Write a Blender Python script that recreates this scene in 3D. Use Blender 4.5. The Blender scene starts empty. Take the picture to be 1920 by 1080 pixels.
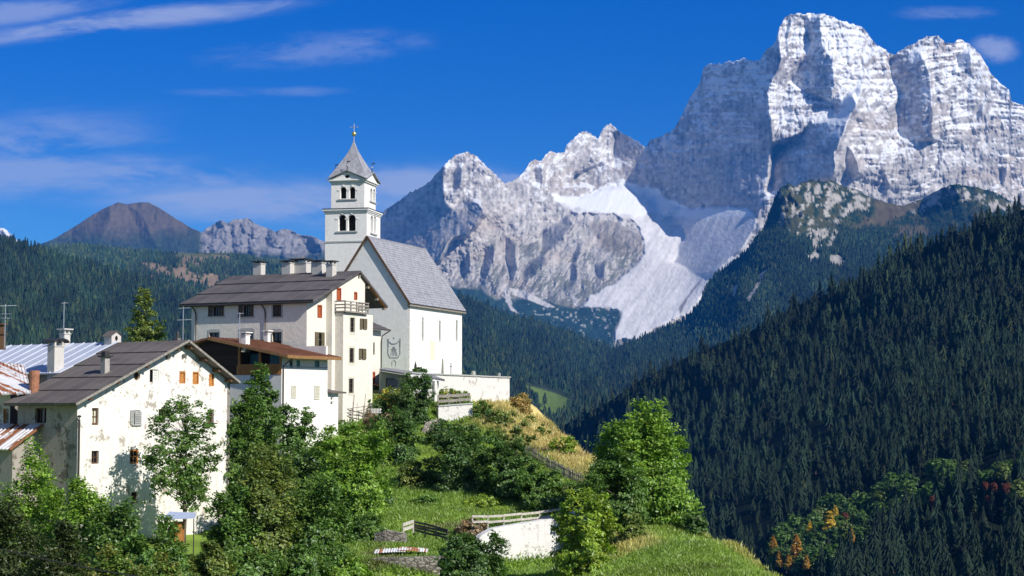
import bpy, bmesh, math, random
import numpy as np
from mathutils import Vector, Matrix, noise as mnoise

# ------------------------------------------------------------ camera, sky, sun
SC = bpy.context.scene
COL = SC.collection
R = math.radians
F = 3200.0                       # focal length in pixels of a 1920 wide frame
HOR = 765.0                      # eye level line
PITCH = math.atan((HOR - 540.0) / F)
cam_d = bpy.data.cameras.new('camera')
cam = bpy.data.objects.new('camera', cam_d)
COL.objects.link(cam)
cam_d.sensor_width = 36.0
cam_d.lens = F / 1920.0 * 36.0
cam_d.clip_start = 1.0
cam_d.clip_end = 60000.0
cam.location = (0, 0, 0)
cam.rotation_euler = (R(90) + PITCH, 0, 0)
SC.camera = cam

SUN_AZ, SUN_EL = 130.0, 36.5     # heading clockwise from +Y, elevation
sd = bpy.data.lights.new('sun', 'SUN')
sd.energy = 4.9
sd.angle = R(0.53)
sd.color = (1.0, 0.94, 0.84)
sun = bpy.data.objects.new('sun', sd)
COL.objects.link(sun)
sun.rotation_euler = (R(90 - SUN_EL), 0, R(180 - SUN_AZ))
# a sun lamp shines along its -Z; check: the light comes from heading SUN_AZ
SV = Vector((math.sin(R(SUN_AZ)) * math.cos(R(SUN_EL)), math.cos(R(SUN_AZ)) * math.cos(R(SUN_EL)), math.sin(R(SUN_EL))))
sun.rotation_euler = SV.to_track_quat('Z', 'Y').to_euler()

SC.view_settings.view_transform = 'Standard'
SC.view_settings.look = 'None'
SC.view_settings.exposure = 0.26
SC.view_settings.gamma = 1.0

SC.cycles.max_bounces = 5
SC.cycles.diffuse_bounces = 2
SC.cycles.glossy_bounces = 1
SC.cycles.transmission_bounces = 2
SC.cycles.volume_bounces = 0
SC.cycles.transparent_max_bounces = 6
SC.cycles.use_denoising = True
SC.cycles.caustics_reflective = False
SC.cycles.caustics_refractive = False


class NT:
    """tiny node-tree writer"""
    def __init__(self, tree):
        self.t = tree
        self.t.nodes.clear()

    def n(self, typ, inputs=None, **props):
        nd = self.t.nodes.new(typ)
        for k, v in props.items():
            setattr(nd, k, v)
        for k, v in (inputs or {}).items():
            self.put(nd, k, v)
        return nd

    def put(self, nd, k, v):
        sock = nd.inputs[k]
        if isinstance(v, tuple) and len(v) == 2 and hasattr(v[0], 'outputs'):
            self.t.links.new(v[0].outputs[v[1]], sock)
        elif hasattr(v, 'outputs'):
            self.t.links.new(v.outputs[0], sock)
        else:
            sock.default_value = v

    def math(self, op, a, b=0.0, c=0.0, clamp=False):
        nd = self.n('ShaderNodeMath', operation=op, use_clamp=clamp)
        self.put(nd, 0, a)
        self.put(nd, 1, b)
        self.put(nd, 2, c)
        return nd

    def mix(self, fac, a, b, blend='MIX'):
        nd = self.n('ShaderNodeMix', data_type='RGBA', blend_type=blend)
        self.put(nd, 0, fac)
        self.put(nd, 6, a if not (isinstance(a, tuple) and len(a) == 3) else (*a, 1))
        self.put(nd, 7, b if not (isinstance(b, tuple) and len(b) == 3) else (*b, 1))
        return (nd, 2)

    def ramp(self, fac, stops, interp='LINEAR'):
        nd = self.n('ShaderNodeValToRGB')
        self.put(nd, 0, fac)
        cr = nd.color_ramp
        cr.interpolation = interp
        while len(cr.elements) < len(stops):
            cr.elements.new(0.5)
        for e, (p, c) in zip(cr.elements, stops):
            e.position = p
            e.color = (c, c, c, 1) if isinstance(c, (int, float)) else (*c, 1)
        return nd

    def noise(self, vec, scale, detail=4.0, rough=0.55, dist=0.0, **k):
        i = {'Scale': scale, 'Detail': detail, 'Roughness': rough, 'Distortion': dist}
        if vec is not None:
            i['Vector'] = vec
        return self.n('ShaderNodeTexNoise', i, **k)


def ray(u, v):
    cx = (u - 960.0) / F
    cy = (540.0 - v) / F
    y = math.cos(PITCH) - cy * math.sin(PITCH)
    z = math.sin(PITCH) + cy * math.cos(PITCH)
    return Vector((cx / y, 1.0, z / y))


def at(u, v, Y):
    return ray(u, v) * Y


def at_np(u, v, Y):
    cx = (u - 960.0) / F
    cy = (540.0 - v) / F
    y = math.cos(PITCH) - cy * math.sin(PITCH)
    z = math.sin(PITCH) + cy * math.cos(PITCH)
    return np.stack([cx / y * Y, Y + 0 * u, z / y * Y], -1)


def proj(p):
    y = p[1] * math.cos(PITCH) + p[2] * math.sin(PITCH)
    z = -p[1] * math.sin(PITCH) + p[2] * math.cos(PITCH)
    return 960 + F * p[0] / y, 540 - F * z / y


# sky -----------------------------------------------------------------------
W = bpy.data.worlds.new('World')
SC.world = W
W.use_nodes = True
wt = NT(W.node_tree)
sky = wt.n('ShaderNodeTexSky', sky_type='NISHITA', sun_disc=False)
sky.sun_elevation = R(SUN_EL)
sky.sun_rotation = R(SUN_AZ)
sky.altitude = 2600
sky.air_density = 1.0
sky.dust_density = 0.15
sky.ozone_density = 5.0
tc = wt.n('ShaderNodeTexCoord')
sep = wt.n('ShaderNodeSeparateXYZ', {0: (tc, 'Generated')})
# tan-plane coordinates of the sky direction (world space): azimuth tangent and elevation tangent
az = wt.math('DIVIDE', (sep, 0), (sep, 1))
el = wt.math('DIVIDE', (sep, 2), (sep, 1))
cmb = wt.n('ShaderNodeCombineXYZ', {0: (az, 0), 1: (el, 0), 2: 0.0})


def sky_blob(u, v, su, sv, rot=0.0, seed=0.0, nscale=(9, 34), thr=(0.35, 0.75), k=1.0):
    """soft cloud mask: an ellipse of sky directions broken up by stretched noise"""
    r = ray(u, v)
    dx = wt.math('SUBTRACT', (az, 0), r.x)
    dy = wt.math('SUBTRACT', (el, 0), r.z)
    c, s = math.cos(rot), math.sin(rot)
    px = wt.math('ADD', wt.math('MULTIPLY', dx, c), wt.math('MULTIPLY', dy, -s))
    py = wt.math('ADD', wt.math('MULTIPLY', dx, s), wt.math('MULTIPLY', dy, c))
    ex = wt.math('DIVIDE', px, su / F)
    ey = wt.math('DIVIDE', py, sv / F)
    d2 = wt.math('ADD', wt.math('MULTIPLY', ex, ex), wt.math('MULTIPLY', ey, ey))
    fall = wt.math('EXPONENT', wt.math('MULTIPLY', d2, -1.0))
    vec = wt.n('ShaderNodeCombineXYZ', {0: wt.math('MULTIPLY', px, nscale[0]), 1: wt.math('MULTIPLY', py, nscale[1]), 2: seed})
    nz = wt.noise((vec, 0), 1.0, 8.0, 0.66, 0.25)
    body = wt.math('MULTIPLY', fall, wt.math('ADD', wt.math('MULTIPLY', (nz, 0), 3.2), -0.85))
    m = wt.n('ShaderNodeMapRange', {0: body, 1: thr[0] * 0.5, 2: thr[1], 3: 0.0, 4: k}, interpolation_type='SMOOTHSTEP')
    return (m, 0)


blobs = [
    sky_blob(210, 42, 330, 24, -0.11, 1.3, (9, 40), (0.2, 0.8), 0.62),
    sky_blob(20, 22, 180, 26, -0.10, 2.3, (9, 40), (0.2, 0.8), 0.5),
    sky_blob(610, 92, 210, 34, -0.08, 3.7, (22, 70), (0.25, 1.0), 0.30),
    sky_blob(500, 14, 90, 12, -0.28, 4.7, (14, 60), (0.3, 0.9), 0.34),
    sky_blob(60, 300, 270, 90, -0.05, 15.9, (11, 55), (0.15, 0.95), 0.5),
    sky_blob(240, 330, 260, 40, 0.05, 6.4, (14, 50), (0.1, 0.9), 0.5),
    sky_blob(520, 380, 300, 44, 0.02, 7.2, (7, 30), (0.0, 0.75), 0.6),
    sky_blob(780, 345, 150, 34, 0.02, 8.8, (7, 28), (0.0, 0.7), 0.62),
    sky_blob(770, 385, 120, 16, 0.02, 9.9, (9, 34), (0.2, 0.7), 0.45),
    sky_blob(500, 172, 180, 12, 0.0, 10.2, (14, 70), (0.35, 0.95), 0.22),
    sky_blob(1770, 24, 90, 16, 0.0, 11.4, (18, 50), (0.3, 0.9), 0.34),
    sky_blob(1862, 90, 46, 26, 0.1, 12.5, (26, 40), (0.25, 0.8), 0.62),
    sky_blob(960, 335, 60, 12, 0.0, 13.5, (26, 40), (0.25, 0.8), 0.45),
]
acc = blobs[0]
for b in blobs[1:]:
    acc = (wt.math('MAXIMUM', acc, b), 0)
deep = wt.n('ShaderNodeGamma', {0: (sky, 0), 1: 1.0})
hz = wt.n('ShaderNodeMapRange', {0: (sep, 2), 1: -0.02, 2: 0.30, 3: 0.0, 4: 1.0}, interpolation_type='SMOOTHERSTEP')
tcol = wt.mix((hz, 0), (0.42, 0.80, 1.02), (0.01, 0.40, 1.02))
front = wt.n('ShaderNodeMapRange', {0: (sep, 1), 1: 0.15, 2: 0.75, 3: 0.0, 4: 1.0}, interpolation_type='SMOOTHSTEP')
tcol = wt.mix((front, 0), (0.60, 0.72, 0.92), tcol)
tint = wt.mix(1.0, (deep, 0), tcol, 'MULTIPLY')
# unseen broken white cloud added for neutral fill, away from the clear northern part
cn = wt.noise((tc, 'Generated'), 3.0, 6.0, 0.6)
ccov = wt.math('MULTIPLY', wt.n('ShaderNodeMapRange', {0: (cn, 0), 1: 0.42, 2: 0.62, 3: 0.0, 4: 0.45}), wt.math('SUBTRACT', 1.0, (front, 0)))
tint = wt.mix((ccov, 0), tint, (3.0, 3.6, 4.9))
cl = wt.mix(acc, tint, (5.6, 5.9, 7.4))
bg = wt.n('ShaderNodeBackground', {0: cl, 1: 0.1})
wo = wt.n('ShaderNodeOutputWorld', {0: (bg, 0)})


# generic helpers -------------------------------------------------------------
def tag(o, label=None, cat=None, group=None, kind=None):
    if label: o['label'] = label
    if cat: o['category'] = cat
    if group: o['group'] = group
    if kind: o['kind'] = kind
    return o


def np_mesh(name, verts, faces4=None, faces3=None, colors=None, mat=None, smooth=False, mat_idx=None):
    """fast mesh from numpy arrays; returns mesh data"""
    me = bpy.data.meshes.new(name)
    verts = np.ascontiguousarray(verts, dtype=np.float32)
    loops, starts, nl = [], [], 0
    if faces4 is not None and len(faces4):
        f = np.ascontiguousarray(faces4, dtype=np.int32)
        loops.append(f.ravel())
        starts.append(np.arange(len(f), dtype=np.int32) * 4)
        nl += len(f) * 4
    if faces3 is not None and len(faces3):
        f = np.ascontiguousarray(faces3, dtype=np.int32)
        loops.append(f.ravel())
        starts.append(np.arange(len(f), dtype=np.int32) * 3 + nl)
        nl += len(f) * 3
    loops = np.concatenate(loops)
    starts = np.concatenate(starts)
    me.vertices.add(len(verts))
    me.vertices.foreach_set('co', verts.ravel())
    me.loops.add(len(loops))
    me.loops.foreach_set('vertex_index', loops)
    me.polygons.add(len(starts))
    me.polygons.foreach_set('loop_start', starts)
    if mat_idx is not None:
        me.polygons.foreach_set('material_index', np.ascontiguousarray(mat_idx, dtype=np.int32))
    me.polygons.foreach_set('use_smooth', np.full(len(starts), bool(smooth)))
    me.update(calc_edges=True)
    if colors is not None:
        at_ = me.color_attributes.new('albedo', 'FLOAT_COLOR', 'POINT')
        c = np.ones((len(verts), 4), dtype=np.float32)
        c[:, :3] = colors
        at_.data.foreach_set('color', c.ravel())
    for m in (mat if isinstance(mat, (list, tuple)) else [mat]):
        if m: me.materials.append(m)
    return me


def link(name, me, parent=None, loc=None):
    o = bpy.data.objects.new(name, me)
    COL.objects.link(o)
    if parent: o.parent = parent
    if loc is not None: o.location = loc
    return o


def hash2(ix, iy, seed):
    h = (ix.astype(np.int64) * 374761393 + iy.astype(np.int64) * 668265263 + seed * 1442695041) & 0xffffffff
    h = ((h ^ (h >> 13)) * 1274126177) & 0xffffffff
    h = (h ^ (h >> 16)) & 0xffffffff
    return h.astype(np.float64) / 4294967295.0


def vnoise(x, y, seed=0):
    """smooth gradient-free value noise in -1..1"""
    ix, iy = np.floor(x), np.floor(y)
    fx, fy = x - ix, y - iy
    fx = fx * fx * fx * (fx * (fx * 6 - 15) + 10)
    fy = fy * fy * fy * (fy * (fy * 6 - 15) + 10)
    a, b = hash2(ix, iy, seed), hash2(ix + 1, iy, seed)
    c, d = hash2(ix, iy + 1, seed), hash2(ix + 1, iy + 1, seed)
    return ((a * (1 - fx) + b * fx) * (1 - fy) + (c * (1 - fx) + d * fx) * fy) * 2 - 1


def fbm(x, y, seed=0, octv=4, gain=0.5, ridged=False):
    s, amp, tot = 0, 1.0, 0.0
    for k in range(octv):
        n = vnoise(x * 2 ** k + 17.3 * k, y * 2 ** k - 9.1 * k, seed + k * 7)
        if ridged: n = 1 - 2 * np.abs(n)
        s = s + n * amp
        tot += amp
        amp *= gain
    return s / tot


def inpoly(U, V, poly):
    inside = np.zeros(U.shape, bool)
    n = len(poly)
    for i in range(n):
        x1, y1 = poly[i]
        x2, y2 = poly[(i + 1) % n]
        if y1 == y2: continue
        c = ((y1 > V) != (y2 > V)) & (U < (x2 - x1) * (V - y1) / (y2 - y1) + x1)
        inside ^= c
    return inside


def blur(a, n):
    for _ in range(n):
        p = np.pad(a, 1, mode='edge')
        a = (p[1:-1, 1:-1] * 2 + p[:-2, 1:-1] + p[2:, 1:-1] + p[1:-1, :-2] + p[1:-1, 2:]) / 6.0
    return a


def rbf(pts, vals):
    """thin linear interpolation of scattered (u, v) -> value"""
    P = np.array(pts, float) / 100.0
    n = len(P)
    A = np.zeros((n + 3, n + 3))
    A[:n, :n] = np.sqrt(((P[:, None] - P[None]) ** 2).sum(-1))
    A[:n, n] = 1
    A[n, :n] = 1
    A[:n, n + 1:] = P
    A[n + 1:, :n] = P.T
    w = np.linalg.solve(A, np.concatenate([np.array(vals, float), np.zeros(3)]))
    def f(u, v):
        u = np.asarray(u, float) / 100.0
        v = np.asarray(v, float) / 100.0
        s = w[n] + w[n + 1] * u + w[n + 2] * v
        for i in range(n):
            s = s + w[i] * np.sqrt((u - P[i, 0]) ** 2 + (v - P[i, 1]) ** 2)
        return s
    return f


def bilin(G, u, v, u0, v0, st):
    x = np.clip((u - u0) / st, 0, G.shape[1] - 1.001)
    y = np.clip((v - v0) / st, 0, G.shape[0] - 1.001)
    i, j = x.astype(int), y.astype(int)
    fx, fy = x - i, y - j
    return (G[j, i] * (1 - fx) + G[j, i + 1] * fx) * (1 - fy) + (G[j + 1, i] * (1 - fx) + G[j + 1, i + 1] * fx) * fy


def sil(pts, u, seed=0, jag=0.0, freq=0.12):
    p = np.array(pts, float)
    y = np.interp(u, p[:, 0], p[:, 1])
    if jag:
        y = y - jag * np.abs(fbm(u * freq, u * 0, seed, 3)) + jag * 0.3
    return y


def mat_new(name):
    m = bpy.data.materials.new(name)
    m.use_nodes = True
    return m, NT(m.node_tree)


def mat_attr(name, rough=0.9, bump=None, spec=0.2, trans=0.0, var=0.0):
    m, t = mat_new(name)
    a = t.n('ShaderNodeAttribute', attribute_name='albedo')
    b = t.n('ShaderNodeBsdfPrincipled', {'Base Color': (a, 0), 'Roughness': rough, 'Specular IOR Level': spec})
    t.n('ShaderNodeOutputMaterial', {0: (b, 0)})
    return m
# ------------------------------------------------------------ far mountains
M_ROCK = mat_attr('mountain_rock', 0.95, spec=0.1)


def poisson(gu, gv):
    """surface whose gradient is closest to (gu, gv): Neumann Poisson solve by mirrored FFT"""
    h, w = gu.shape
    div = np.zeros_like(gu)
    gxm = 0.5 * (gu[:, :-1] + gu[:, 1:])
    gym = 0.5 * (gv[:-1] + gv[1:])
    div[:, :-1] += gxm
    div[:, 1:] -= gxm
    div[:-1] += gym
    div[1:] -= gym
    d = np.block([[div, div[:, ::-1]], [div[::-1], div[::-1, ::-1]]])
    fd = np.fft.fft2(d)
    ky = 2 * np.cos(2 * np.pi * np.fft.fftfreq(2 * h)) - 2
    kx = 2 * np.cos(2 * np.pi * np.fft.fftfreq(2 * w)) - 2
    den = ky[:, None] + kx[None]
    den[0, 0] = 1
    r = np.real(np.fft.ifft2(fd / den))[:h, :w]
    return r - r.mean()


def wpoisson(gu, gv, wt_, iters=40):
    """weighted version: creases and steps are free where the weight is small (PCG with the mirrored FFT as preconditioner)"""
    h, w = gu.shape
    wx = 0.5 * (wt_[:, :-1] + wt_[:, 1:]); wy = 0.5 * (wt_[:-1] + wt_[1:])
    gx = 0.5 * (gu[:, :-1] + gu[:, 1:]); gy = 0.5 * (gv[:-1] + gv[1:])
    ky = 2 - 2 * np.cos(2 * np.pi * np.fft.fftfreq(2 * h)); kx = 2 - 2 * np.cos(2 * np.pi * np.fft.rfftfreq(2 * w))
    den = ky[:, None] + kx[None]; den[0, 0] = 1

    def adj(fx, fy):
        o = np.zeros((h, w)); o[:, :-1] -= fx; o[:, 1:] += fx; o[:-1] -= fy; o[1:] += fy
        return o

    def A(x): return adj(wx * (x[:, 1:] - x[:, :-1]), wy * (x[1:] - x[:-1]))

    def Mi(r):
        d = np.block([[r, r[:, ::-1]], [r[::-1], r[::-1, ::-1]]])
        z = np.fft.irfft2(np.fft.rfft2(d) / den, s=d.shape)[:h, :w]
        return z - z.mean()
    b = adj(wx * gx, wy * gy)
    x = np.zeros((h, w)); r = b - A(x); z = Mi(r); p = z; rz = (r * z).sum()
    for _ in range(iters):
        Ap = A(p); al = rz / ((p * Ap).sum() + 1e-30)
        x = x + al * p; r = r - al * Ap
        z = Mi(r); rz2 = (r * z).sum(); p = z + rz2 / rz * p; rz = rz2
    return x - x.mean()


def relief(name, u0, u1, v0, v1, st, crest, D0, build, mat, back=1500.0, rows=None):
    """mountain mesh: real depth for every direction, integrated from slopes, with a back side behind the crest"""
    us = np.arange(u0, u1 + st, st)
    vs = np.arange(v0, v1 + st, st)
    U, V = np.meshgrid(us, vs)
    a, b, extra, colfn = build(U, V)
    e = np.abs(np.gradient(blur(a, 2), axis=0)) + np.abs(np.gradient(blur(a, 2), axis=1)) * 0.6
    wt_ = 1.0 / (1.0 + 60 * np.clip(e - 0.03, 0, 1)) + 0.03
    wt_ = np.where(V < crest(us)[None] - 3, 0.02, wt_)
    lam = wpoisson(a / F * st, -b / F * st, wt_)
    lam = lam + extra / 7600.0
    # columns from the crest down
    top = crest(us)
    n = rows or int((v1 - top.min()) / st)
    T = np.linspace(0, 1, n)
    VV = top[None, :] + (v1 - top[None, :]) * T[:, None]
    UU = np.repeat(us[None], n, 0)
    L = bilin(lam, UU, VV, u0, v0, st)
    D = D0 * np.exp(L)
    P = at_np(UU, VV, D)
    # normals for the albedo function
    du = np.gradient(P, axis=1)
    dv = np.gradient(P, axis=0)
    N = np.cross(du, dv)
    N /= np.linalg.norm(N, axis=-1, keepdims=True) + 1e-9
    N *= np.sign((N * -P).sum(-1, keepdims=True))
    C = colfn(UU, VV, N, P)
    # back side
    bk = []
    for s, dz in ((0.15, 0.10), (0.45, 0.55), (1.0, 1.3)):
        q = P[0].copy()
        q[:, 1] += back * s
        q[:, 0] *= 1 + back * s / D0
        q[:, 2] -= back * dz * 0.8
        bk.append(q)
    P = np.concatenate([np.stack(bk[::-1]), P], 0)
    C = np.concatenate([np.repeat(C[:1], 3, 0), C], 0)
    h, w = P.shape[:2]
    idx = np.arange(h * w).reshape(h, w)
    f = np.stack([idx[:-1, :-1], idx[1:, :-1], idx[1:, 1:], idx[:-1, 1:]], -1).reshape(-1, 4)
    me = np_mesh(name, P.reshape(-1, 3), f, colors=C.reshape(-1, 3), mat=mat, smooth=True)
    o = link(name, me)
    tag(o, kind='structure')
    return o, (lam, u0, v0, st, D0)


PELMO = [(640, 470), (690, 432), (715, 402), (722, 392), (740, 382), (762, 365), (785, 352), (800, 345), (820, 325), (832, 310), (843, 298), (855, 290),
         (868, 285), (880, 286), (893, 294), (905, 305), (920, 318), (935, 335), (948, 345), (957, 340), (966, 336), (975, 330), (985, 318), (993, 304),
         (1003, 298), (1015, 303), (1023, 290), (1030, 284), (1045, 286), (1058, 285), (1063, 270), (1072, 262), (1083, 252), (1092, 247), (1098, 245),
         (1105, 251), (1114, 256), (1122, 260), (1128, 245), (1135, 236), (1142, 232), (1150, 236), (1160, 246), (1175, 253), (1190, 262), (1200, 268),
         (1210, 275), (1220, 262), (1240, 255), (1254, 249), (1264, 241), (1281, 210), (1293, 183), (1314, 152), (1318, 128), (1326, 120), (1355, 119),
         (1367, 113), (1374, 117), (1382, 112), (1398, 110), (1409, 115), (1425, 111), (1433, 97), (1448, 84), (1456, 74), (1462, 51), (1472, 33),
         (1487, 26), (1542, 26), (1565, 33), (1588, 43), (1612, 49), (1627, 62), (1639, 80), (1654, 91), (1666, 99), (1678, 101), (1697, 89), (1724, 76),
         (1740, 68), (1759, 66), (1771, 80), (1787, 80), (1802, 72), (1818, 84), (1829, 91), (1845, 113), (1857, 136), (1876, 156), (1892, 167),
         (1896, 189), (1920, 198), (1960, 215), (2100, 300)]
# faces turned away from the sun (they look left): each with its steepness
DARK = [
    (1.7, [(690, 410), (765, 363), (800, 348), (828, 312), (832, 350), (838, 378), (851, 388), (880, 372), (908, 378), (909, 400), (895, 415), (870, 440),
           (850, 445), (840, 455), (832, 480), (818, 492), (790, 510), (680, 510)]),
    (1.5, [(843, 322), (868, 306), (872, 330), (868, 355), (850, 362)]),
    (1.6, [(948, 440), (965, 448), (970, 500), (955, 522), (943, 490)]),
    (1.6, [(1018, 433), (1072, 405), (1080, 420), (1052, 452), (1025, 467), (1010, 475)]),
    (1.5, [(975, 507), (1015, 473), (1030, 490), (1000, 522), (983, 527)]),
    (1.5, [(1084, 462), (1096, 453), (1087, 490), (1080, 520), (1068, 535), (1066, 510)]),
    (1.4, [(1112, 497), (1140, 488), (1130, 522), (1113, 522)]),
    (1.4, [(905, 470), (925, 450), (930, 480), (915, 520), (900, 530)]),
    (1.4, [(862, 500), (885, 470), (890, 500), (870, 525)]),
    (1.4, [(991, 315), (1020, 312), (1022, 335), (1015, 352), (998, 347)]),
    (1.3, [(1030, 330), (1040, 320), (1038, 355), (1028, 360)]),
    (1.6, [(1073, 320), (1115, 314), (1147, 308), (1150, 290), (1147, 245), (1165, 240), (1210, 265), (1231, 252), (1264, 231), (1281, 200), (1314, 142),
           (1320, 112), (1400, 105), (1433, 87), (1462, 60), (1468, 109), (1452, 144), (1435, 171), (1440, 195), (1448, 233), (1448, 272), (1475, 264),
           (1503, 249), (1530, 229), (1569, 218), (1573, 202), (1604, 167), (1620, 163), (1608, 206), (1592, 241), (1584, 264), (1569, 295), (1557, 334),
           (1472, 350), (1429, 373), (1413, 420), (1350, 400), (1290, 392), (1240, 380), (1200, 362), (1130, 350), (1100, 345), (1070, 345)]),
    (2.7, [(1446, 274), (1475, 264), (1503, 249), (1530, 229), (1569, 216), (1602, 172), (1612, 190), (1600, 225), (1584, 264), (1569, 295), (1557, 338), (1472, 352), (1440, 356)]),
    (1.15, [(1541, 28), (1536, 75), (1545, 90), (1572, 100), (1566, 170), (1560, 195), (1530, 180), (1500, 170), (1483, 150), (1500, 120), (1520, 80), (1500, 30)]),
    (1.1, [(1666, 109), (1724, 93), (1740, 117), (1752, 163), (1756, 264), (1697, 268), (1682, 249), (1682, 202), (1686, 175), (1674, 155)]),
    (1.2, [(1790, 97), (1826, 93), (1822, 132), (1795, 128)]),
    (1.6, [(1822, 220), (1841, 187), (1857, 163), (1843, 212)]),
    (1.5, [(1868, 322), (1892, 303), (1880, 352)]),
    (1.5, [(1655, 323), (1672, 350), (1655, 375)]),
    (1.4, [(1588, 264), (1607, 290), (1617, 325), (1600, 332), (1583, 305)]),
    (1.5, [(1470, 60), (1478, 40), (1484, 100), (1474, 112)]),
    (1.5, [(1202, 379), (1228, 398), (1278, 399), (1224, 413), (1284, 426), (1290, 445), (1272, 464), (1275, 479), (1250, 495), (1290, 501), (1312, 514),
           (1341, 511), (1375, 489), (1400, 464), (1432, 426), (1410, 405), (1350, 392), (1290, 384), (1230, 372)]),
]
SCREE = [(1040, 372), (1060, 366), (1085, 372), (1110, 365), (1140, 350), (1170, 345), (1200, 350), (1228, 358), (1260, 385), (1300, 395), (1345, 392),
         (1400, 390), (1418, 410), (1400, 470), (1375, 500), (1335, 530), (1318, 560), (1300, 585), (1240, 610), (1190, 640), (1150, 640), (1162, 600),
         (1165, 580), (1085, 578), (1110, 555), (1170, 520), (1210, 480), (1208, 440), (1180, 410), (1130, 400), (1060, 395)]
SNOW_BASIN = [(1030, 368), (1060, 364), (1085, 370), (1110, 362), (1140, 344), (1172, 340), (1200, 346), (1232, 356), (1262, 382), (1300, 392), (1345, 390),
              (1400, 386), (1415, 402), (1330, 412), (1240, 404), (1228, 401), (1190, 404), (1130, 396), (1080, 392)]
VEG = [(620, 540), (820, 535), (850, 540), (900, 545), (935, 560), (990, 558), (1040, 570), (1085, 578), (1165, 582), (1162, 600), (1150, 640), (1150, 700), (620, 700)]


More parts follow.
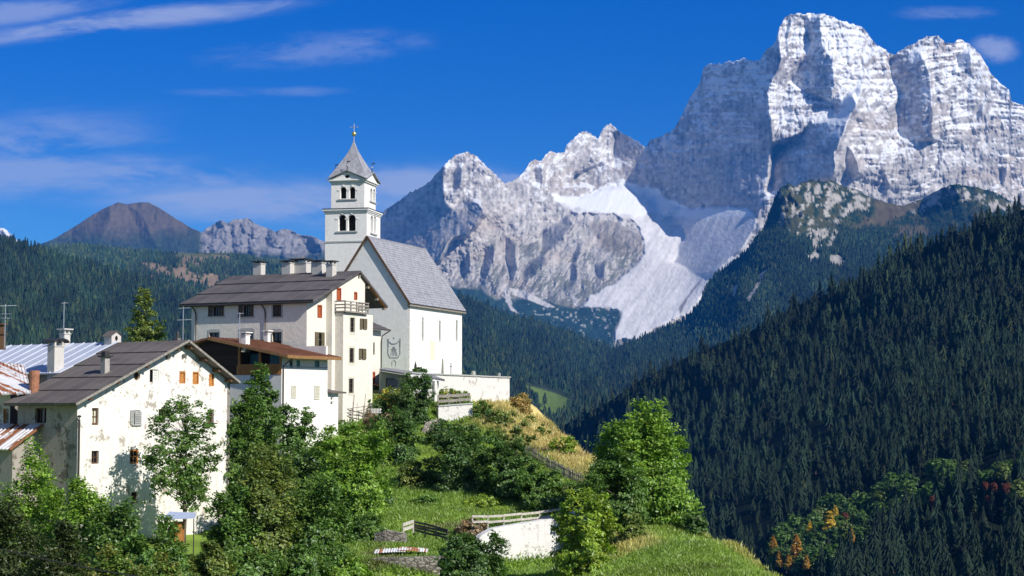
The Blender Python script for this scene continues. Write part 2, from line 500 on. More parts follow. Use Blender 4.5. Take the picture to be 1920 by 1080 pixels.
def build_pelmo(U, V):
    wu = U + 9 * fbm(U / 40, V / 40, 3, 3)
    wv = V + 9 * fbm(U / 40, V / 40, 5, 3)
    a = np.full(U.shape, 0.28)
    for k, p in DARK:
        m = inpoly(wu, wv, p).astype(float)
        a = a * (1 - m) - k * m
    dk = blur(np.clip(-a, 0, 1.4) / 1.4, 3)
    a = blur(a * 1.42, 2)
    scree = blur(inpoly(U + 10 * fbm(U / 22, V / 22, 8, 4), V + 9 * fbm(U / 18, V / 20, 89, 4), SCREE).astype(float), 2)
    snowb = blur(inpoly(U + 14 * fbm(U / 20, V / 12, 85, 4), V + 9 * fbm(U / 16, V / 14, 87, 4), SNOW_BASIN).astype(float), 2)
    veg = blur(inpoly(U + 6 * fbm(U / 20, V / 20, 9, 3), V + 8 * fbm(U / 25, V / 25, 19, 3), VEG).astype(float), 2)
    b = np.full(U.shape, 0.55)
    low = np.clip((V - 380) / 120, 0, 1)
    b = b + low * 0.35
    b = b * (1 - scree) + 1.9 * scree
    b = b * (1 - veg) + 2.0 * veg
    # the lit snow face below the summit tower and the ledges
    for k, p in ((1.3, [(1490, 185), (1560, 200), (1575, 210), (1530, 228), (1500, 250), (1480, 262), (1455, 270), (1450, 240), (1480, 225)]),
                 (1.2, [(1605, 262), (1660, 250), (1680, 262), (1720, 280), (1700, 310), (1650, 318), (1620, 290)]),
                 (1.1, [(1700, 250), (1760, 270), (1740, 290), (1690, 275)]),
                 (1.1, [(1540, 60), (1610, 60), (1650, 110), (1600, 110), (1560, 90)])):
        m = blur(inpoly(wu, wv, p).astype(float), 3)
        b = b * (1 - m) + k * m
    keep = 1 - 0.96 * np.maximum(scree, veg * 0.6)
    wx_ = 10 * fbm(U / 50, V / 50, 33, 4); wy_ = 10 * fbm(U / 50, V / 50, 35, 4)
    ribs = fbm((U + wx_) / 34, (V + wy_) / 120, 11, 6, 0.58, True)
    crag = fbm((U + wx_) / 60 + (V + wy_) / 200, (V + wy_) / 62, 37, 6, 0.58, True)
    diag = fbm((U + V * 0.6) / 46, (V - U * 0.5) / 70, 13, 5, 0.55, True)
    fine = fbm(U / 9, V / 13, 15, 4, 0.6, True)
    right = np.clip((U - 1200) / 150, 0, 1)
    calm = 0.55 + 0.45 * np.clip(fbm(U / 60, V / 60, 17, 3) * 2 + 0.5, 0, 1)
    ext = (ribs * (12 + 14 * right) + diag * (40 - 32 * right) + crag * 36 * right + fine * (12 - 2 * right) * calm) * keep * (1 - 0.5 * dk)
    # strata: horizontal terraces of the big walls
    st = V + 16 * fbm(U / 120, V / 80, 21, 4) + 0.06 * (U - 1500) * np.sin(U / 90)
    saw = (st / 15.0 + 1.2 * vnoise(U / 300, V / 45, 79)) % 1.0
    saw2 = (st / 6.3 + 0.7 * vnoise(U / 60, V / 60, 77)) % 1.0
    bm_ = np.clip(0.55 + 1.3 * fbm(U / 45, V / 30, 71, 3), 0.05, 1.3)
    bm2 = np.clip(0.5 + 1.3 * fbm(U / 30, V / 20, 73, 3), 0.0, 1.3)
    lay = vnoise(U / 190, st / 9, 81) * 11 + vnoise(U / 110, st / 4.2, 83) * 6
    band = (saw ** 2 * 7 * np.clip(bm_ - .4, 0, 1) * 1.5 + lay * bm_ + saw2 ** 2 * 3 * bm2) * np.clip((U - 1180) / 120, 0.2, 1) * keep * (1 - 0.45 * dk)
    ext = ext + band
    ext = ext + scree * (3.0 * fbm((U - 1200) / 6 + (V - 380) / 14, (V) / 60, 41, 3) + 2.2 * fbm(U / 3, V / 3, 91, 3) + 9 * fbm((U + .8 * V) / 40, V / 90, 93, 3))
    ext += veg * 7 * fbm(U / 8, V / 6, 43, 3)

    def col(UU, VV, N, P):
        g = lambda a_: bilin(a_, UU, VV, U[0, 0], V[0, 0], U[0, 1] - U[0, 0])
        n1 = fbm(UU / 22, VV / 22, 51, 4)
        n2 = fbm(UU / 5, VV / 5, 53, 3)
        n3 = fbm(UU / 70, VV / 30, 55, 3)
        n4 = fbm(UU / 4, VV / 30, 57, 3)
        rock = np.array([0.57, 0.535, 0.50])[None, None] * (0.84 + 0.28 * n1 + 0.46 * n2 + 0.32 * n4)[..., None]
        warm = np.clip(n3 * 1.6 + 0.1, 0, 1)[..., None]
        rock = rock * (1 - 0.5 * warm) + np.array([0.56, 0.46, 0.37]) * (0.9 + 0.25 * n2[..., None]) * 0.5 * warm
        # dark turf on the lower buttress
        turf = np.clip((n1 * 0.9 + n2 * 0.5 + N[..., 2] - 0.55 + (VV - 470) / 300) * 2.2, 0, 1) * np.clip((VV - 400) / 60, 0, 1) * np.clip((1260 - UU) / 60, 0, 1)
        rock = rock * (1 - 0.75 * turf[..., None]) + np.array([0.07, 0.08, 0.04]) * 0.75 * turf[..., None]
        brown = blur(inpoly(UU + 8 * n1, VV + 8 * n1, [(1100, 418), (1150, 415), (1200, 440), (1205, 470), (1170, 485), (1130, 470)]).astype(float), 3)
        rock = rock * (1 - 0.5 * brown[..., None]) + np.array([0.16, 0.125, 0.085]) * 0.5 * brown[..., None]
        snow = np.clip((N[..., 2] - 0.46 + 0.34 * n2 + 0.36 * n1 - 0.02 + np.clip((230 - VV) / 420, -0.6, 0.2)) * 6.0, 0, 1)
        snow *= np.clip((420 - VV) / 60, 0, 1)
        ledge = np.clip((vnoise(UU / 70, (VV + 10 * n1) / 3.4, 95) - 0.25) * 4, 0, 1) * np.clip((n1 + .25) * 3, 0, 1) * np.clip((330 - VV) / 120, 0, 1) * np.clip((UU - 1100) / 150, 0, .8)
        snow = np.maximum(snow, ledge)
        sb = g(snowb)
        snow = np.maximum(snow, np.clip(sb * (1.35 + 0.5 * n1), 0, 1))
        sc = g(scree)[..., None]
        stripe = fbm((UU - 1180) / 7 + (VV - 380) / 10, VV / 50, 61, 4)[..., None]
        scc = np.array([0.78, 0.755, 0.745]) * (0.93 + 0.16 * stripe + 0.16 * n2[..., None] + 0.10 * n1[..., None])
        c = rock * (1 - sc) + scc * sc
        rut = blur(inpoly(UU, VV, [(1272, 578), (1300, 540), (1318, 520), (1312, 530), (1290, 560), (1276, 590)]).astype(float), 1)[..., None]
        c = c * (1 - 0.6 * rut)
        c = c * (1 - snow[..., None]) + np.array([0.86, 0.88, 0.92]) * snow[..., None]
        vg = g(veg)
        rocks = np.clip((n2 + 0.5 * n1 - 0.42) * 8, 0, 1) * np.clip((UU - 930) / 60, 0, 1) * np.clip((1180 - UU) / 40, 0, 1)
        chute = np.zeros(UU.shape)
        for p in ([(942, 535), (950, 530), (960, 575), (975, 590), (958, 582), (946, 560)], [(955, 540), (985, 545), (1040, 575), (1030, 578), (985, 560), (960, 552)],
                  [(1070, 550), (1082, 560), (1086, 575), (1076, 572)]):
            chute = np.maximum(chute, inpoly(UU + 4 * n2, VV + 3 * n2, p))
        chute = blur(chute.astype(float), 1)
        green = np.array([0.030, 0.055, 0.030]) * (1 + 0.5 * n1 + 0.4 * n2)[..., None]
        green = green * (1 - 0.75 * rocks[..., None]) + np.array([0.45, 0.44, 0.42]) * 0.75 * rocks[..., None]
        c = c * (1 - vg[..., None]) + green * vg[..., None]
        c = c * (1 - chute[..., None]) + np.array([0.55, 0.52, 0.50]) * chute[..., None]
        return np.clip(c, 0.01, 0.9)
    return a, b, ext, col


def right_(UU):
    return np.clip((UU - 1250) / 150, 0, 1)


relief('mountains', 640, 2100, 10, 700, 1.5, lambda u: sil(PELMO, u, 7, 5.0, 0.13) + 1.2 * fbm(u * 0.5, u * 0, 9, 2), 12500.0, build_pelmo, M_ROCK)

LEFTM = [(-120, 470), (40, 466), (60, 462), (97, 450), (140, 425), (165, 408), (190, 393), (222, 379), (238, 383), (262, 379), (280, 380), (300, 391), (330, 410),
         (360, 428), (378, 436), (386, 430), (395, 425), (413, 413), (425, 420), (440, 411), (455, 411), (465, 409), (478, 420), (500, 428), (515, 435),
         (530, 430), (545, 432), (565, 442), (585, 443), (605, 452), (640, 470), (760, 520)]


def build_left(U, V):
    a = np.full(U.shape, 0.1)
    wu = U + 6 * fbm(U / 25, V / 25, 103, 3)
    wv = V + 6 * fbm(U / 25, V / 25, 105, 3)
    for k, p in ((0.9, [(238, 383), (262, 400), (300, 460), (270, 470), (250, 420)]), (0.9, [(222, 379), (190, 460), (100, 470), (150, 420)]),
                 (1.5, [(378, 440), (413, 410), (430, 440), (400, 445)]), (1.4, [(500, 428), (530, 430), (520, 470), (490, 460)]),
                 (1.4, [(560, 440), (600, 450), (610, 475), (575, 470)]), (1.3, [(450, 415), (470, 440), (455, 450), (440, 430)])):
        m = inpoly(wu, wv, p).astype(float)
        a = a * (1 - m) - k * m
    a = blur(a, 2)
    rocky = np.clip((U - 372) / 10, 0, 1)
    b = 1.25 - 0.55 * rocky * np.clip((470 - V) / 30, 0, 1)
    ext = fbm(U / 30, V / 45, 111, 4, 0.55, True) * 18 * (1 + rocky) + fbm((U + V) / 10, V / 12, 113, 4, 0.55, True) * (4 + 12 * rocky)

    def col(UU, VV, N, P):
        n1 = fbm(UU / 28, VV / 14, 121, 4)
        n2 = fbm(UU / 6, VV / 5, 123, 3)
        n3 = fbm((UU + 20) / 16, VV / 60, 125, 3)
        c = np.array([0.125, 0.100, 0.068]) * (1 + 0.35 * n1 + 0.2 * n2)[..., None]
        tan = np.clip(n3 * 2.4 - 0.2, 0, 1)[..., None]
        c = c * (1 - 0.5 * tan) + np.array([0.21, 0.155, 0.09]) * 0.5 * tan
        gm = np.clip((VV - 425 - 14 * n1) / 28, 0, 1)[..., None]
        c = c * (1 - gm) + np.array([0.045, 0.06, 0.035]) * (1 + 0.4 * n2[..., None]) * gm
        rk = np.clip((UU - 374 - 8 * n2) / 8, 0, 1)[..., None] * np.clip((482 - VV + 20 * n1) / 12, 0, 1)[..., None]
        c = c * (1 - rk) + np.array([0.30, 0.285, 0.28]) * (0.9 + 0.35 * n2[..., None]) * rk
        mead = np.clip((n1 * 1.5 - 0.15) * 3, 0, 1)[..., None] * np.clip((VV - 470) / 10, 0, 1)[..., None]
        c = c * (1 - mead) + np.array([0.20, 0.17, 0.10]) * mead
        return np.clip(c, 0.01, 0.8)
    return a, b, ext, col


relief('mountains', -120, 760, 360, 620, 1.6, lambda u: sil(LEFTM, u, 17, 1.5, 0.1) - np.clip((u - 380) / 10, 0, 1) * 3.0 * np.abs(fbm(u * 0.25, u * 0, 19, 3)),
       13000.0, build_left, M_ROCK, back=900.0)

SNOWP = [(-160, 380), (-40, 412), (-8, 425), (8, 428), (18, 436), (26, 446), (40, 455), (60, 470), (110, 500)]


def build_snowp(U, V):
    a = np.full(U.shape, 0.2)
    ext = fbm(U / 14, V / 20, 131, 4, 0.55, True) * 60

    def col(UU, VV, N, P):
        n2 = fbm(UU / 5, VV / 5, 133, 3)
        s = np.clip((N[..., 2] - 0.25 + 0.4 * n2) * 5, 0, 1)[..., None]
        return np.array([0.3, 0.29, 0.28]) * (1 - s) + np.array([0.85, 0.87, 0.9]) * s
    return a, np.full(U.shape, 0.7), ext, col


relief('mountains', -160, 110, 370, 560, 3.0, lambda u: sil(SNOWP, u, 23, 2.0, 0.2), 14500.0, build_snowp, M_ROCK, back=700.0)

# the air between: one closed box of even haze round everything
bm = bmesh.new()
bmesh.ops.create_cube(bm, size=1.0)
for v_ in bm.verts:
    v_.co = Vector((-6400 + 12400 * (v_.co.x + .5), -400 + 20000 * (v_.co.y + .5), -2400 + 6300 * (v_.co.z + .5)))
me = bpy.data.meshes.new('haze')
bm.to_mesh(me)
bm.free()
mh, t = mat_new('haze')
pv = t.n('ShaderNodeVolumePrincipled', {'Color': (0.02, 0.30, 1.0, 1), 'Density': 0.000032, 'Anisotropy': 0.0})
t.n('ShaderNodeOutputMaterial', {1: (pv, 0)})
me.materials.append(mh)
haze = link('haze', me)
tag(haze, kind='stuff')
# ------------------------------------------------------------ forested hills
M_SOIL = mat_attr('hill_ground', 0.95, spec=0.05)


def mat_leaf(name, trans=0.25, rough=0.6):
    m, t = mat_new(name)
    a = t.n('ShaderNodeAttribute', attribute_name='albedo')
    d = t.n('ShaderNodeBsdfDiffuse', {'Color': (a, 0)})
    g = t.mix(1.0, (a, 0), (1.0, 1.1, 0.5), 'MULTIPLY')
    tr = t.n('ShaderNodeBsdfTranslucent', {'Color': g})
    mx = t.n('ShaderNodeMixShader', {0: trans, 1: (d, 0), 2: (tr, 0)})
    gl = t.n('ShaderNodeBsdfGlossy', {'Color': (0.9, 0.95, 1, 1), 'Roughness': 0.45})
    mx2 = t.n('ShaderNodeMixShader', {0: 0.035, 1: (mx, 0), 2: (gl, 0)})
    t.n('ShaderNodeOutputMaterial', {0: (mx2, 0)})
    return m


M_NEEDLE = mat_attr('conifer_needles', 0.8, spec=0.25)
M_LEAF = mat_leaf('leaves', 0.36)


def mat_plain(name, col, rough=0.8, metal=0.0, spec=0.3, nscale=None, var=0.25, bump=0.0, coord='Object', detail=5):
    """procedural colour broken up by noise, with a fine bump"""
    m, t = mat_new(name)
    tcx = t.n('ShaderNodeTexCoord')
    nz = t.noise((tcx, coord), nscale or 3.0, detail, 0.6)
    dark = tuple(c * (1 - var) for c in col)
    lite = tuple(min(1, c * (1 + var * 0.7)) for c in col)
    mr = t.n('ShaderNodeMapRange', {0: (nz, 0), 1: 0.3, 2: 0.7})
    c = t.mix((mr, 0), dark, lite)
    b = t.n('ShaderNodeBsdfPrincipled', {'Base Color': c, 'Roughness': rough, 'Metallic': metal, 'Specular IOR Level': spec})
    if bump:
        bp = t.n('ShaderNodeBump', {'Strength': bump, 'Distance': 0.05, 'Height': (nz, 0)})
        t.put(b, 'Normal', (bp, 0))
    t.n('ShaderNodeOutputMaterial', {0: (b, 0)})
    return m


M_BARK = mat_plain('bark', (0.16, 0.13, 0.10), 0.95, nscale=5.0, var=0.4)


def terrain(name, u0, u1, st, crest, vbot, Dfn, colfn, mat, back=500.0, drop=0.6, ext=None):
    us = np.arange(u0, u1 + st, st)
    top = crest(us)
    n = int((vbot - top.min()) / st)
    T = np.linspace(0, 1, n)
    VV = top[None, :] + (vbot - top[None, :]) * T[:, None]
    UU = np.repeat(us[None], n, 0)
    D = Dfn(UU, VV)
    if ext is not None: D = D + ext(UU, VV)
    P = at_np(UU, VV, D)
    N = np.cross(np.gradient(P, axis=1), np.gradient(P, axis=0))
    N /= np.linalg.norm(N, axis=-1, keepdims=True) + 1e-9
    N *= np.sign((N * -P).sum(-1, keepdims=True))
    C = colfn(UU, VV, N, P)
    bk = []
    for s, dz in ((0.12, 0.03), (0.4, 0.3), (1.0, 1.0)):
        q = P[0].copy()
        q[:, 0] *= 1 + back * s / q[:, 1]
        q[:, 1] += back * s
        q[:, 2] -= back * dz * drop
        bk.append(q)
    P = np.concatenate([np.stack(bk[::-1]), P], 0)
    C = np.concatenate([np.repeat(C[:1], 3, 0), C], 0)
    h, w = P.shape[:2]
    idx = np.arange(h * w).reshape(h, w)
    f = np.stack([idx[:-1, :-1], idx[1:, :-1], idx[1:, 1:], idx[:-1, 1:]], -1).reshape(-1, 4)
    o = link(name, np_mesh(name, P.reshape(-1, 3), f, colors=C.reshape(-1, 3), mat=mat, smooth=True))
    tag(o, kind='structure')
    return o


def conifer(tiers, pts, seed, base=0.12, width=0.17, trunk=True, droop=0.35, ragged=0.35):
    """unit-height conifer: jagged drooping skirts of branches round a trunk. verts, tris, shade per vertex, trunk flag per tri"""
    rg = np.random.RandomState(seed)
    V, T, S, K = [], [], [], []
    for k in range(tiers):
        t = k / tiers
        z0 = base + (1 - base) * t
        rad = width * (1 - t) ** 0.85 * (0.9 + 0.25 * rg.rand()) * (1.0 if k else 0.8)
        apex = min(1.0, z0 + (1 - base) / tiers * 2.1)
        n = max(5, int(pts * (1 - 0.5 * t)))
        o = len(V)
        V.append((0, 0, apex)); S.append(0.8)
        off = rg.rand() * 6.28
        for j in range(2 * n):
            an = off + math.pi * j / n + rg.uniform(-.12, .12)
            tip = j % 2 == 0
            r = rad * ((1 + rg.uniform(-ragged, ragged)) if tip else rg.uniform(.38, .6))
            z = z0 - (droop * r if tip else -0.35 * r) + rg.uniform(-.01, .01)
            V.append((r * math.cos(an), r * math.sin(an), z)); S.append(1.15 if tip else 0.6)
        for j in range(2 * n):
            T.append((o, o + 1 + j, o + 1 + (j + 1) % (2 * n))); K.append(0)
    if trunk:
        o = len(V)
        for z, r in ((0, .014), (0.9, .004)):
            for j in range(4):
                V.append((r * math.cos(j * 1.57), r * math.sin(j * 1.57), z)); S.append(1)
        for j in range(4):
            a, b = o + j, o + (j + 1) % 4
            T += [(a, b, b + 4), (a, b + 4, a + 4)]; K += [1, 1]
    return np.array(V), np.array(T), np.array(S), np.array(K)


def forest_mesh(name, pos, hts, lean, cols, protos, rg):
    """many conifers baked into one mesh: pos (n,3), heights, colours (n,3)"""
    VV, FF, CC, o = [], [], [], 0
    which = rg.randint(0, len(protos), len(pos))
    for w, (V, T, S, K) in enumerate(protos):
        sel = np.where(which == w)[0]
        if not len(sel): continue
        n, m = len(sel), len(V)
        an = rg.rand(n) * 6.28
        fat = lean[sel]
        ca, sa = np.cos(an)[:, None], np.sin(an)[:, None]
        x = (V[None, :, 0] * ca - V[None, :, 1] * sa) * fat[:, None]
        y = (V[None, :, 0] * sa + V[None, :, 1] * ca) * fat[:, None]
        z = np.repeat(V[None, :, 2], n, 0)
        P = np.stack([x, y, z], -1) * hts[sel][:, None, None] + pos[sel][:, None, :]
        trunkv = np.zeros(m, bool)
        for tri, k in zip(T, K):
            if k: trunkv[tri] = True
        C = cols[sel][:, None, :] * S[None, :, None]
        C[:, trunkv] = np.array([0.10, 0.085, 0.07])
        VV.append(P.reshape(-1, 3)); CC.append(C.reshape(-1, 3))
        FF.append((T[None] + (np.arange(n) * m)[:, None, None]).reshape(-1, 3) + o)
        o += n * m
    return np_mesh(name, np.concatenate(VV), None, np.concatenate(FF), colors=np.concatenate(CC), mat=M_NEEDLE)


def scatter(u0, u1, v0, v1, crest, Dfn, hm, kx, ky, rg, keepfn=None, over=4):
    """tree spots spread in even rows over a slope; far rows closer in the picture, as they stand on the ground"""
    U, V = [], []
    v = v0
    while v < v1:
        um = np.arange(u0, u1, 2.0)
        hp = hm * F / np.median(Dfn(np.linspace(u0, u1, 9), np.full(9, v)))
        sx, sy = kx * hp, ky * hp
        us = np.arange(u0, u1, sx) + rg.uniform(-.5, .5, len(np.arange(u0, u1, sx))) * sx * 1.3
        vs = v + rg.uniform(-.5, .5, len(us)) * sy * 1.4
        U.append(us); V.append(vs)
        v += sy
    U, V = np.concatenate(U), np.concatenate(V)
    k = (V > crest(U) + 1) & (U > u0) & (U < u1)
    if keepfn is not None: k &= keepfn(U, V) > rg.rand(len(U))
    U, V = U[k], V[k]
    D = Dfn(U, V)
    return U, V, D, at_np(U, V, D)


RG = np.random.RandomState(5)
LOWP = [conifer(4, 6, s, 0.08, 0.25, False) for s in range(4)]


def greens(n, rg, light=0.2, U=None, V=None, mul=1.0):
    if U is not None: mul = mul * (1 + 0.65 * fbm(U / 55, V / 32, 261, 3))[:, None]  # broad lighter and darker bands: shade put into the tree colour
    base = np.array([0.022, 0.050, 0.026])[None] * (0.65 + 0.8 * rg.rand(n))[:, None]
    lt = np.array([0.062, 0.095, 0.036])[None] * (0.6 + 0.7 * rg.rand(n))[:, None]
    pr = light
    if U is not None: pr = light + 0.55 * light * 2 * fbm(U / 60, V / 30, 201, 3)
    s = rg.rand(n) < pr
    base[s] = lt[s]
    return base * mul


# -- upper left forest with clearings, under the brown cone
c1 = lambda u: sil([(-120, 448), (0, 450), (60, 466), (100, 461), (150, 458), (200, 462), (260, 468), (320, 474), (380, 474), (440, 476), (500, 484), (560, 490), (620, 490), (760, 505)], u)
D1 = rbf([(-120, 450), (100, 460), (320, 470), (500, 482), (760, 500), (-120, 620), (200, 620), (500, 620), (760, 640), (320, 530), (100, 520), (520, 540)],
         [7000, 7000, 7500, 7500, 7500, 4100, 4100, 4100, 4100, 5400, 5400, 5700])
CLEAR = [[(262, 498), (285, 492), (305, 500), (318, 510), (335, 502), (340, 492), (330, 485), (345, 488), (350, 505), (380, 520), (400, 515), (420, 520), (400, 545), (350, 535), (310, 520), (280, 508)],
         [(255, 515), (290, 518), (320, 530), (290, 530)],
         [(470, 478), (520, 488), (600, 490), (640, 500), (600, 505), (520, 500)], [(330, 472), (420, 478), (440, 486), (380, 488), (330, 482)],
         [(520, 515), (600, 505), (620, 530), (560, 540)]]


def clear1(U, V):
    m = np.zeros(U.shape)
    n = fbm(U / 14, V / 9, 211, 3)
    for p in CLEAR: m = np.maximum(m, inpoly(U + 9 * n, V + 6 * n, p))
    m = np.maximum(m, np.clip((fbm(U / 34, V / 13, 213, 3) - 0.16) * 4, 0, 0.8) * (U > 150) * (V < 530))
    return m


def col1(U, V, N, P):
    n = fbm(U / 9, V / 6, 215, 3)[..., None]
    m = clear1(U, V)[..., None]
    br = blur(inpoly(U, V, [(240, 480), (430, 480), (430, 550), (240, 540)]).astype(float), 4)[..., None]
    g = np.array([0.10, 0.125, 0.05]) * (1 - br) + np.array([0.27, 0.195, 0.12]) * br
    return np.array([0.03, 0.05, 0.03]) * (1 - m) + g * (1 + 0.35 * n) * m


terrain('hills', -120, 760, 3.0, c1, 640, D1, col1, M_SOIL, ext=lambda U, V: 90 * fbm(U / 60, V / 30, 217, 3))
D1e = lambda U, V: D1(U, V) + 90 * fbm(U / 60, V / 30, 217, 3)
U, V, D, P = scatter(-40, 750, 450, 600, c1, D1e, 23, .27, .20, RG, lambda u, v: 1 - 0.93 * clear1(u, v))
h = RG.uniform(15, 28, len(U)) * (1 - 0.3 * (V < 490))
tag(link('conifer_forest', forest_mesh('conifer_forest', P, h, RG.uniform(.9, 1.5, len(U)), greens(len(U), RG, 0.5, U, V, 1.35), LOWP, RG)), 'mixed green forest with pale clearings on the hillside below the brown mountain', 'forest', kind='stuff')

# -- nearer dark slope behind the village, lower left
c2 = lambda u: sil([(-120, 425), (0, 450), (20, 456), (42, 463), (80, 476), (120, 488), (200, 508), (280, 530), (355, 562), (420, 600), (520, 630), (640, 660), (760, 700)], u)
D2 = rbf([(-120, 425), (42, 463), (200, 508), (355, 562), (520, 630), (760, 700), (-120, 720), (200, 720), (500, 740), (760, 780), (0, 560)],
         [4000, 4100, 4200, 4200, 4100, 3900, 1900, 2000, 2400, 2900, 3000])
D2e = lambda U, V: D2(U, V) + 70 * fbm(U / 70, V / 50, 227, 3)
terrain('hills', -120, 760, 4.0, c2, 800, D2e, lambda U, V, N, P: np.array([0.022, 0.036, 0.022]) * (1 + 0.3 * fbm(U / 9, V / 6, 225, 3)[..., None]), M_SOIL)
U, V, D, P = scatter(-40, 750, 440, 710, c2, D2e, 24, .27, .20, RG)
h = RG.uniform(17, 31, len(U))
MIDP = [conifer(5, 6, 10 + s, 0.08, 0.23, False) for s in range(4)]
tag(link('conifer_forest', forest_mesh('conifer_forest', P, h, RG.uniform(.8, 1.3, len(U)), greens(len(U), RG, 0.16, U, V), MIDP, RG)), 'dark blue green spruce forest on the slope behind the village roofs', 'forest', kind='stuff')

# -- valley head and wooded spur below the big peak
SPUR = [(640, 515), (700, 528), (800, 545), (868, 556), (900, 566), (960, 592), (1000, 600), (1060, 618), (1100, 634), (1150, 652), (1180, 642), (1200, 634),
        (1250, 615), (1285, 600), (1312, 570), (1322, 540), (1345, 515), (1372, 498), (1400, 474), (1420, 445), (1434, 425), (1442, 400), (1452, 372), (1465, 352),
        (1480, 346), (1492, 350), (1502, 344), (1520, 338), (1540, 342), (1560, 338), (1580, 350), (1600, 354), (1640, 374), (1690, 387), (1730, 374), (1752, 360), (1770, 352), (1790, 346),
        (1830, 352), (1870, 362), (1900, 382), (1960, 392), (2100, 400)]
c3 = lambda u: sil(SPUR, u, 31, 0) - np.clip((u - 1430) / 20, 0, 1) * 3.5 * np.abs(fbm(u * .09, u * 0, 33, 3))
P3 = [(640, 515, 5200), (868, 552, 5000), (960, 590, 5000), (1060, 615, 5200), (1150, 650, 5000), (1200, 634, 5300), (870, 600, 4200), (870, 650, 3500),
      (900, 700, 2900), (700, 700, 2600), (960, 720, 2900), (1000, 660, 4100), (1080, 690, 4300), (1130, 700, 4000), (1080, 752, 2700), (1040, 785, 2500), (950, 800, 2300),
      (1100, 720, 3300), (1285, 600, 5000), (1322, 540, 5000), (1372, 498, 5100), (1434, 425, 5100), (1465, 352, 5000), (1540, 342, 5300), (1640, 374, 5800),
      (1730, 374, 6000), (1790, 346, 5500), (1900, 382, 5600), (2100, 400, 5600), (1250, 650, 4400), (1400, 560, 4200), (1470, 440, 4750), (1550, 440, 4950),
      (1500, 520, 4300), (1400, 640, 3700), (1200, 700, 3600), (1200, 780, 2800), (1600, 500, 4500), (1700, 450, 5000), (1800, 410, 5200), (1700, 600, 3500),
      (1900, 500, 4200), (1900, 720, 2800), (1500, 700, 3000), (2100, 800, 2500), (640, 830, 2200), (1300, 540, 4950), (1420, 470, 4850), (1445, 470, 4700)]
_d3 = rbf([(a, b) for a, b, c in P3], [c * 1.25 for a, b, c in P3])
# drape once on a grid: the scattered interpolation is slow
_us, _vs = np.arange(630, 2112, 4.0), np.arange(320, 850, 4.0)
_U, _V = np.meshgrid(_us, _vs)
_G3 = _d3(_U, _V)
ROCKY = [[(1462, 352), (1492, 350), (1502, 344), (1560, 338), (1600, 354), (1640, 380), (1632, 400), (1600, 395), (1560, 420), (1570, 440), (1560, 470), (1530, 470), (1520, 450), (1480, 445), (1464, 430)],
         [(1560, 338), (1640, 374), (1690, 387), (1760, 352), (1830, 352), (1900, 382), (1940, 400), (1880, 396), (1800, 375), (1760, 385), (1690, 405), (1630, 400)]]
SCARS = [[(1428, 508), (1440, 505), (1425, 540), (1405, 575), (1398, 565), (1415, 535)], [(1378, 535), (1386, 530), (1380, 555), (1366, 565)], [(1510, 480), (1530, 470), (1540, 485), (1520, 500)],
         [(1550, 480), (1575, 476), (1590, 500), (1560, 500)]]
BARE = [[(1640, 372), (1700, 385), (1740, 380), (1700, 400), (1660, 420), (1600, 425), (1640, 400)], [(1690, 425), (1730, 420), (1760, 440), (1700, 455), (1665, 445)]]
MEADOW = [(982, 722), (1010, 728), (1045, 738), (1075, 752), (1082, 762), (1060, 775), (1040, 790), (1000, 780), (1000, 765), (1020, 762), (1000, 750), (985, 740)]


def D3(U, V):
    return bilin(_G3, np.asarray(U, float), np.asarray(V, float), 630, 320, 4.0)


def D3e(U, V):
    rk = np.clip((470 - V) / 60, 0, 1) * np.clip((U - 1430) / 30, 0, 1)
    return D3(U, V) + 75 * fbm(U / 70, V / 40, 231, 3) * (1 - rk) + rk * (80 * fbm((U - .3 * V) / 26, V / 40, 233, 5, .58, True) + 16 * fbm(U / 7, V / 8, 235, 3, .5, True))


def mask_any(U, V, polys, w=8, s=12, seed=241):
    n = fbm(U / s, V / s, seed, 3)
    n2 = fbm(U / s + 40, V / s, seed + 5, 3)
    m = np.zeros(U.shape, bool)
    for p in polys: m |= inpoly(U + w * n, V + w * n2, p)
    return m.astype(float)


def col3(U, V, N, P):
    n = fbm(U / 10, V / 8, 245, 3)
    n2 = fbm(U / 5, V / 5, 247, 3)
    c = np.array([0.035, 0.052, 0.028])[None, None] * (1 + 0.4 * n)[..., None]
    hi = (np.clip((460 - V) / 50, 0, 1) * np.clip((U - 1440) / 30, 0, 1))[..., None]
    turf = np.array([0.085, 0.09, 0.04]) * (1 + 0.5 * n[..., None])
    mugo = np.array([0.018, 0.038, 0.022]) * (1 + 0.3 * n2[..., None])
    mm = np.clip((n + 0.15) * 5, 0, 1)[..., None]
    c = c * (1 - hi) + (turf * (1 - mm) + mugo * mm) * hi
    n4 = fbm((U + .2 * V) / 9, V / 22, 249, 4)
    r = mask_any(U, V, ROCKY, 9, 12) * np.clip((n * 0.5 + n2 * 0.5 + n4 * 1.1 - 0.02) * 5, 0, 1)
    r = np.maximum(r, mask_any(U, V, SCARS, 5, 8))[..., None]
    c = c * (1 - r) + np.array([0.36, 0.34, 0.31]) * (1 + 0.4 * n2[..., None]) * r
    b = blur(mask_any(U, V, BARE, 7, 12), 1)[..., None]
    c = c * (1 - b) + np.array([0.105, 0.088, 0.05]) * (1 + 0.3 * n2[..., None]) * b
    m = blur(inpoly(U, V, MEADOW).astype(float), 1)[..., None]
    c = c * (1 - m) + np.array([0.135, 0.20, 0.045]) * (1 + 0.2 * n2[..., None]) * m
    return np.clip(c, 0.01, 0.8)


terrain('hills', 640, 2100, 3.0, c3, 838, D3e, col3, M_SOIL, back=700)


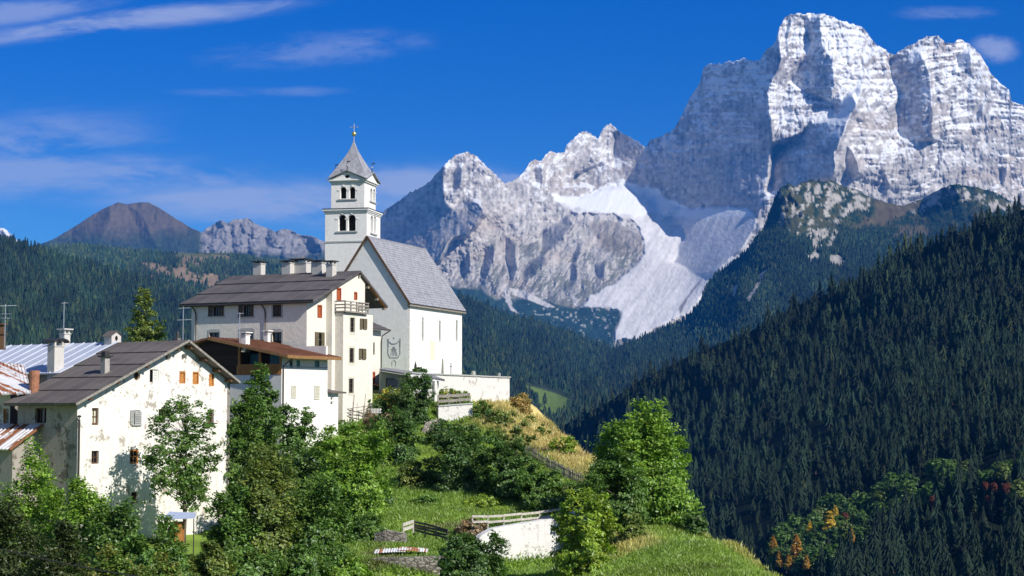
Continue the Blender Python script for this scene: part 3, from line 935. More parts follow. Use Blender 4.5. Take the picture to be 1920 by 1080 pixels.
def keep3(u, v):
    k = np.ones(u.shape)
    k -= mask_any(u, v, ROCKY, 7, 12) * 0.95
    k -= mask_any(u, v, SCARS, 5, 8)
    k -= mask_any(u, v, BARE, 7, 12) * 0.9
    k -= inpoly(u, v + 4, MEADOW) * 0.985
    k *= np.where((v < 430) & (u > 1440), 0.25, 1)
    edge = np.clip((v - c3(u)) / 26, 0, 1)
    k *= np.where(u < 1180, 0.35 + 0.65 * edge, 1)
    return k


U, V, D, P = scatter(655, 1960, 340, 830, c3, D3e, 23, .26, .20, RG, keep3)
h = RG.uniform(14, 28, len(U)) * np.where((V < 440) & (U > 1400), 0.6, 1) * np.where(V > 700, 1.0, 1)
tag(link('conifer_forest', forest_mesh('conifer_forest', P, h, RG.uniform(.85, 1.35, len(U)), greens(len(U), RG, 0.22, U, V), LOWP + MIDP[:1], RG)), 'spruce forest filling the valley and the spur below the snowy peaks', 'forest', kind='stuff')

# -- the big dark slope on the right
c5 = lambda u: sil([(900, 900), (1000, 830), (1040, 806), (1100, 775), (1150, 748), (1200, 714), (1300, 664), (1400, 625), (1500, 570), (1600, 534), (1700, 474), (1800, 440),
                    (1860, 414), (1900, 400), (1960, 375), (2200, 290)], u)
P5 = [(900, 900, 2100), (1040, 806, 2100), (1300, 664, 1850), (1600, 534, 1700), (1920, 392, 1560), (2200, 290, 1400), (1100, 870, 1800), (1300, 970, 1120), (1300, 800, 1600),
      (1500, 1100, 800), (1500, 820, 1250), (1500, 940, 1020), (1920, 1110, 650), (1920, 850, 870), (1700, 960, 880), (1920, 600, 1280), (1650, 680, 1370), (2200, 1110, 560), (2200, 700, 1050),
      (1100, 1110, 1350), (900, 1110, 1700), (1700, 820, 1060)]
D5 = rbf([(a, b) for a, b, c in P5], [c for a, b, c in P5])
D5e = lambda U, V: D5(U, V) + 30 * fbm(U / 120, V / 90, 251, 3)
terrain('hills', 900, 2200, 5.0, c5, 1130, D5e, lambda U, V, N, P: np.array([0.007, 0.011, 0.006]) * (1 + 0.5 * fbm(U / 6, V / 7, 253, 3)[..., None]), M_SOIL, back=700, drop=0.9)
AUT = [(1440, 1120), (1440, 1010), (1500, 985), (1560, 960), (1640, 925), (1720, 905), (1800, 880), (1860, 850), (1960, 830), (1960, 905), (1800, 930), (1700, 970), (1640, 1000), (1600, 1060), (1520, 1120)]
gap5 = lambda u, v: np.clip(1.25 - 1.6 * np.clip(fbm(u / 45, v / 30, 257, 3) - .04, 0, 1) * 2.6, .22, 1)
U, V, D, P = scatter(980, 1990, 380, 1175, c5, D5e, 17, .28, .235, RG, lambda u, v: (1 - 0.72 * inpoly(u, v, AUT)) * gap5(u, v))
h = (9 + 14 * RG.rand(len(U)) ** 1.5) * (1 + .2 * fbm(U / 60, V / 50, 259, 2)) * np.interp(D, [600, 1100, 2100], [1.05, .95, 1.0]) * (1 - 0.3 * inpoly(U, V, AUT))
hp = h / D * F
vis = (U > 1040) & (U < 1950) & (V - hp < 1075)
order = np.argsort(-(hp * vis))
near, rest = order[:290], order[290:]
HIP = [conifer(9, 8, 30 + s, 0.14, 0.18, True, 0.5, 0.4) for s in range(4)]
tag(link('conifer_forest', forest_mesh('conifer_forest', P[rest], h[rest], RG.uniform(.8, 1.6, len(rest)), greens(len(rest), RG, 0.07 + 0.22 * np.clip((1500 - U[rest]) / 350, 0, 1) * np.clip((820 - V[rest]) / 120, 0, 1), U[rest], V[rest], 0.62), HIP, RG)), 'dense dark spruce forest covering the steep right hillside beyond its nearest trees', 'forest', kind='stuff')  # more light greens at upper left, a sunlit look put into the colour
# the nearest spruces stand as trees of their own
SPR = []
for k in range(10):
    Vv, T, S, K = conifer(13 + k % 3, 11, 60 + k, 0.14 + 0.03 * (k % 4), 0.135 + 0.012 * (k % 3), True, 0.55, 0.45)
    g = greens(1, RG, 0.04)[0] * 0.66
    tv = np.unique(T[K == 1])
    C = g[None] * S[:, None]
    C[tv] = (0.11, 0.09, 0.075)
    SPR.append(np_mesh('spruce_tree', Vv, None, T, colors=C, mat=M_NEEDLE))
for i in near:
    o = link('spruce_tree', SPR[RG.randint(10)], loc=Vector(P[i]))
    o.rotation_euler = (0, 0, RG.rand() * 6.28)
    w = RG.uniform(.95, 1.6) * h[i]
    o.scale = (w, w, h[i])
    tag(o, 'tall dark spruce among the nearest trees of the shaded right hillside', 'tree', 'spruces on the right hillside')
# ------------------------------------------------------------ the village hill
G_UV = [(955, 762, 166), (1000, 784, 159), (1060, 819, 149), (1110, 855, 139), (1180, 905, 127), (1290, 978, 111), (1380, 1027, 101), (1470, 1085, 91), (1560, 1142, 82), (1700, 1240, 70),
        (900, 792, 150), (930, 860, 140), (1000, 885, 132), (1100, 905, 127), (1040, 860, 137), (860, 806, 150), (1150, 1000, 108), (1200, 1040, 98), (1150, 1085, 92), (1300, 1085, 90),
        (1240, 1000, 108), (750, 960, 118), (850, 965, 118), (1000, 962, 120), (900, 985, 113), (1100, 950, 121), (780, 1012, 109), (700, 1000, 109), (750, 1040, 101), (850, 1030, 104),
        (1140, 985, 112), (760, 1085, 95), (940, 1070, 103), (1040, 1066, 104), (900, 1046, 103.2), (960, 1064, 104.4), (1010, 1062, 106), (1050, 1056, 107), (1090, 1036, 109.6), (1128, 1004, 113), (930, 984, 108.8), (1020, 972, 111.5), (900, 1085, 98), (1060, 1090, 95), (660, 800, 147), (700, 780, 150), (760, 748, 153), (725, 748, 154), (790, 750, 152.5), (820, 752, 154), (840, 760, 152), (780, 800, 147), (680, 850, 136),
        (800, 880, 132), (900, 920, 126), (610, 860, 136), (560, 870, 134), (480, 960, 126), (420, 1012, 121), (300, 1020, 116), (160, 1010, 113), (60, 1000, 114), (-60, 1000, 116), (600, 980, 112), (520, 1050, 100)]
G_XYZ = [(-24, 60, -11), (0, 60, -11), (22, 60, -15), (-24, 30, -11), (20, 30, -18), (0, 0, -5), (-20, 0, -5), (20, 0, -8), (-30, 88, -10.5), (-10, 80, -10), (8, 80, -10.5), (-45, 100, -9),
         (-14, 166, 3.2), (-8, 176, 3.3), (-4.5, 158, 0.7), (-1.5, 167, 0.6), (1.5, 176, -0.5), (4, 172, -1.5), (-14, 185, 3.3), (-24, 180, 2.5), (-30, 170, 1), (-40, 150, -3), (-60, 170, -6), (-30, 210, -8), (-60, 230, -22), (-5, 200, -6), (0, 230, -25),
         (-80, 120, -9), (-80, 60, -14), (-80, 20, -14), (8, 190, -8), (-30, 145, -3), (-38, 130, -7)]
SKY_E = G_UV[:10]
gp = [tuple(at(u, v, d)) for u, v, d in G_UV] + list(G_XYZ)
for u, v, d in SKY_E:
    p = at(u, v, d)
    gp.append((p.x + 9, p.y + 12, p.z - 11))
    gp.append((p.x + 28, p.y + 40, p.z - 40))
    gp.append((p.x + 70, p.y + 60, p.z - 85))
_gz = rbf([(p[0], p[1]) for p in gp], [p[2] for p in gp])
GX0, GX1, GY0, GY1, GS = -90.0, 110.0, -20.0, 270.0, 0.5
_gx, _gy = np.meshgrid(np.arange(GX0, GX1 + GS, GS), np.arange(GY0, GY1 + GS, GS))
GZ = _gz(_gx, _gy)
GZ = GZ + 0.16 * fbm(_gx / 3.2, _gy / 3.2, 301, 4) + 0.3 * fbm(_gx / 11, _gy / 11, 303, 3)


def flat_pad(cx, cy, hx, hy, heading, z, soft=1.0):
    """level ground for a terrace"""
    global GZ
    s, c = math.sin(R(heading)), math.cos(R(heading))
    a = (_gx - cx) * s + (_gy - cy) * c
    b = -(_gx - cx) * c + (_gy - cy) * s
    d = np.maximum(np.abs(a) - hx, np.abs(b) - hy)
    w = np.clip(1 - d / soft, 0, 1)
    GZ = GZ * (1 - w) + z * w


def gz(x, y):
    return float(bilin(GZ, np.array([x]), np.array([y]), GX0, GY0, GS)[0])


def ground_at(u, v, d0=60, d1=200):
    """first point where the view ray meets the hill"""
    r = ray(u, v)
    prev = None
    d = d0
    while d < d1:
        p = r * d
        if p.z < gz(p.x, p.y):
            return Vector((p.x, p.y, gz(p.x, p.y)))
        d += 0.5
    return None


# churchyard terrace: level ground held by the wall
flat_pad(-3.4, 163.0, 10.5, 1.3, 21.0, 0.55, 1.6)
flat_pad(-7.3, 166.8, 8.2, 3.25, 21.0, 3.1, 0.35)
flat_pad(1.8, 105.0, 3.4, 1.8, 54, -9.9, 1.3)
flat_pad(at(770, 1060, 97.2).x, 97.0, 2.4, 0.9, 90, -9.95, 0.8)
flat_pad(at(752, 1037, 102).x, 101.9, 2.2, 1.3, 90, at(752, 1041, 102).z, 1.2)
h, w = GZ.shape
Vg = np.stack([_gx, _gy, GZ], -1)
uu, vv = proj((Vg[..., 0], np.maximum(Vg[..., 1], 5.0), Vg[..., 2]))
n1 = fbm(_gx / 2.2, _gy / 2.2, 311, 4)
n2 = fbm(_gx / 9, _gy / 9, 313, 3)
n3 = fbm(_gx / 0.9, _gy / 0.9, 315, 2)
cg = np.array([0.205, 0.300, 0.050])[None, None] * (1 + 0.35 * n1 + 0.25 * n3)[..., None]
lush = np.clip(n2 * 2 + 0.3, 0, 1)[..., None]
cg = cg * (1 - 0.45 * lush) + np.array([0.12, 0.225, 0.035]) * 0.45 * lush
straw_m = np.zeros(GZ.shape)
for p, k in (([(955, 730), (1120, 850), (1120, 905), (1090, 900), (1010, 850), (960, 830), (920, 800), (885, 790), (890, 740), (940, 740)], 1.0),
             ([(1130, 960), (1180, 985), (1240, 1020), (1180, 1050), (1120, 1040), (1090, 1000)], 0.55),
             ([(1270, 955), (1500, 1090), (1560, 1150), (1440, 1080), (1330, 1010), (1260, 985)], 0.55)):
    straw_m = np.maximum(straw_m, blur(inpoly(uu + 14 * n2, vv + 10 * n1, p).astype(float), 3) * k)
st_ = np.clip(straw_m * (1.0 + 0.7 * n1 + 0.3 * n3), 0, 1)[..., None]
cg = cg * (1 - st_) + np.array([0.50, 0.40, 0.165]) * (1 + 0.3 * n1 + 0.3 * n3)[..., None] * st_
bare = np.clip((fbm(_gx / 4, _gy / 4, 317, 3) - 0.42) * 6, 0, 0.6)[..., None]
cg = cg * (1 - bare) + np.array([0.16, 0.13, 0.08]) * bare
idx = np.arange(h * w).reshape(h, w)
f = np.stack([idx[:-1, :-1], idx[:-1, 1:], idx[1:, 1:], idx[1:, :-1]], -1).reshape(-1, 4)
hill = link('grass_hill', np_mesh('grass_hill', Vg.reshape(-1, 3), f, colors=np.clip(cg, 0.01, .8).reshape(-1, 3), mat=M_SOIL, smooth=True))
tag(hill, kind='structure')
# valley floor, one sheet out to the horizon
bm = bmesh.new()
bmesh.ops.create_grid(bm, x_segments=40, y_segments=40, size=30000)
me = bpy.data.meshes.new('ground')
bm.to_mesh(me); bm.free()
me.materials.append(mat_plain('valley_ground', (0.05, 0.075, 0.03), 1.0, nscale=0.01, var=0.3))
tag(link('ground', me, loc=(0, 0, -405)), kind='structure')

# grass blades standing on the hill (one sheet of ground cover)
rg = np.random.RandomState(17)
N_ = 85000
Vb, Fb, Cb = [], [], []
gu = rg.uniform(380, 1520, N_ * 2)
gv = rg.uniform(745, 1085, N_ * 2)
skyl = np.interp(gu, [955, 1000, 1060, 1110, 1180, 1290, 1380, 1470, 1560], [758, 780, 815, 851, 901, 974, 1023, 1081, 1140])
ok = gv > np.where(gu > 955, skyl - 3, 745)
gu, gv = gu[ok][:N_], gv[ok][:N_]
gd = 78.0 + 1.0 * rg.rand(len(gu))
alive = np.ones(len(gu), bool)
rr = at_np(gu, gv, np.ones(len(gu)))
while gd.max() < 185 and alive.any():
    px, py, pz = rr[:, 0] * gd, gd, rr[:, 2] * gd
    under = pz < bilin(GZ, px, py, GX0, GY0, GS)
    alive &= ~under
    gd = np.where(alive, gd + 1.0, gd)
    if gd[alive].min(initial=999) >= 185: break
hit = ~alive
px, py = (rr[:, 0] * gd)[hit], gd[hit]
pz = bilin(GZ, px, py, GX0, GY0, GS)
base_c = np.stack([bilin(cg[..., k], px, py, GX0, GY0, GS) for k in range(3)], -1)
strw = bilin(st_[..., 0], px, py, GX0, GY0, GS)
nb = 3
for b in range(nb):
    an = rg.rand(len(px)) * 6.28
    ox, oy = rg.normal(0, .16, len(px)), rg.normal(0, .16, len(px))
    hh = rg.uniform(.08, .22, len(px)) * (1 + 1.2 * strw)
    wd = 0.035 + 0.025 * rg.rand(len(px))
    lx, ly = rg.normal(0, .12, len(px)), rg.normal(0, .12, len(px))
    o = len(px) * 3 * b
    a = np.stack([px + ox - wd * np.cos(an), py + oy - wd * np.sin(an), pz - .05], -1)
    c = np.stack([px + ox + wd * np.cos(an), py + oy + wd * np.sin(an), pz - .05], -1)
    t_ = np.stack([px + ox + lx, py + oy + ly, pz + hh], -1)
    Vb.append(np.stack([a, c, t_], 1).reshape(-1, 3))
    Fb.append((np.arange(len(px))[:, None] * 3 + np.array([0, 1, 2])) + o)
    cc = base_c * rg.uniform(.85, 1.6, (len(px), 1))
    Cb.append(np.repeat(cc, 3, 0))
gr = link('grass', np_mesh('grass', np.concatenate(Vb), None, np.concatenate(Fb), colors=np.clip(np.concatenate(Cb), 0, .7), mat=M_LEAF))
tag(gr, 'rough green and straw coloured grass growing on the village hill', 'grass', kind='stuff')
# ------------------------------------------------------------ building helpers
from mathutils.geometry import delaunay_2d_cdt


class MB:
    def __init__(self):
        self.v, self.f = [], []

    def add(self, vs, fs):
        o = len(self.v)
        self.v += [tuple(p) for p in vs]
        self.f += [tuple(i + o for i in f) for f in fs]
        return self

    def box(self, x0, x1, y0, y1, z0, z1):
        vs = [(x, y, z) for z in (z0, z1) for y in (y0, y1) for x in (x0, x1)]
        return self.add(vs, [(0, 2, 3, 1), (4, 5, 7, 6), (0, 1, 5, 4), (2, 6, 7, 3), (0, 4, 6, 2), (1, 3, 7, 5)])

    def bar(self, a, b, w, h=None):
        """rectangular bar from a to b"""
        a, b = Vector(a), Vector(b)
        h = h or w
        d = (b - a).normalized()
        s = d.cross(Vector((0, 0, 1)))
        if s.length < 1e-4: s = Vector((1, 0, 0))
        s.normalize()
        t = s.cross(d)
        vs = []
        for p in (a, b):
            for i, j in ((-1, -1), (1, -1), (1, 1), (-1, 1)):
                vs.append(p + s * i * w / 2 + t * j * h / 2)
        return self.add(vs, [(3, 2, 1, 0), (4, 5, 6, 7), (0, 1, 5, 4), (1, 2, 6, 5), (2, 3, 7, 6), (3, 0, 4, 7)])

    def tube(self, pts, r, n=8, cap=True):
        """round tube through points; r a number or one radius per point"""
        pts = [Vector(p) for p in pts]
        rs = r if isinstance(r, (list, tuple)) else [r] * len(pts)
        vs, fs = [], []
        for i, p in enumerate(pts):
            d = (pts[min(i + 1, len(pts) - 1)] - pts[max(i - 1, 0)]).normalized()
            s = d.cross(Vector((0, 0, 1)))
            if s.length < 1e-3: s = Vector((1, 0, 0))
            s.normalize()
            t = d.cross(s)
            for k in range(n):
                a = 2 * math.pi * k / n
                vs.append(p + (s * math.cos(a) + t * math.sin(a)) * rs[i])
        for i in range(len(pts) - 1):
            for k in range(n):
                a, b = i * n + k, i * n + (k + 1) % n
                fs.append((a, b, b + n, a + n))
        if cap:
            fs.append(tuple(range(n - 1, -1, -1)))
            fs.append(tuple(range((len(pts) - 1) * n, len(pts) * n)))
        return self.add(vs, fs)

    def ball(self, c, r, n=10, m=6, sz=1.0):
        vs, fs = [], []
        for i in range(m + 1):
            th = math.pi * i / m
            for k in range(n):
                a = 2 * math.pi * k / n
                vs.append((c[0] + r * math.sin(th) * math.cos(a), c[1] + r * math.sin(th) * math.sin(a), c[2] + r * sz * math.cos(th)))
        for i in range(m):
            for k in range(n):
                a, b = i * n + k, i * n + (k + 1) % n
                fs.append((a, a + n, b + n, b))
        return self.add(vs, fs)

    def extrude(self, pts, d):
        """polygon of 3D points pushed by vector d into a solid"""
        pts = [Vector(p) for p in pts]
        d = Vector(d)
        n = len(pts)
        vs = pts + [p + d for p in pts]
        fs = [tuple(range(n)), tuple(range(2 * n - 1, n - 1, -1))] + [(i, i + n, (i + 1) % n + n, (i + 1) % n) for i in range(n)]
        return self.add(vs, fs)

    def build(self, name, mat, parent=None, smooth=False, fix=True):
        me = bpy.data.meshes.new(name)
        me.from_pydata(self.v, [], self.f)
        if fix:
            b = bmesh.new()
            b.from_mesh(me)
            bmesh.ops.remove_doubles(b, verts=b.verts, dist=1e-5)
            bmesh.ops.recalc_face_normals(b, faces=b.faces)
            b.to_mesh(me)
            b.free()
        if smooth: me.shade_smooth()
        me.materials.append(mat)
        return link(name, me, parent)


class Frame:
    """house frame: local X runs along heading phi, local Y along phi - 90, Z up"""
    def __init__(self, name, origin, phi, label, cat, group=None):
        self.o = Vector(origin)
        self.phi = phi
        s, c = math.sin(R(phi)), math.cos(R(phi))
        self.X, self.Y = Vector((s, c, 0)), Vector((-c, s, 0))
        self.e = bpy.data.objects.new(name, None)
        COL.objects.link(self.e)
        self.e.location = self.o
        self.e.rotation_euler = (0, 0, R(90 - phi))
        self.e.empty_display_size = 0.5
        tag(self.e, label, cat, group)

    def loc(self, p):
        d = Vector(p) - self.o
        return Vector((d.dot(self.X), d.dot(self.Y), d.z))

    def on_y(self, u, v, y=0.0):
        """(x, z) where the picture point meets the plane Y = y"""
        r = ray(u, v)
        t = (self.o.dot(self.Y) + y) / r.dot(self.Y)
        p = self.loc(r * t)
        return p.x, p.z

    def on_x(self, u, v, x=0.0):
        r = ray(u, v)
        t = (self.o.dot(self.X) + x) / r.dot(self.X)
        p = self.loc(r * t)
        return p.y, p.z


def wall_mesh(name, outline, holes, to3, mat, parent, reveal=0.22):
    """a flat wall with real openings; to3(a, b, depth) -> local point"""
    pts, edges, loops = [], [], []
    for poly in [outline] + holes:
        o = len(pts)
        pts += [Vector(p) for p in poly]
        n = len(poly)
        edges += [(o + i, o + (i + 1) % n) for i in range(n)]
        loops.append((o, n))
    vs, es, fs, *_ = delaunay_2d_cdt(pts, edges, [], 1, 1e-5)
    m = MB()
    keep = []
    for f in fs:
        c = sum((vs[i] for i in f), Vector((0, 0))) / len(f)
        if any(bool(inpoly(np.array([c.x]), np.array([c.y]), h)[0]) for h in holes): continue
        keep.append(tuple(f))
    m.add([to3(p.x, p.y, 0.0) for p in vs], keep)
    for h in holes:
        n = len(h)
        q = [to3(a, b, 0.0) for a, b in h] + [to3(a, b, reveal) for a, b in h]
        m.add(q, [(i, (i + 1) % n, (i + 1) % n + n, i + n) for i in range(n)])
    return m.build(name, mat, parent)


def rect(a0, b0, a1, b1):
    a0, a1 = min(a0, a1), max(a0, a1)
    b0, b1 = min(b0, b1), max(b0, b1)
    return [(a0, b0), (a1, b0), (a1, b1), (a0, b1)]


def arch(a0, b0, a1, b1, n=8):
    a0, a1 = min(a0, a1), max(a0, a1)
    b0, b1 = min(b0, b1), max(b0, b1)
    r = (a1 - a0) / 2
    c = (a0 + a1) / 2
    return [(a0, b0), (a1, b0)] + [(c + r * math.cos(math.pi * k / n), b1 - r + r * math.sin(math.pi * k / n)) for k in range(n + 1)]


def oval(ca, cb, ra, rb, n=14):
    return [(ca + ra * math.cos(2 * math.pi * k / n), cb + rb * math.sin(2 * math.pi * k / n)) for k in range(n)]


def bbox(p):
    a = [q[0] for q in p]; b = [q[1] for q in p]
    return min(a), min(b), max(a), max(b)


def window(poly, to3, parent, fmat, nx=2, ny=2, depth=0.16, name='window', gmat=None, label=None, solid=None, fw=0.07):
    """frame with glazing bars; child pane; or a solid leaf of boards when solid is a material"""
    a0, b0, a1, b1 = bbox(poly)
    c = Vector(((a0 + a1) / 2, (b0 + b1) / 2))
    inner = [tuple(c + (Vector(p) - c) * (1 - 2 * fw / max(0.3, min(a1 - a0, b1 - b0)))) for p in poly]
    m = MB()
    n = len(poly)
    q = [to3(*p, depth - .05) for p in poly] + [to3(*p, depth - .05) for p in inner] + [to3(*p, depth + .03) for p in inner]
    m.add(q, [(i, (i + 1) % n, (i + 1) % n + n, i + n) for i in range(n)] + [(i + n, (i + 1) % n + n, (i + 1) % n + 2 * n, i + 2 * n) for i in range(n)])
    t = 0.02
    for k in range(1, nx):
        x = a0 + (a1 - a0) * k / nx
        m.add(*_bar3(to3, x - t, x + t, b0 + .03, b1 - .05, depth - .03, depth + .02))
    for k in range(1, ny):
        y = b0 + (b1 - b0) * k / ny
        m.add(*_bar3(to3, a0 + .03, a1 - .03, y - t, y + t, depth - .035, depth + .02))
    w = m.build(name, fmat, parent)
    if label: w['label'] = label
    g = MB()
    g.add([to3(*p, depth + .035) for p in poly], [tuple(range(n))])
    g.build('pane' if solid is None else 'leaf_boards', gmat or (M_GLASS if solid is None else solid), w)
    return w


def _bar3(to3, a0, a1, b0, b1, d0, d1):
    vs = [to3(a, b, d) for d in (d0, d1) for b in (b0, b1) for a in (a0, a1)]
    return vs, [(0, 2, 3, 1), (4, 5, 7, 6), (0, 1, 5, 4), (2, 6, 7, 3), (0, 4, 6, 2), (1, 3, 7, 5)]


def shutter(a0, a1, b0, b1, to3, parent, mat, name='shutter', slats=7, lean=0.0, out=0.04):
    """louvred shutter leaf lying against the wall"""
    m = MB()
    a0, a1 = min(a0, a1), max(a0, a1)
    b0, b1 = min(b0, b1), max(b0, b1)
    fr = 0.06
    for q in ((a0, a0 + fr, b0, b1), (a1 - fr, a1, b0, b1), (a0 + fr, a1 - fr, b0, b0 + fr), (a0 + fr, a1 - fr, b1 - fr, b1)):
        m.add(*_bar3(to3, *q, -out - .045, -out))
    n = slats
    for k in range(n):
        y0 = b0 + fr + (b1 - b0 - 2 * fr) * k / n
        y1 = b0 + fr + (b1 - b0 - 2 * fr) * (k + .8) / n
        m.add(*_bar3(to3, a0 + fr, a1 - fr, y0, y1, -out - .035, -out - .012))
    return m.build(name, mat, parent)


def sill(a0, a1, b, to3, parent, mat, out=0.12, th=0.07, name='sill'):
    m = MB()
    m.add(*_bar3(to3, min(a0, a1) - .08, max(a0, a1) + .08, b - th, b, -out, 0.05))
    return m.build(name, mat, parent)


def roof_slope(p_low0, p_low1, p_top0, p_top1, th, courses, lap, mat, parent, name='roof', seams=0, seam_h=0.03, seam_mat=None, jitter=0.0, seed=0):
    """one roof slope from lower edge (low0-low1) to upper edge (top0-top1) made of lapped courses with real steps"""
    l0, l1, t0, t1 = map(Vector, (p_low0, p_low1, p_top0, p_top1))
    n = (l1 - l0).cross(t0 - l0).normalized()
    if n.z < 0: n = -n
    rg_ = random.Random(seed)
    m = MB()
    for k in range(courses):
        s0, s1 = k / courses, (k + 1) / courses + (0.012 if k < courses - 1 else 0)
        a, b = l0.lerp(t0, s0), l1.lerp(t1, s0)
        c, d = l1.lerp(t1, s1), l0.lerp(t0, s1)
        up = lap * 1.0
        m.add([a - n * th, b - n * th, c - n * th, d - n * th, a + n * up, b + n * up, c, d],
              [(0, 1, 2, 3), (7, 6, 5, 4), (0, 4, 5, 1), (1, 5, 6, 2), (2, 6, 7, 3), (3, 7, 4, 0)])
    if seams:
        for k in range(seams + 1):
            s = k / seams
            s = min(max(s, 0.004), 0.996)
            a, b = l0.lerp(l1, s), t0.lerp(t1, s)
            m.bar(a + n * (seam_h / 2 + lap * .5), b + n * (seam_h / 2 + lap * .5), 0.045, seam_h + lap)
    return m.build(name, mat, parent, fix=True)


def chimney(F_, x, y, z0, z1, sx, sy, parent, mat, cap='slab', capmat=None, legs=0.35, name='chimney'):
    """chimney stack with a raised cap on small piers; children: cap"""
    m = MB()
    m.box(x - sx / 2, x + sx / 2, y - sy / 2, y + sy / 2, z0, z1)
    m.box(x - sx / 2 - .05, x + sx / 2 + .05, y - sy / 2 - .05, y + sy / 2 + .05, z1, z1 + .07)
    for i in (-1, 1):
        for j in (-1, 1):
            cx, cy = x + i * (sx / 2 - .09), y + j * (sy / 2 - .09)
            m.box(cx - .07, cx + .07, cy - .07, cy + .07, z1 + .07, z1 + .07 + legs)
    o = m.build(name, mat, parent)
    c = MB()
    zt = z1 + .07 + legs
    if cap == 'slab':
        c.box(x - sx / 2 - .16, x + sx / 2 + .16, y - sy / 2 - .16, y + sy / 2 + .16, zt, zt + .09)
    elif cap == 'arch':
        n = 8
        prof = [(x + (sx / 2 + .28) * math.cos(math.pi * k / n), zt - .1 + .28 * math.sin(math.pi * k / n)) for k in range(n + 1)]
        pts = [(a, y - sy / 2 - .25, b) for a, b in prof] + [(a * 1.0, y - sy / 2 - .25, b - .05) for a, b in prof[::-1]]
        c.extrude(pts, (0, sy + .5, 0))
    elif cap == 'gable':
        a, b = sx / 2 + .14, sy / 2 + .14
        c.extrude([(x - a, y - b, zt), (x + a, y - b, zt), (x, y - b, zt + .45)], (0, 2 * b, 0))
    c.build('cap', capmat or mat, o)
    return o


# materials ---------------------------------------------------------------
def mat_plaster(name, col, patch=(0.30, 0.28, 0.25), amount=0.35, scale=0.8, rough=0.95, bump=0.35, streak=0.12):
    """old lime plaster: mottled, with crumbled patches showing stone and faint runs of dirt"""
    m, t = mat_new(name)
    tcx = t.n('ShaderNodeTexCoord')
    n1 = t.noise((tcx, 'Object'), scale, 7, 0.66)
    n2 = t.noise((tcx, 'Object'), scale * 4.5, 6, 0.7)
    mp = t.n('ShaderNodeMapping', {'Vector': (tcx, 'Object'), 'Scale': (3.0, 3.0, 0.35)})
    n3 = t.noise((mp, 0), 1.3, 5, 0.6)
    base = t.mix(t.n('ShaderNodeMapRange', {0: (n2, 0), 1: .3, 2: .7}), tuple(c * .88 for c in col), tuple(min(.9, c * 1.05) for c in col))
    run = t.n('ShaderNodeMapRange', {0: (n3, 0), 1: .52, 2: .75, 3: 0.0, 4: streak})
    base = t.mix((run, 0), base, tuple(c * .55 for c in patch))
    th = 0.5 + (0.5 - amount) * 0.36
    big = t.math('ADD', (n1, 0), t.math('MULTIPLY', t.math('SUBTRACT', (n2, 0), 0.5), 0.55))
    pm = t.n('ShaderNodeMapRange', {0: big, 1: th + .06, 2: th + .10})
    pc = t.mix((n2, 0), tuple(c * .7 for c in patch), tuple(c * 1.25 for c in patch))
    colr = t.mix((pm, 0), base, pc)
    n4 = t.noise((tcx, 'Object'), scale * 6.0, 3, 0.5)
    sp2 = t.n('ShaderNodeMapRange', {0: (n4, 0), 1: 0.735 - 0.09 * amount, 2: 0.755 - 0.09 * amount})
    colr = t.mix((sp2, 0), colr, tuple(c * .45 for c in patch))
    b = t.n('ShaderNodeBsdfPrincipled', {'Base Color': colr, 'Roughness': rough, 'Specular IOR Level': 0.15})
    hgt = t.math('SUBTRACT', (n2, 0), t.math('MULTIPLY', (pm, 0), 0.5))
    bp = t.n('ShaderNodeBump', {'Strength': bump, 'Distance': 0.06, 'Height': hgt})
    t.put(b, 'Normal', (bp, 0))
    t.n('ShaderNodeOutputMaterial', {0: (b, 0)})
    return m


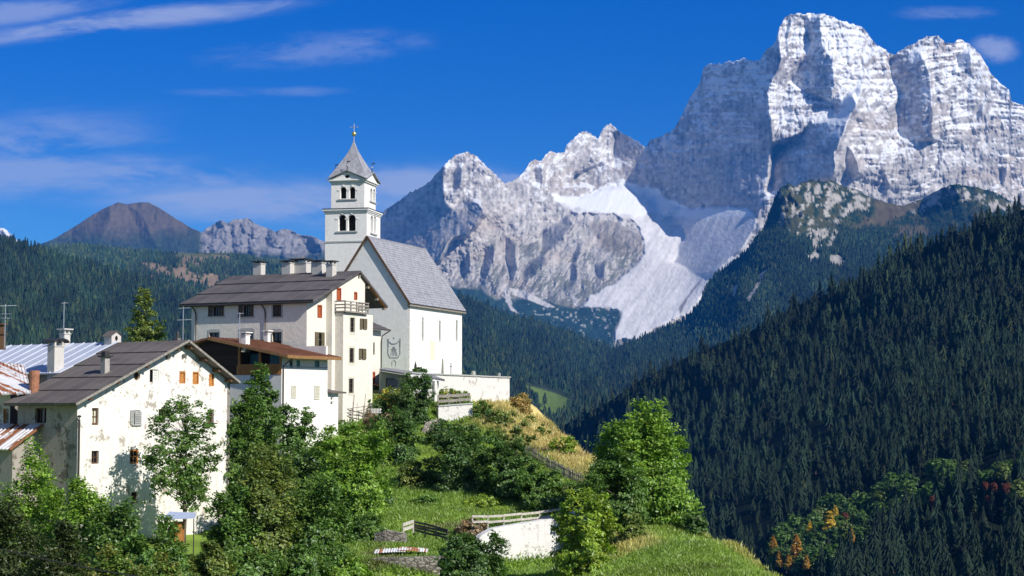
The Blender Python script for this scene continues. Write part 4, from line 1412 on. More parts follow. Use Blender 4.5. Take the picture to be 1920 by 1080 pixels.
def mat_roof(name, c0, c1, sx=1.2, seam=0.0, sy=0.9, rough=0.75, metal=0.0, rust=None, rust_amt=0.5, axis='X', stripe=0.7, bump=0.3):
    """sheet roofing: panels of slightly different tone, weathered; optional rust running down the sheets"""
    m, t = mat_new(name)
    tcx = t.n('ShaderNodeTexCoord')
    mp = t.n('ShaderNodeMapping', {'Vector': (tcx, 'Object'), 'Scale': ((1 / sx, 1 / sy, 0.8) if axis == 'X' else (1 / sy, 1 / sx, 0.8))})
    cell = t.n('ShaderNodeTexWhiteNoise', {0: t.n('ShaderNodeVectorMath', {0: (mp, 0)}, operation='FLOOR')}, noise_dimensions='3D')
    nz = t.noise((tcx, 'Object'), 2.5, 6, 0.65)
    f = t.math('ADD', t.math('MULTIPLY', (cell, 0), 0.55), t.math('MULTIPLY', (nz, 0), 0.6), clamp=True)
    c = t.mix(f, c0, c1)
    if rust:
        mp2 = t.n('ShaderNodeMapping', {'Vector': (tcx, 'Object'), 'Scale': ((1 / stripe, 0.06, 0.06) if axis == 'X' else (0.06, 1 / stripe, 0.06))})
        rn = t.noise((mp2, 0), 1.0, 3, 0.6)
        rn2 = t.noise((tcx, 'Object'), 1.6, 5, 0.6)
        rr_ = t.math('ADD', (rn, 0), t.math('MULTIPLY', t.math('SUBTRACT', (rn2, 0), 0.5), 0.35))
        rm = t.n('ShaderNodeMapRange', {0: rr_, 1: 0.62 - rust_amt * 0.25, 2: 0.66 - rust_amt * 0.25})
        c = t.mix((rm, 0), c, t.mix((nz, 0), tuple(x * .6 for x in rust), rust))
    if seam:
        sp_ = t.n('ShaderNodeSeparateXYZ', {0: (tcx, 'Object')})
        fr_ = t.math('FRACT', t.math('DIVIDE', (sp_, 0 if axis == 'X' else 1), seam))
        lm_ = t.n('ShaderNodeMapRange', {0: fr_, 1: 0.03, 2: 0.05, 3: 0.55, 4: 0.0})
        c = t.mix((lm_, 0), c, tuple(min(1, x * 2.0) for x in c1))
    b = t.n('ShaderNodeBsdfPrincipled', {'Base Color': c, 'Roughness': rough, 'Metallic': metal, 'Specular IOR Level': 0.3})
    bp = t.n('ShaderNodeBump', {'Strength': bump, 'Distance': 0.03, 'Height': (nz, 0)})
    t.put(b, 'Normal', (bp, 0))
    t.n('ShaderNodeOutputMaterial', {0: (b, 0)})
    return m


def mat_stone(name, c0, c1, mortar, scale=2.2, bump=0.8, lime=0.0):
    m, t = mat_new(name)
    tcx = t.n('ShaderNodeTexCoord')
    nz = t.noise((tcx, 'Object'), 3.0, 5, 0.6)
    wv = t.n('ShaderNodeVectorMath', {0: (tcx, 'Object'), 1: t.n('ShaderNodeVectorMath', {0: (nz, 1), 'Scale': 0.25}, operation='SCALE')}, operation='ADD')
    mp = t.n('ShaderNodeMapping', {'Vector': (wv, 0), 'Scale': (1, 1, 1.7)})
    vo = t.n('ShaderNodeTexVoronoi', {'Vector': (mp, 0), 'Scale': scale}, feature='DISTANCE_TO_EDGE')
    vc = t.n('ShaderNodeTexVoronoi', {'Vector': (mp, 0), 'Scale': scale})
    sepc = t.n('ShaderNodeSeparateColor', {0: (vc, 'Color')})
    c = t.mix((sepc, 0), c0, c1)
    c = t.mix(t.n('ShaderNodeMapRange', {0: (nz, 0), 1: .3, 2: .8, 3: 0, 4: .5}), c, tuple(x * .6 for x in c0))
    ed = t.n('ShaderNodeMapRange', {0: (vo, 0), 1: 0.03, 2: 0.09, 3: 1, 4: 0})
    c = t.mix((ed, 0), c, mortar)
    if lime:
        ln = t.noise((tcx, 'Object'), 0.9, 6, 0.7)
        lm = t.n('ShaderNodeMapRange', {0: (ln, 0), 1: 0.62 - 0.3 * lime, 2: 0.68 - 0.3 * lime})
        c = t.mix((lm, 0), c, (0.66, 0.65, 0.63))
    b = t.n('ShaderNodeBsdfPrincipled', {'Base Color': c, 'Roughness': 0.95, 'Specular IOR Level': 0.15})
    bp = t.n('ShaderNodeBump', {'Strength': bump, 'Distance': 0.08, 'Height': t.math('ADD', (vo, 0), t.math('MULTIPLY', (nz, 0), 0.3))})
    t.put(b, 'Normal', (bp, 0))
    t.n('ShaderNodeOutputMaterial', {0: (b, 0)})
    return m


def mat_planks(name, c0, c1, width=0.18, axis=2, rough=0.85):
    """boards side by side, each of its own tone, with dark joints"""
    m, t = mat_new(name)
    tcx = t.n('ShaderNodeTexCoord')
    sp = t.n('ShaderNodeSeparateXYZ', {0: (tcx, 'Object')})
    q = t.math('DIVIDE', (sp, axis), width)
    idn = t.n('ShaderNodeTexWhiteNoise', {1: t.math('FLOOR', q)}, noise_dimensions='1D')
    fr = t.math('FRACT', q)
    joint = t.n('ShaderNodeMapRange', {0: fr, 1: 0.0, 2: 0.10, 3: 0.0, 4: 1.0})
    sc = [8.0, 8.0, 8.0]
    nz = t.noise((tcx, 'Object'), 5.0, 6, 0.7)
    c = t.mix(t.math('ADD', t.math('MULTIPLY', (idn, 0), .6), t.math('MULTIPLY', (nz, 0), .4)), c0, c1)
    c = t.mix((joint, 0), tuple(x * .25 for x in c0), c)
    b = t.n('ShaderNodeBsdfPrincipled', {'Base Color': c, 'Roughness': rough, 'Specular IOR Level': 0.2})
    bp = t.n('ShaderNodeBump', {'Strength': 0.6, 'Distance': 0.02, 'Height': (joint, 0)})
    t.put(b, 'Normal', (bp, 0))
    t.n('ShaderNodeOutputMaterial', {0: (b, 0)})
    return m


M_GLASS, t = mat_new('window_glass')
b_ = t.n('ShaderNodeBsdfPrincipled', {'Base Color': (0.012, 0.014, 0.018, 1), 'Roughness': 0.08, 'Specular IOR Level': 0.7})
t.n('ShaderNodeOutputMaterial', {0: (b_, 0)})
M_DARK = mat_plain('dark_inside', (0.012, 0.011, 0.010), 1.0, nscale=2)
M_PL_L = mat_plaster('cream_plaster', (0.80, 0.775, 0.72), (0.40, 0.36, 0.31), 0.47, 0.9, streak=0.4)
M_PL_SIDE = mat_plaster('grey_crumbling_plaster', (0.36, 0.33, 0.30), (0.17, 0.15, 0.12), 0.55, 0.8, streak=0.4)
M_PL_M = mat_plaster('pale_roughcast', (0.76, 0.72, 0.64), (0.40, 0.37, 0.33), 0.04, 0.7, bump=0.5)
M_PL_W = mat_plaster('white_plaster', (0.80, 0.79, 0.75), (0.45, 0.43, 0.40), 0.03, 0.5, bump=0.15)
M_PL_C = mat_plaster('church_plaster', (0.82, 0.81, 0.80), (0.62, 0.61, 0.60), 0.03, 0.4, bump=0.12, streak=0.2)
M_PL_T = mat_plaster('tower_plaster', (0.80, 0.79, 0.77), (0.55, 0.53, 0.50), 0.06, 0.9, bump=0.15, streak=0.25)
M_ROOF_L = mat_roof('brown_grey_sheet_roof', (0.075, 0.066, 0.062), (0.155, 0.135, 0.125), sx=1.3, sy=1.0, axis='Y', seam=1.3)
M_ROOF_M = mat_roof('dark_grey_sheet_roof', (0.062, 0.056, 0.060), (0.125, 0.112, 0.114), sx=1.6, sy=1.4, axis='Y', seam=1.55)
M_ROOF_C = mat_roof('grey_shingle_roof', (0.17, 0.175, 0.20), (0.36, 0.365, 0.41), sx=0.22, sy=0.22, bump=0.6)
M_ROOF_W = mat_roof('red_brown_sheet_roof', (0.19, 0.085, 0.05), (0.34, 0.17, 0.10), sx=0.8, sy=1.2, axis='Y')
M_ROOF_B = mat_roof('pale_zinc_roof', (0.46, 0.50, 0.60), (0.56, 0.60, 0.70), sx=2.0, sy=1.0, rough=0.5, metal=0.2)
M_RUST = mat_roof('rusty_corrugated_roof', (0.52, 0.52, 0.55), (0.68, 0.68, 0.70), sx=1.0, sy=1.0, rough=0.6, rust=(0.30, 0.12, 0.06), rust_amt=0.42, axis='Y', stripe=0.5)
M_RUST2 = mat_roof('rusty_corrugated_roof_two', (0.52, 0.52, 0.55), (0.68, 0.68, 0.70), sx=1.0, sy=1.0, rough=0.6, rust=(0.34, 0.13, 0.06), rust_amt=0.46, axis='X', stripe=0.5)
M_WOOD_D = mat_planks('dark_boards', (0.035, 0.022, 0.014), (0.085, 0.055, 0.035), 0.2, 2)
M_WOOD_G = mat_plain('grey_weathered_wood', (0.27, 0.25, 0.22), 0.9, nscale=6, var=0.45)
M_WOOD_O = mat_plain('orange_wood', (0.46, 0.20, 0.055), 0.7, nscale=6, var=0.3)
M_WOOD_B = mat_plain('brown_wood', (0.12, 0.065, 0.035), 0.8, nscale=6, var=0.4)
M_SOFFIT = mat_planks('soffit_boards', (0.38, 0.17, 0.055), (0.50, 0.26, 0.10), 0.2, 0)
M_RED = mat_plain('red_shutter_paint', (0.36, 0.085, 0.03), 0.7, nscale=4, var=0.2)
M_SHUT = mat_plain('brown_shutter_paint', (0.075, 0.055, 0.04), 0.7, nscale=4, var=0.25)
M_SHUTO = mat_plain('olive_shutter_paint', (0.15, 0.125, 0.075), 0.7, nscale=4, var=0.25)
M_SHUTG = mat_plain('grey_shutter_paint', (0.36, 0.37, 0.36), 0.7, nscale=4, var=0.25)
M_SHUTW = mat_plain('cream_shutter_paint', (0.62, 0.60, 0.50), 0.7, nscale=4, var=0.12)
M_TEAL = mat_plain('teal_paint', (0.10, 0.27, 0.27), 0.6, nscale=4, var=0.2)
M_WHITE = mat_plain('white_paint', (0.76, 0.75, 0.72), 0.7, nscale=4, var=0.08)
M_METAL = mat_plain('dark_metal', (0.06, 0.058, 0.055), 0.5, 0.4, nscale=8, var=0.3)
M_PIPE = mat_plain('brown_pipe', (0.09, 0.065, 0.05), 0.5, 0.2, nscale=4, var=0.2)
M_STEEL = mat_plain('pale_steel', (0.55, 0.56, 0.58), 0.4, 0.6, nscale=8, var=0.15)
M_GOLD = mat_plain('gilt_metal', (0.75, 0.60, 0.22), 0.3, 0.8, nscale=8, var=0.1)
M_SURR = mat_plaster('painted_stone_surround', (0.42, 0.43, 0.42), (0.3, 0.3, 0.3), 0.1, 2.0)
M_CHIM = mat_plaster('chimney_plaster', (0.56, 0.54, 0.51), (0.35, 0.31, 0.27), 0.25, 2.2)
M_CHIMD = mat_plaster('sooty_chimney_plaster', (0.40, 0.38, 0.36), (0.12, 0.11, 0.10), 0.4, 2.2)
M_BRICK = mat_plain('terracotta', (0.33, 0.15, 0.09), 0.9, nscale=4, var=0.35)
M_LIME = mat_stone('limewashed_stone', (0.44, 0.42, 0.40), (0.62, 0.60, 0.57), (0.34, 0.32, 0.30), 2.4, 0.5, lime=0.75)
M_STONE = mat_stone('grey_fieldstone', (0.22, 0.20, 0.17), (0.50, 0.46, 0.41), (0.10, 0.09, 0.075), 3.0, 0.9)

# ------------------------------------------------------------ old farmhouse, left
ap = at(340, 640, 120)
L = Frame('farmhouse', (ap.x, ap.y, -10.5), 35, 'old cream farmhouse with crumbling plaster and a brown grey roof, left foreground', 'house')
xl, _ = L.on_y(143.5, 850)
xr, _ = L.on_y(430, 850)
OV = 0.75                                            # roof reaches this far past the gable wall
_, z_ap = L.on_y(340, 637, -OV)
xe0, z_e0 = L.on_y(142, 757, -OV)
xe1, z_e1 = L.on_y(450, 716, -OV)
dep, _ = L.on_x(38, 790, xl)                         # length of the side wall
LEN = dep + 0.8
rt = 0.16
zr_at = lambda x: (z_ap + (z_e0 - z_ap) * (x / xe0) if x < 0 else z_ap + (z_e1 - z_ap) * (x / xe1)) - rt * 1.25


def rects(F_, lst, y=0.0, kind='y'):
    out = []
    for u0, v0, u1, v1 in lst:
        f = F_.on_y if kind == 'y' else F_.on_x
        a0, b0 = f(u0, v1, y)
        a1, b1 = f(u1, v0, y)
        a0_, b0_ = f(u0, v0, y)
        out.append(rect(a0, b0, a1, b1))
    return out


hl = rects(L, [(280.5, 693, 297.5, 717), (336, 696, 348, 719), (361, 697, 373, 720.5), (391.5, 701, 401.5, 724), (172, 765, 185, 797), (248, 769, 263, 796), (297, 767, 310, 793),
               (389, 768, 401, 793), (171.5, 845, 185.5, 870), (243, 842, 260, 870), (246, 922, 260, 945), (372, 920, 385, 939)])
ovs = []
for u, v, ru, rv in ((315, 669, 5.5, 7.5), (345, 670.5, 5.2, 7.5), (257, 705, 6, 8.5)):
    cx, cz = L.on_y(u, v)
    k = abs(L.on_y(u + 1, v)[0] - cx)
    ovs.append(oval(cx, cz, ru * k, rv * 120 / F))
t3 = lambda a, b, d: Vector((a, d, b))
wall_mesh('gable_wall', [(xl, 0), (xr, 0), (xr, zr_at(xr)), (0, zr_at(0)), (xl, zr_at(xl))], hl + ovs, t3, M_PL_L, L.e, 0.32)
sw = rects(L, [(65.5, 765, 87, 793)], xl, 'x')
t3s = lambda a, b, d: Vector((xl + d, a, b))
wall_mesh('side_wall', [(0, 0), (dep, 0), (dep, zr_at(xl)), (0, zr_at(xl))], sw, t3s, M_PL_SIDE, L.e, 0.3)
m = MB()
m.box(xr - .3, xr, 0.0, dep, 0, zr_at(xr) - .02)
m.box(xl, xr, dep - .02, dep + .28, 0, min(zr_at(xl), zr_at(xr)))
m.build('back_wall', M_PL_SIDE, L.e)
for i, h_ in enumerate(hl):
    if i in (1, 2, 3):
        window(h_, t3, L.e, M_WOOD_O, 1, 1, 0.06, solid=M_WOOD_O, label='small window closed with orange wooden boards')
    elif i == 0:
        w = window(h_, t3, L.e, M_WOOD_B, 2, 1, 0.2)
        shutter(h_[0][0] + .45 * (h_[1][0] - h_[0][0]), h_[1][0], h_[0][1], h_[2][1], t3, w, M_WHITE, out=-.12)
    elif i == 5:
        w = window(h_, t3, L.e, M_SHUTG, 2, 1, 0.1, gmat=M_SHUTG, label='window with grey louvred shutters half open')
        k = h_[1][0] - h_[0][0]
        shutter(h_[0][0] - .30 * k, h_[0][0] + .12 * k, h_[0][1], h_[2][1], t3, w, M_SHUTG)
        shutter(h_[0][0] + .25 * k, h_[1][0] + .08 * k, h_[0][1] - .1, h_[2][1] - .1, t3, w, M_SHUTG)
        sill(h_[0][0], h_[1][0], h_[0][1], t3, w, M_SURR)
    elif i == 4:
        window(h_, t3, L.e, M_WOOD_B, 2, 2, 0.18, gmat=M_SHUTW)
    elif i == 9:
        window(h_, t3, L.e, M_WOOD_O, 2, 2, 0.10, label='window with an orange brown frame', fw=0.1)
    elif i in (10,):
        window(h_, t3, L.e, M_WOOD_B, 1, 1, 0.28, gmat=M_DARK)
    else:
        w = window(h_, t3, L.e, M_WOOD_B, 2, 2, 0.2)
        if i == 7: sill(h_[0][0], h_[1][0], h_[0][1], t3, w, M_METAL, 0.3)
for o_ in ovs[:2]:
    window(o_, t3, L.e, M_PL_L, 1, 1, 0.24, name='oval_niche', gmat=M_PL_SIDE, solid=M_PL_SIDE)
window(ovs[2], t3, L.e, M_WOOD_B, 2, 2, 0.2, name='oval_window')
window(sw[0], t3s, L.e, M_WOOD_B, 3, 1, 0.2)
roof_slope((xe0, -OV, z_e0), (xe0, LEN, z_e0), (0, -OV, z_ap), (0, LEN, z_ap), rt, 5, 0.07, M_ROOF_L, L.e)
roof_slope((xe1, -OV, z_e1), (xe1, LEN, z_e1), (0, -OV, z_ap), (0, LEN, z_ap), rt, 5, 0.05, M_ROOF_L, L.e)
m = MB()                                              # verge boards and rafters under the overhang
m.bar((xe0, -OV - .03, z_e0 - .05), (0, -OV - .03, z_ap - .05), 0.05, 0.16)
m.bar((xe1, -OV - .03, z_e1 - .05), (0, -OV - .03, z_ap - .05), 0.05, 0.16)
m.build('verge_board', M_WOOD_G, L.e)
for s in (0.08, 0.36, 0.62, 0.86):
    for xe, ze in ((xe0, z_e0), (xe1, z_e1)):
        x, z = xe * s, z_ap + (ze - z_ap) * s - rt - .14
        m = MB(); m.box(x - .1, x + .1, -OV + .12, 0.05, z - .1, z + .1)
        m.build('purlin', M_WOOD_B, L.e)
m = MB()
pu, pz = L.on_y(147, 880, -0.25)
_, pt = L.on_y(147, 787, -0.25)
m.tube([(pu, -.25, 1.5), (pu, -.25, pt)], .075, 10)
m.ball((pu, -.25, pt + .22), .14, 10, 5, .6)
m.tube([(pu, -.25, pt), (pu, -.25, pt + .2)], .035, 6)
m.build('stove_pipe', M_METAL, L.e)


def roof_pt(F_, u, v, p0, p1, p2):
    """local point where a picture point meets the plane through three local points"""
    W_ = [F_.o + F_.X * p[0] + F_.Y * p[1] + Vector((0, 0, p[2])) for p in map(Vector, (p0, p1, p2))]
    n = (W_[1] - W_[0]).cross(W_[2] - W_[0])
    r = ray(u, v)
    return F_.loc(r * (W_[0].dot(n) / r.dot(n)))


rl = ((xe0, -OV, z_e0), (xe0, LEN, z_e0), (0, -OV, z_ap))
p = roof_pt(L, 104, 694, *rl)
zt_ = p.z + 44 * (120 / F)
chimney(L, p.x, p.y, p.z - .8, zt_, 0.85, 0.75, L.e, M_CHIM, 'arch', M_METAL, 0.35)
p = roof_pt(L, 197, 700, *rl)
o_ = chimney(L, p.x, p.y, p.z - .6, p.z + 1.05, 0.42, 0.42, L.e, M_CHIMD, 'slab', M_METAL, 0.0)
m = MB(); m.box(p.x - .2, p.x + .2, p.y - .2, p.y + .2, p.z + 1.17, p.z + 1.5); m.build('flue', M_METAL, o_)
# small house-shaped chimney on the ridge and the slim one behind
p = roof_pt(L, 211, 640, (0, -OV, z_ap), (0, LEN, z_ap), (0, 0, 0))
m = MB(); m.box(-.45, .45, p.y - .4, p.y + .4, z_ap - .3, z_ap + .5)
m.extrude([(-.45, p.y - .4, z_ap + .5), (.45, p.y - .4, z_ap + .5), (0, p.y - .4, z_ap + .78)], (0, .8, 0))
oc = m.build('ridge_chimney', M_CHIM, L.e)
m = MB(); m.extrude([(-.62, p.y - .5, z_ap + .42), (0, p.y - .5, z_ap + .86), (.62, p.y - .5, z_ap + .42), (0, p.y - .5, z_ap + .80)], (0, 1.0, 0)); m.build('cap', M_ROOF_L, oc)
m = MB(); m.add([t3(a, b, p.y - .415) for a, b in oval(0, z_ap + .3, .13, .18)], [tuple(range(14))]); m.build('smoke_hole', M_DARK, oc)

# barn with the pale zinc roof, in line behind the farmhouse
NB = Frame('barn', (L.o.x, L.o.y, -10.5), 35, 'low barn with a pale blue zinc seam roof behind the old farmhouse', 'barn')
y0, y1 = LEN + .02, LEN + 26
k = 0.94
xs = xe0 * 0.52
zs = z_ap + (z_e0 - z_ap) * 0.52
roof_slope((xs, y0, zs), (xs, y1, zs), (0, y0, z_ap + .03), (0, y1, z_ap + .03), 0.1, 1, 0.02, M_ROOF_B, NB.e, seams=22, seam_h=0.05)
roof_slope((-xs, y0, zs), (-xs, y1, zs), (0, y0, z_ap + .03), (0, y1, z_ap + .03), 0.1, 1, 0.02, M_ROOF_B, NB.e)
m = MB()
m.extrude([(xs + .4, y0 + .3, 0), (-xs - .4, y0 + .3, 0), (-xs - .4, y0 + .3, zs - .1), (0, y0 + .3, z_ap - .25), (xs + .4, y0 + .3, zs - .1)], (0, y1 - y0 - .6, 0))
m.build('wall', M_PL_SIDE, NB.e)
p = roof_pt(L, 125.5, 640, (0, -OV, z_ap), (0, LEN, z_ap), (0, 0, 0))
chimney(NB, p.x - .2, p.y, z_ap - .7, z_ap + .72, 0.55, 0.55, NB.e, M_CHIM, 'slab', M_CHIM, 0.25)

# rusty-roofed sheds at the left edge
a_, b_2 = at(-70, 672, 121), at(46, 684, 121.5)
c_, d_ = at(58, 737, 116.0), at(-70, 741, 115.5)
RS = Frame('shed', (a_.x, a_.y, -10.5), 35, 'small white walled shed under a red and white rusty metal roof, left edge', 'shed')
la, lb, lc, ld = map(RS.loc, (a_, b_2, c_, d_))
o_ = roof_slope(ld, lc, la, lb, 0.08, 1, 0.02, M_RUST2, RS.e, seams=18, seam_h=0.05)
wl = [RS.loc(at(u, v, d)) for u, v, d in ((-70, 741, 117.0), (18, 741, 117.2), (18, 820, 117.2), (-70, 820, 117.0))]
hz_ = [RS.loc(at(u, v, 117.15)) for u, v in ((6, 766), (16, 766), (16, 794), (6, 794))]
def plane_map(p00, p10, p01):
    """flat coordinates of a wall given by three local points: a along the first edge, b up; depth goes away from the viewer"""
    e1 = Vector(p10) - Vector(p00); l1 = e1.length; e1.normalize()
    e2 = Vector((0, 0, 1))
    nn = e1.cross(e2)
    return (lambda a, b, d: Vector(p00) + e1 * a + e2 * b - nn * d), (lambda q: ((Vector(q) - Vector(p00)).dot(e1), (Vector(q) - Vector(p00)).z)), l1
mp_, inv_, l1_ = plane_map((wl[3].x, wl[3].y, 0), (wl[2].x, wl[2].y, 0), None)
holes = [[inv_(q) for q in hz_][::-1]]
top_ = wl[0].z + .1
wall_mesh('front_wall', [(0, 0), (l1_, 0), (l1_, top_), (0, top_)], holes, mp_, M_PL_L, RS.e)
window(holes[0], mp_, RS.e, M_WOOD_O, 1, 1, 0.08, solid=M_WOOD_O)
m = MB()
q0, q1 = mp_(l1_, 0, 0), mp_(l1_, 0, 4.0)
m.extrude([mp_(l1_, 0, 0.01), mp_(l1_, 0, 4.2), mp_(l1_, top_ + 1.2, 4.2), mp_(l1_, top_, 0.01)], (mp_(0, 0, 0) - mp_(0.25, 0, 0)))
m.build('side_wall', M_PL_SIDE, RS.e)
m = MB()
cc_ = RS.loc(at(64, 728, 116.6))
m.tube([(cc_.x, cc_.y, cc_.z - 1.6), (cc_.x, cc_.y, cc_.z + 1.2)], [0.30, 0.36], 14)
m.build('clay_flue', M_BRICK, RS.e)

SH = Frame('lean_to', (L.o.x, L.o.y, -10.5), 35, 'lean-to under a pale rust streaked sheet roof against the farmhouse side wall', 'shed')
qx = xl - .02
ya, za = L.on_x(82, 796, qx)
yb, _ = L.on_x(-60, 796, qx)
dx = 2.7
slope = 0.6
roof_slope((qx - dx, ya, za - dx * slope), (qx - dx, yb, za - dx * slope), (qx, ya, za), (qx, yb, za), 0.07, 1, 0.02, M_RUST, SH.e, seams=20, seam_h=0.05)
m = MB()
m.box(qx - dx + .5, qx - dx + .7, ya + .4, yb, 0, za - (dx - .5) * slope - .1)
m.extrude([(qx - dx + .7, ya + .4, 0), (qx - .02, ya + .4, 0), (qx - .02, ya + .4, za - .15), (qx - dx + .7, ya + .4, za - (dx - .7) * slope - .15)], (0, .15, 0))
m.build('wall', M_PL_SIDE, SH.e)
# ------------------------------------------------------------ tall house in the middle
ap = at(660, 509, 150)
M = Frame('tall_house', (ap.x, ap.y, -3.0), 27, 'tall pale house with dark grey roof, five chimneys and a balcony', 'house')
OVm = 0.9
_, zA = M.on_y(660, 505, -OVm)
xe0, zE0 = M.on_y(587.5, 563, -OVm)
xe1, zE1 = M.on_y(727.6, 575, -OVm)
xl, _ = M.on_y(575, 620)
D1_, D2_ = 0.62, 0.62 + 0.84
xr, _ = M.on_y(699, 620, -D2_)
xb1, _ = M.on_y(611, 620)
xb2, _ = M.on_y(628, 620, -D1_)
dep, _ = M.on_x(360, 600, xl)
LENm, _ = M.on_x(337, 563, xe0)
LENm = LENm
zrm = lambda x: (zA + (zE0 - zA) * (x / xe0) if x < 0 else zA + (zE1 - zA) * (x / xe1)) - 0.26
t3 = lambda a, b, d: Vector((a, d, b))
t3b = lambda a, b, d: Vector((a, d - D1_, b))
t3c = lambda a, b, d: Vector((a, d - D2_, b))
h0 = rects(M, [(595, 572, 603.6, 595.5), (590, 623.5, 607.5, 650)])
_, zbal = M.on_y(645, 586, -D2_)                       # bay top carries the balcony
h1 = rects(M, [(631, 540, 639.6, 562.5), (663.7, 547.7, 669.7, 562)], -D1_)
wall_mesh('gable_wall', [(xl, 0), (xb1, 0), (xb1, zrm(xb1)), (xl, zrm(xl))], h0, t3, M_PL_M, M.e)
wall_mesh('upper_gable_wall', [(xb1, 0), (xr, 0), (xr, zrm(xr)), (0, zrm(0)), (xb1, zrm(xb1))], h1, t3b, M_PL_M, M.e)
h2 = rects(M, [(656.4, 596, 665, 622.6), (675, 598, 686.7, 617), (655, 653, 664, 680), (673, 654, 685, 673.5), (654, 710, 663, 737)], -D2_)
wall_mesh('bay_wall', [(xb2, 0), (xr, 0), (xr, zbal), (xb2, zbal)], h2, t3c, M_PL_M, M.e)
m = MB()
m.box(xb1, xb1 + .1, -D1_ + .003, 0.1, 0, zrm(xb1) - .02)
m.box(xb2, xb2 + .1, -D2_ + .003, -D1_ - .003, 0, zbal - .004)
m.box(xr - .25, xr - .002, -D2_ + .003, -D1_ - .003, 0, zbal - .004)
m.box(xr - .25, xr - .002, -D1_ + .003, dep, 0, zrm(xr) - .05)
m.box(xb2 + .1, xr - .25, -D2_ + .003, -D1_ - .003, zbal - .06, zbal - .004)
m.box(xl + .3, xr, dep, dep + .3, 0, min(zrm(xl), zrm(xr)))
m.build('buttress', M_PL_M, M.e)
hf = rects(M, [(399, 574, 412, 593), (455.5, 572, 468, 594), (511.7, 571, 527.8, 594), (392, 623, 411, 652), (450, 621, 475, 655), (510, 622.5, 528, 650)], xl, 'x')
t3s = lambda a, b, d: Vector((xl + d, a, b))
wall_mesh('front_wall', [(0, 0), (dep, 0), (dep, zrm(xl)), (0, zrm(xl))], hf, t3s, M_PL_M, M.e)
for i, h_ in enumerate(hf):
    a0, b0, a1, b1 = bbox(h_)
    kk = (a1 - a0)
    if i < 2:
        w = window(h_, t3s, M.e, M_SHUT, 2, 1, 0.14)
        shutter(a1, a1 + kk * .62, b0, b1, t3s, w, M_SHUT)
        shutter(a0 - kk * .62, a0, b0, b1, t3s, w, M_SHUT)
        sill(a0 - .5, a1 + .5, b0, t3s, w, M_SURR)
    elif i == 2:
        w = window(h_, t3s, M.e, M_SHUT, 2, 1, 0.05, solid=M_SHUT)
        sill(a0, a1, b0, t3s, w, M_SURR)
    else:
        w = window(h_, t3s, M.e, M_SHUT, 2, 2, 0.16)
    if i >= 2:
        m = MB()
        for q in ((a0 - .16, a0, b0 - .1, b1 + .18), (a1, a1 + .16, b0 - .1, b1 + .18), (a0, a1, b1, b1 + .18 + .1 * (i > 2))):
            m.add(*_bar3(t3s, *q, -.02, .03))
        m.build('surround', M_SURR, w)
for h_, tt_ in ((h1[0], t3b), (h1[1], t3b), (h0[0], t3)):
    window(h_, tt_, M.e, M_RED, 1, 1, 0.02, solid=M_RED, label='small window with a closed red brown shutter')
w = window(h0[1], t3, M.e, M_SHUTO, 2, 2, 0.1)
a0, b0, a1, b1 = bbox(h0[1])
shutter(a0, a0 + (a1 - a0) * .32, b0, b1, t3, w, M_SHUTO); shutter(a1 - (a1 - a0) * .32, a1, b0, b1, t3, w, M_SHUTO)
for i, h_ in enumerate(h2):
    a0, b0, a1, b1 = bbox(h_)
    w = window(h_, t3c, M.e, M_SHUT, 2, 3 if i in (0, 2, 4) else 1, 0.14)
    if i in (1, 3):
        shutter(a0 - .05, a0 + (a1 - a0) * .35, b0, b1, t3c, w, M_SHUTO); shutter(a1 - (a1 - a0) * .5, a1 + .05, b0, b1, t3c, w, M_SHUTO)
    else:
        m = MB()
        for q in ((a0 - .13, a0, b0 - .2, b1 + .2), (a1, a1 + .13, b0 - .2, b1 + .2), (a0, a1, b1, b1 + .2), (a0, a1, b0 - .2, b0)):
            m.add(*_bar3(t3c, *q, -.018, .02))
        m.build('surround', M_SHUTW, w)
roof_slope((xe0, -OVm, zE0), (xe0, LENm, zE0), (0, -OVm, zA), (0, LENm, zA), 0.18, 3, 0.09, M_ROOF_M, M.e)
roof_slope((xe1, -OVm, zE1), (xe1, LENm, zE1), (0, -OVm, zA), (0, LENm, zA), 0.16, 3, 0.05, M_ROOF_M, M.e)
# boarded underside of the right slope, seen from below
m = MB()
n_ = Vector((xe1, 0, zE1)) - Vector((0, 0, zA))
dn = Vector((n_.z, 0, -n_.x)).normalized() * 0.20
pts = [Vector((.25, -OVm + .05, zA - .12)) + dn * .6, Vector((xe1 - .1, -OVm + .05, zE1 + .02)) + dn, Vector((xe1 - .1, -.55, zE1 + .02)) + dn, Vector((.25, -.55, zA - .12)) + dn * .6]
m.extrude(pts, dn * 0.12)
m.build('soffit', M_SOFFIT, M.e)
for s in (0.02, 0.33, 0.66, 0.93):
    x, z = xe1 * s, zA + (zE1 - zA) * s - .42
    m = MB(); m.box(x - .1, x + .1, -OVm + .1, -.5, z - .1, z + .1)
    m.build('purlin', M_WOOD_G, M.e)
m = MB()
m.tube([(xe0 - .02, -OVm, zE0 - .14), (xe0 - .02, LENm, zE0 - .14)], .09, 8)
m.build('gutter', M_METAL, M.e)
for u in (367, 497):
    ya, _ = M.on_x(u, 600, xl - .1)
    m = MB(); m.tube([(xe0, ya + .25, zE0 - .15), (xe0 * .4 + xl * .6, ya + .1, zE0 - .5), (xl - .09, ya, zE0 - .9), (xl - .09, ya, 3.0)], .06, 8)
    m.build('downpipe', M_PIPE, M.e)
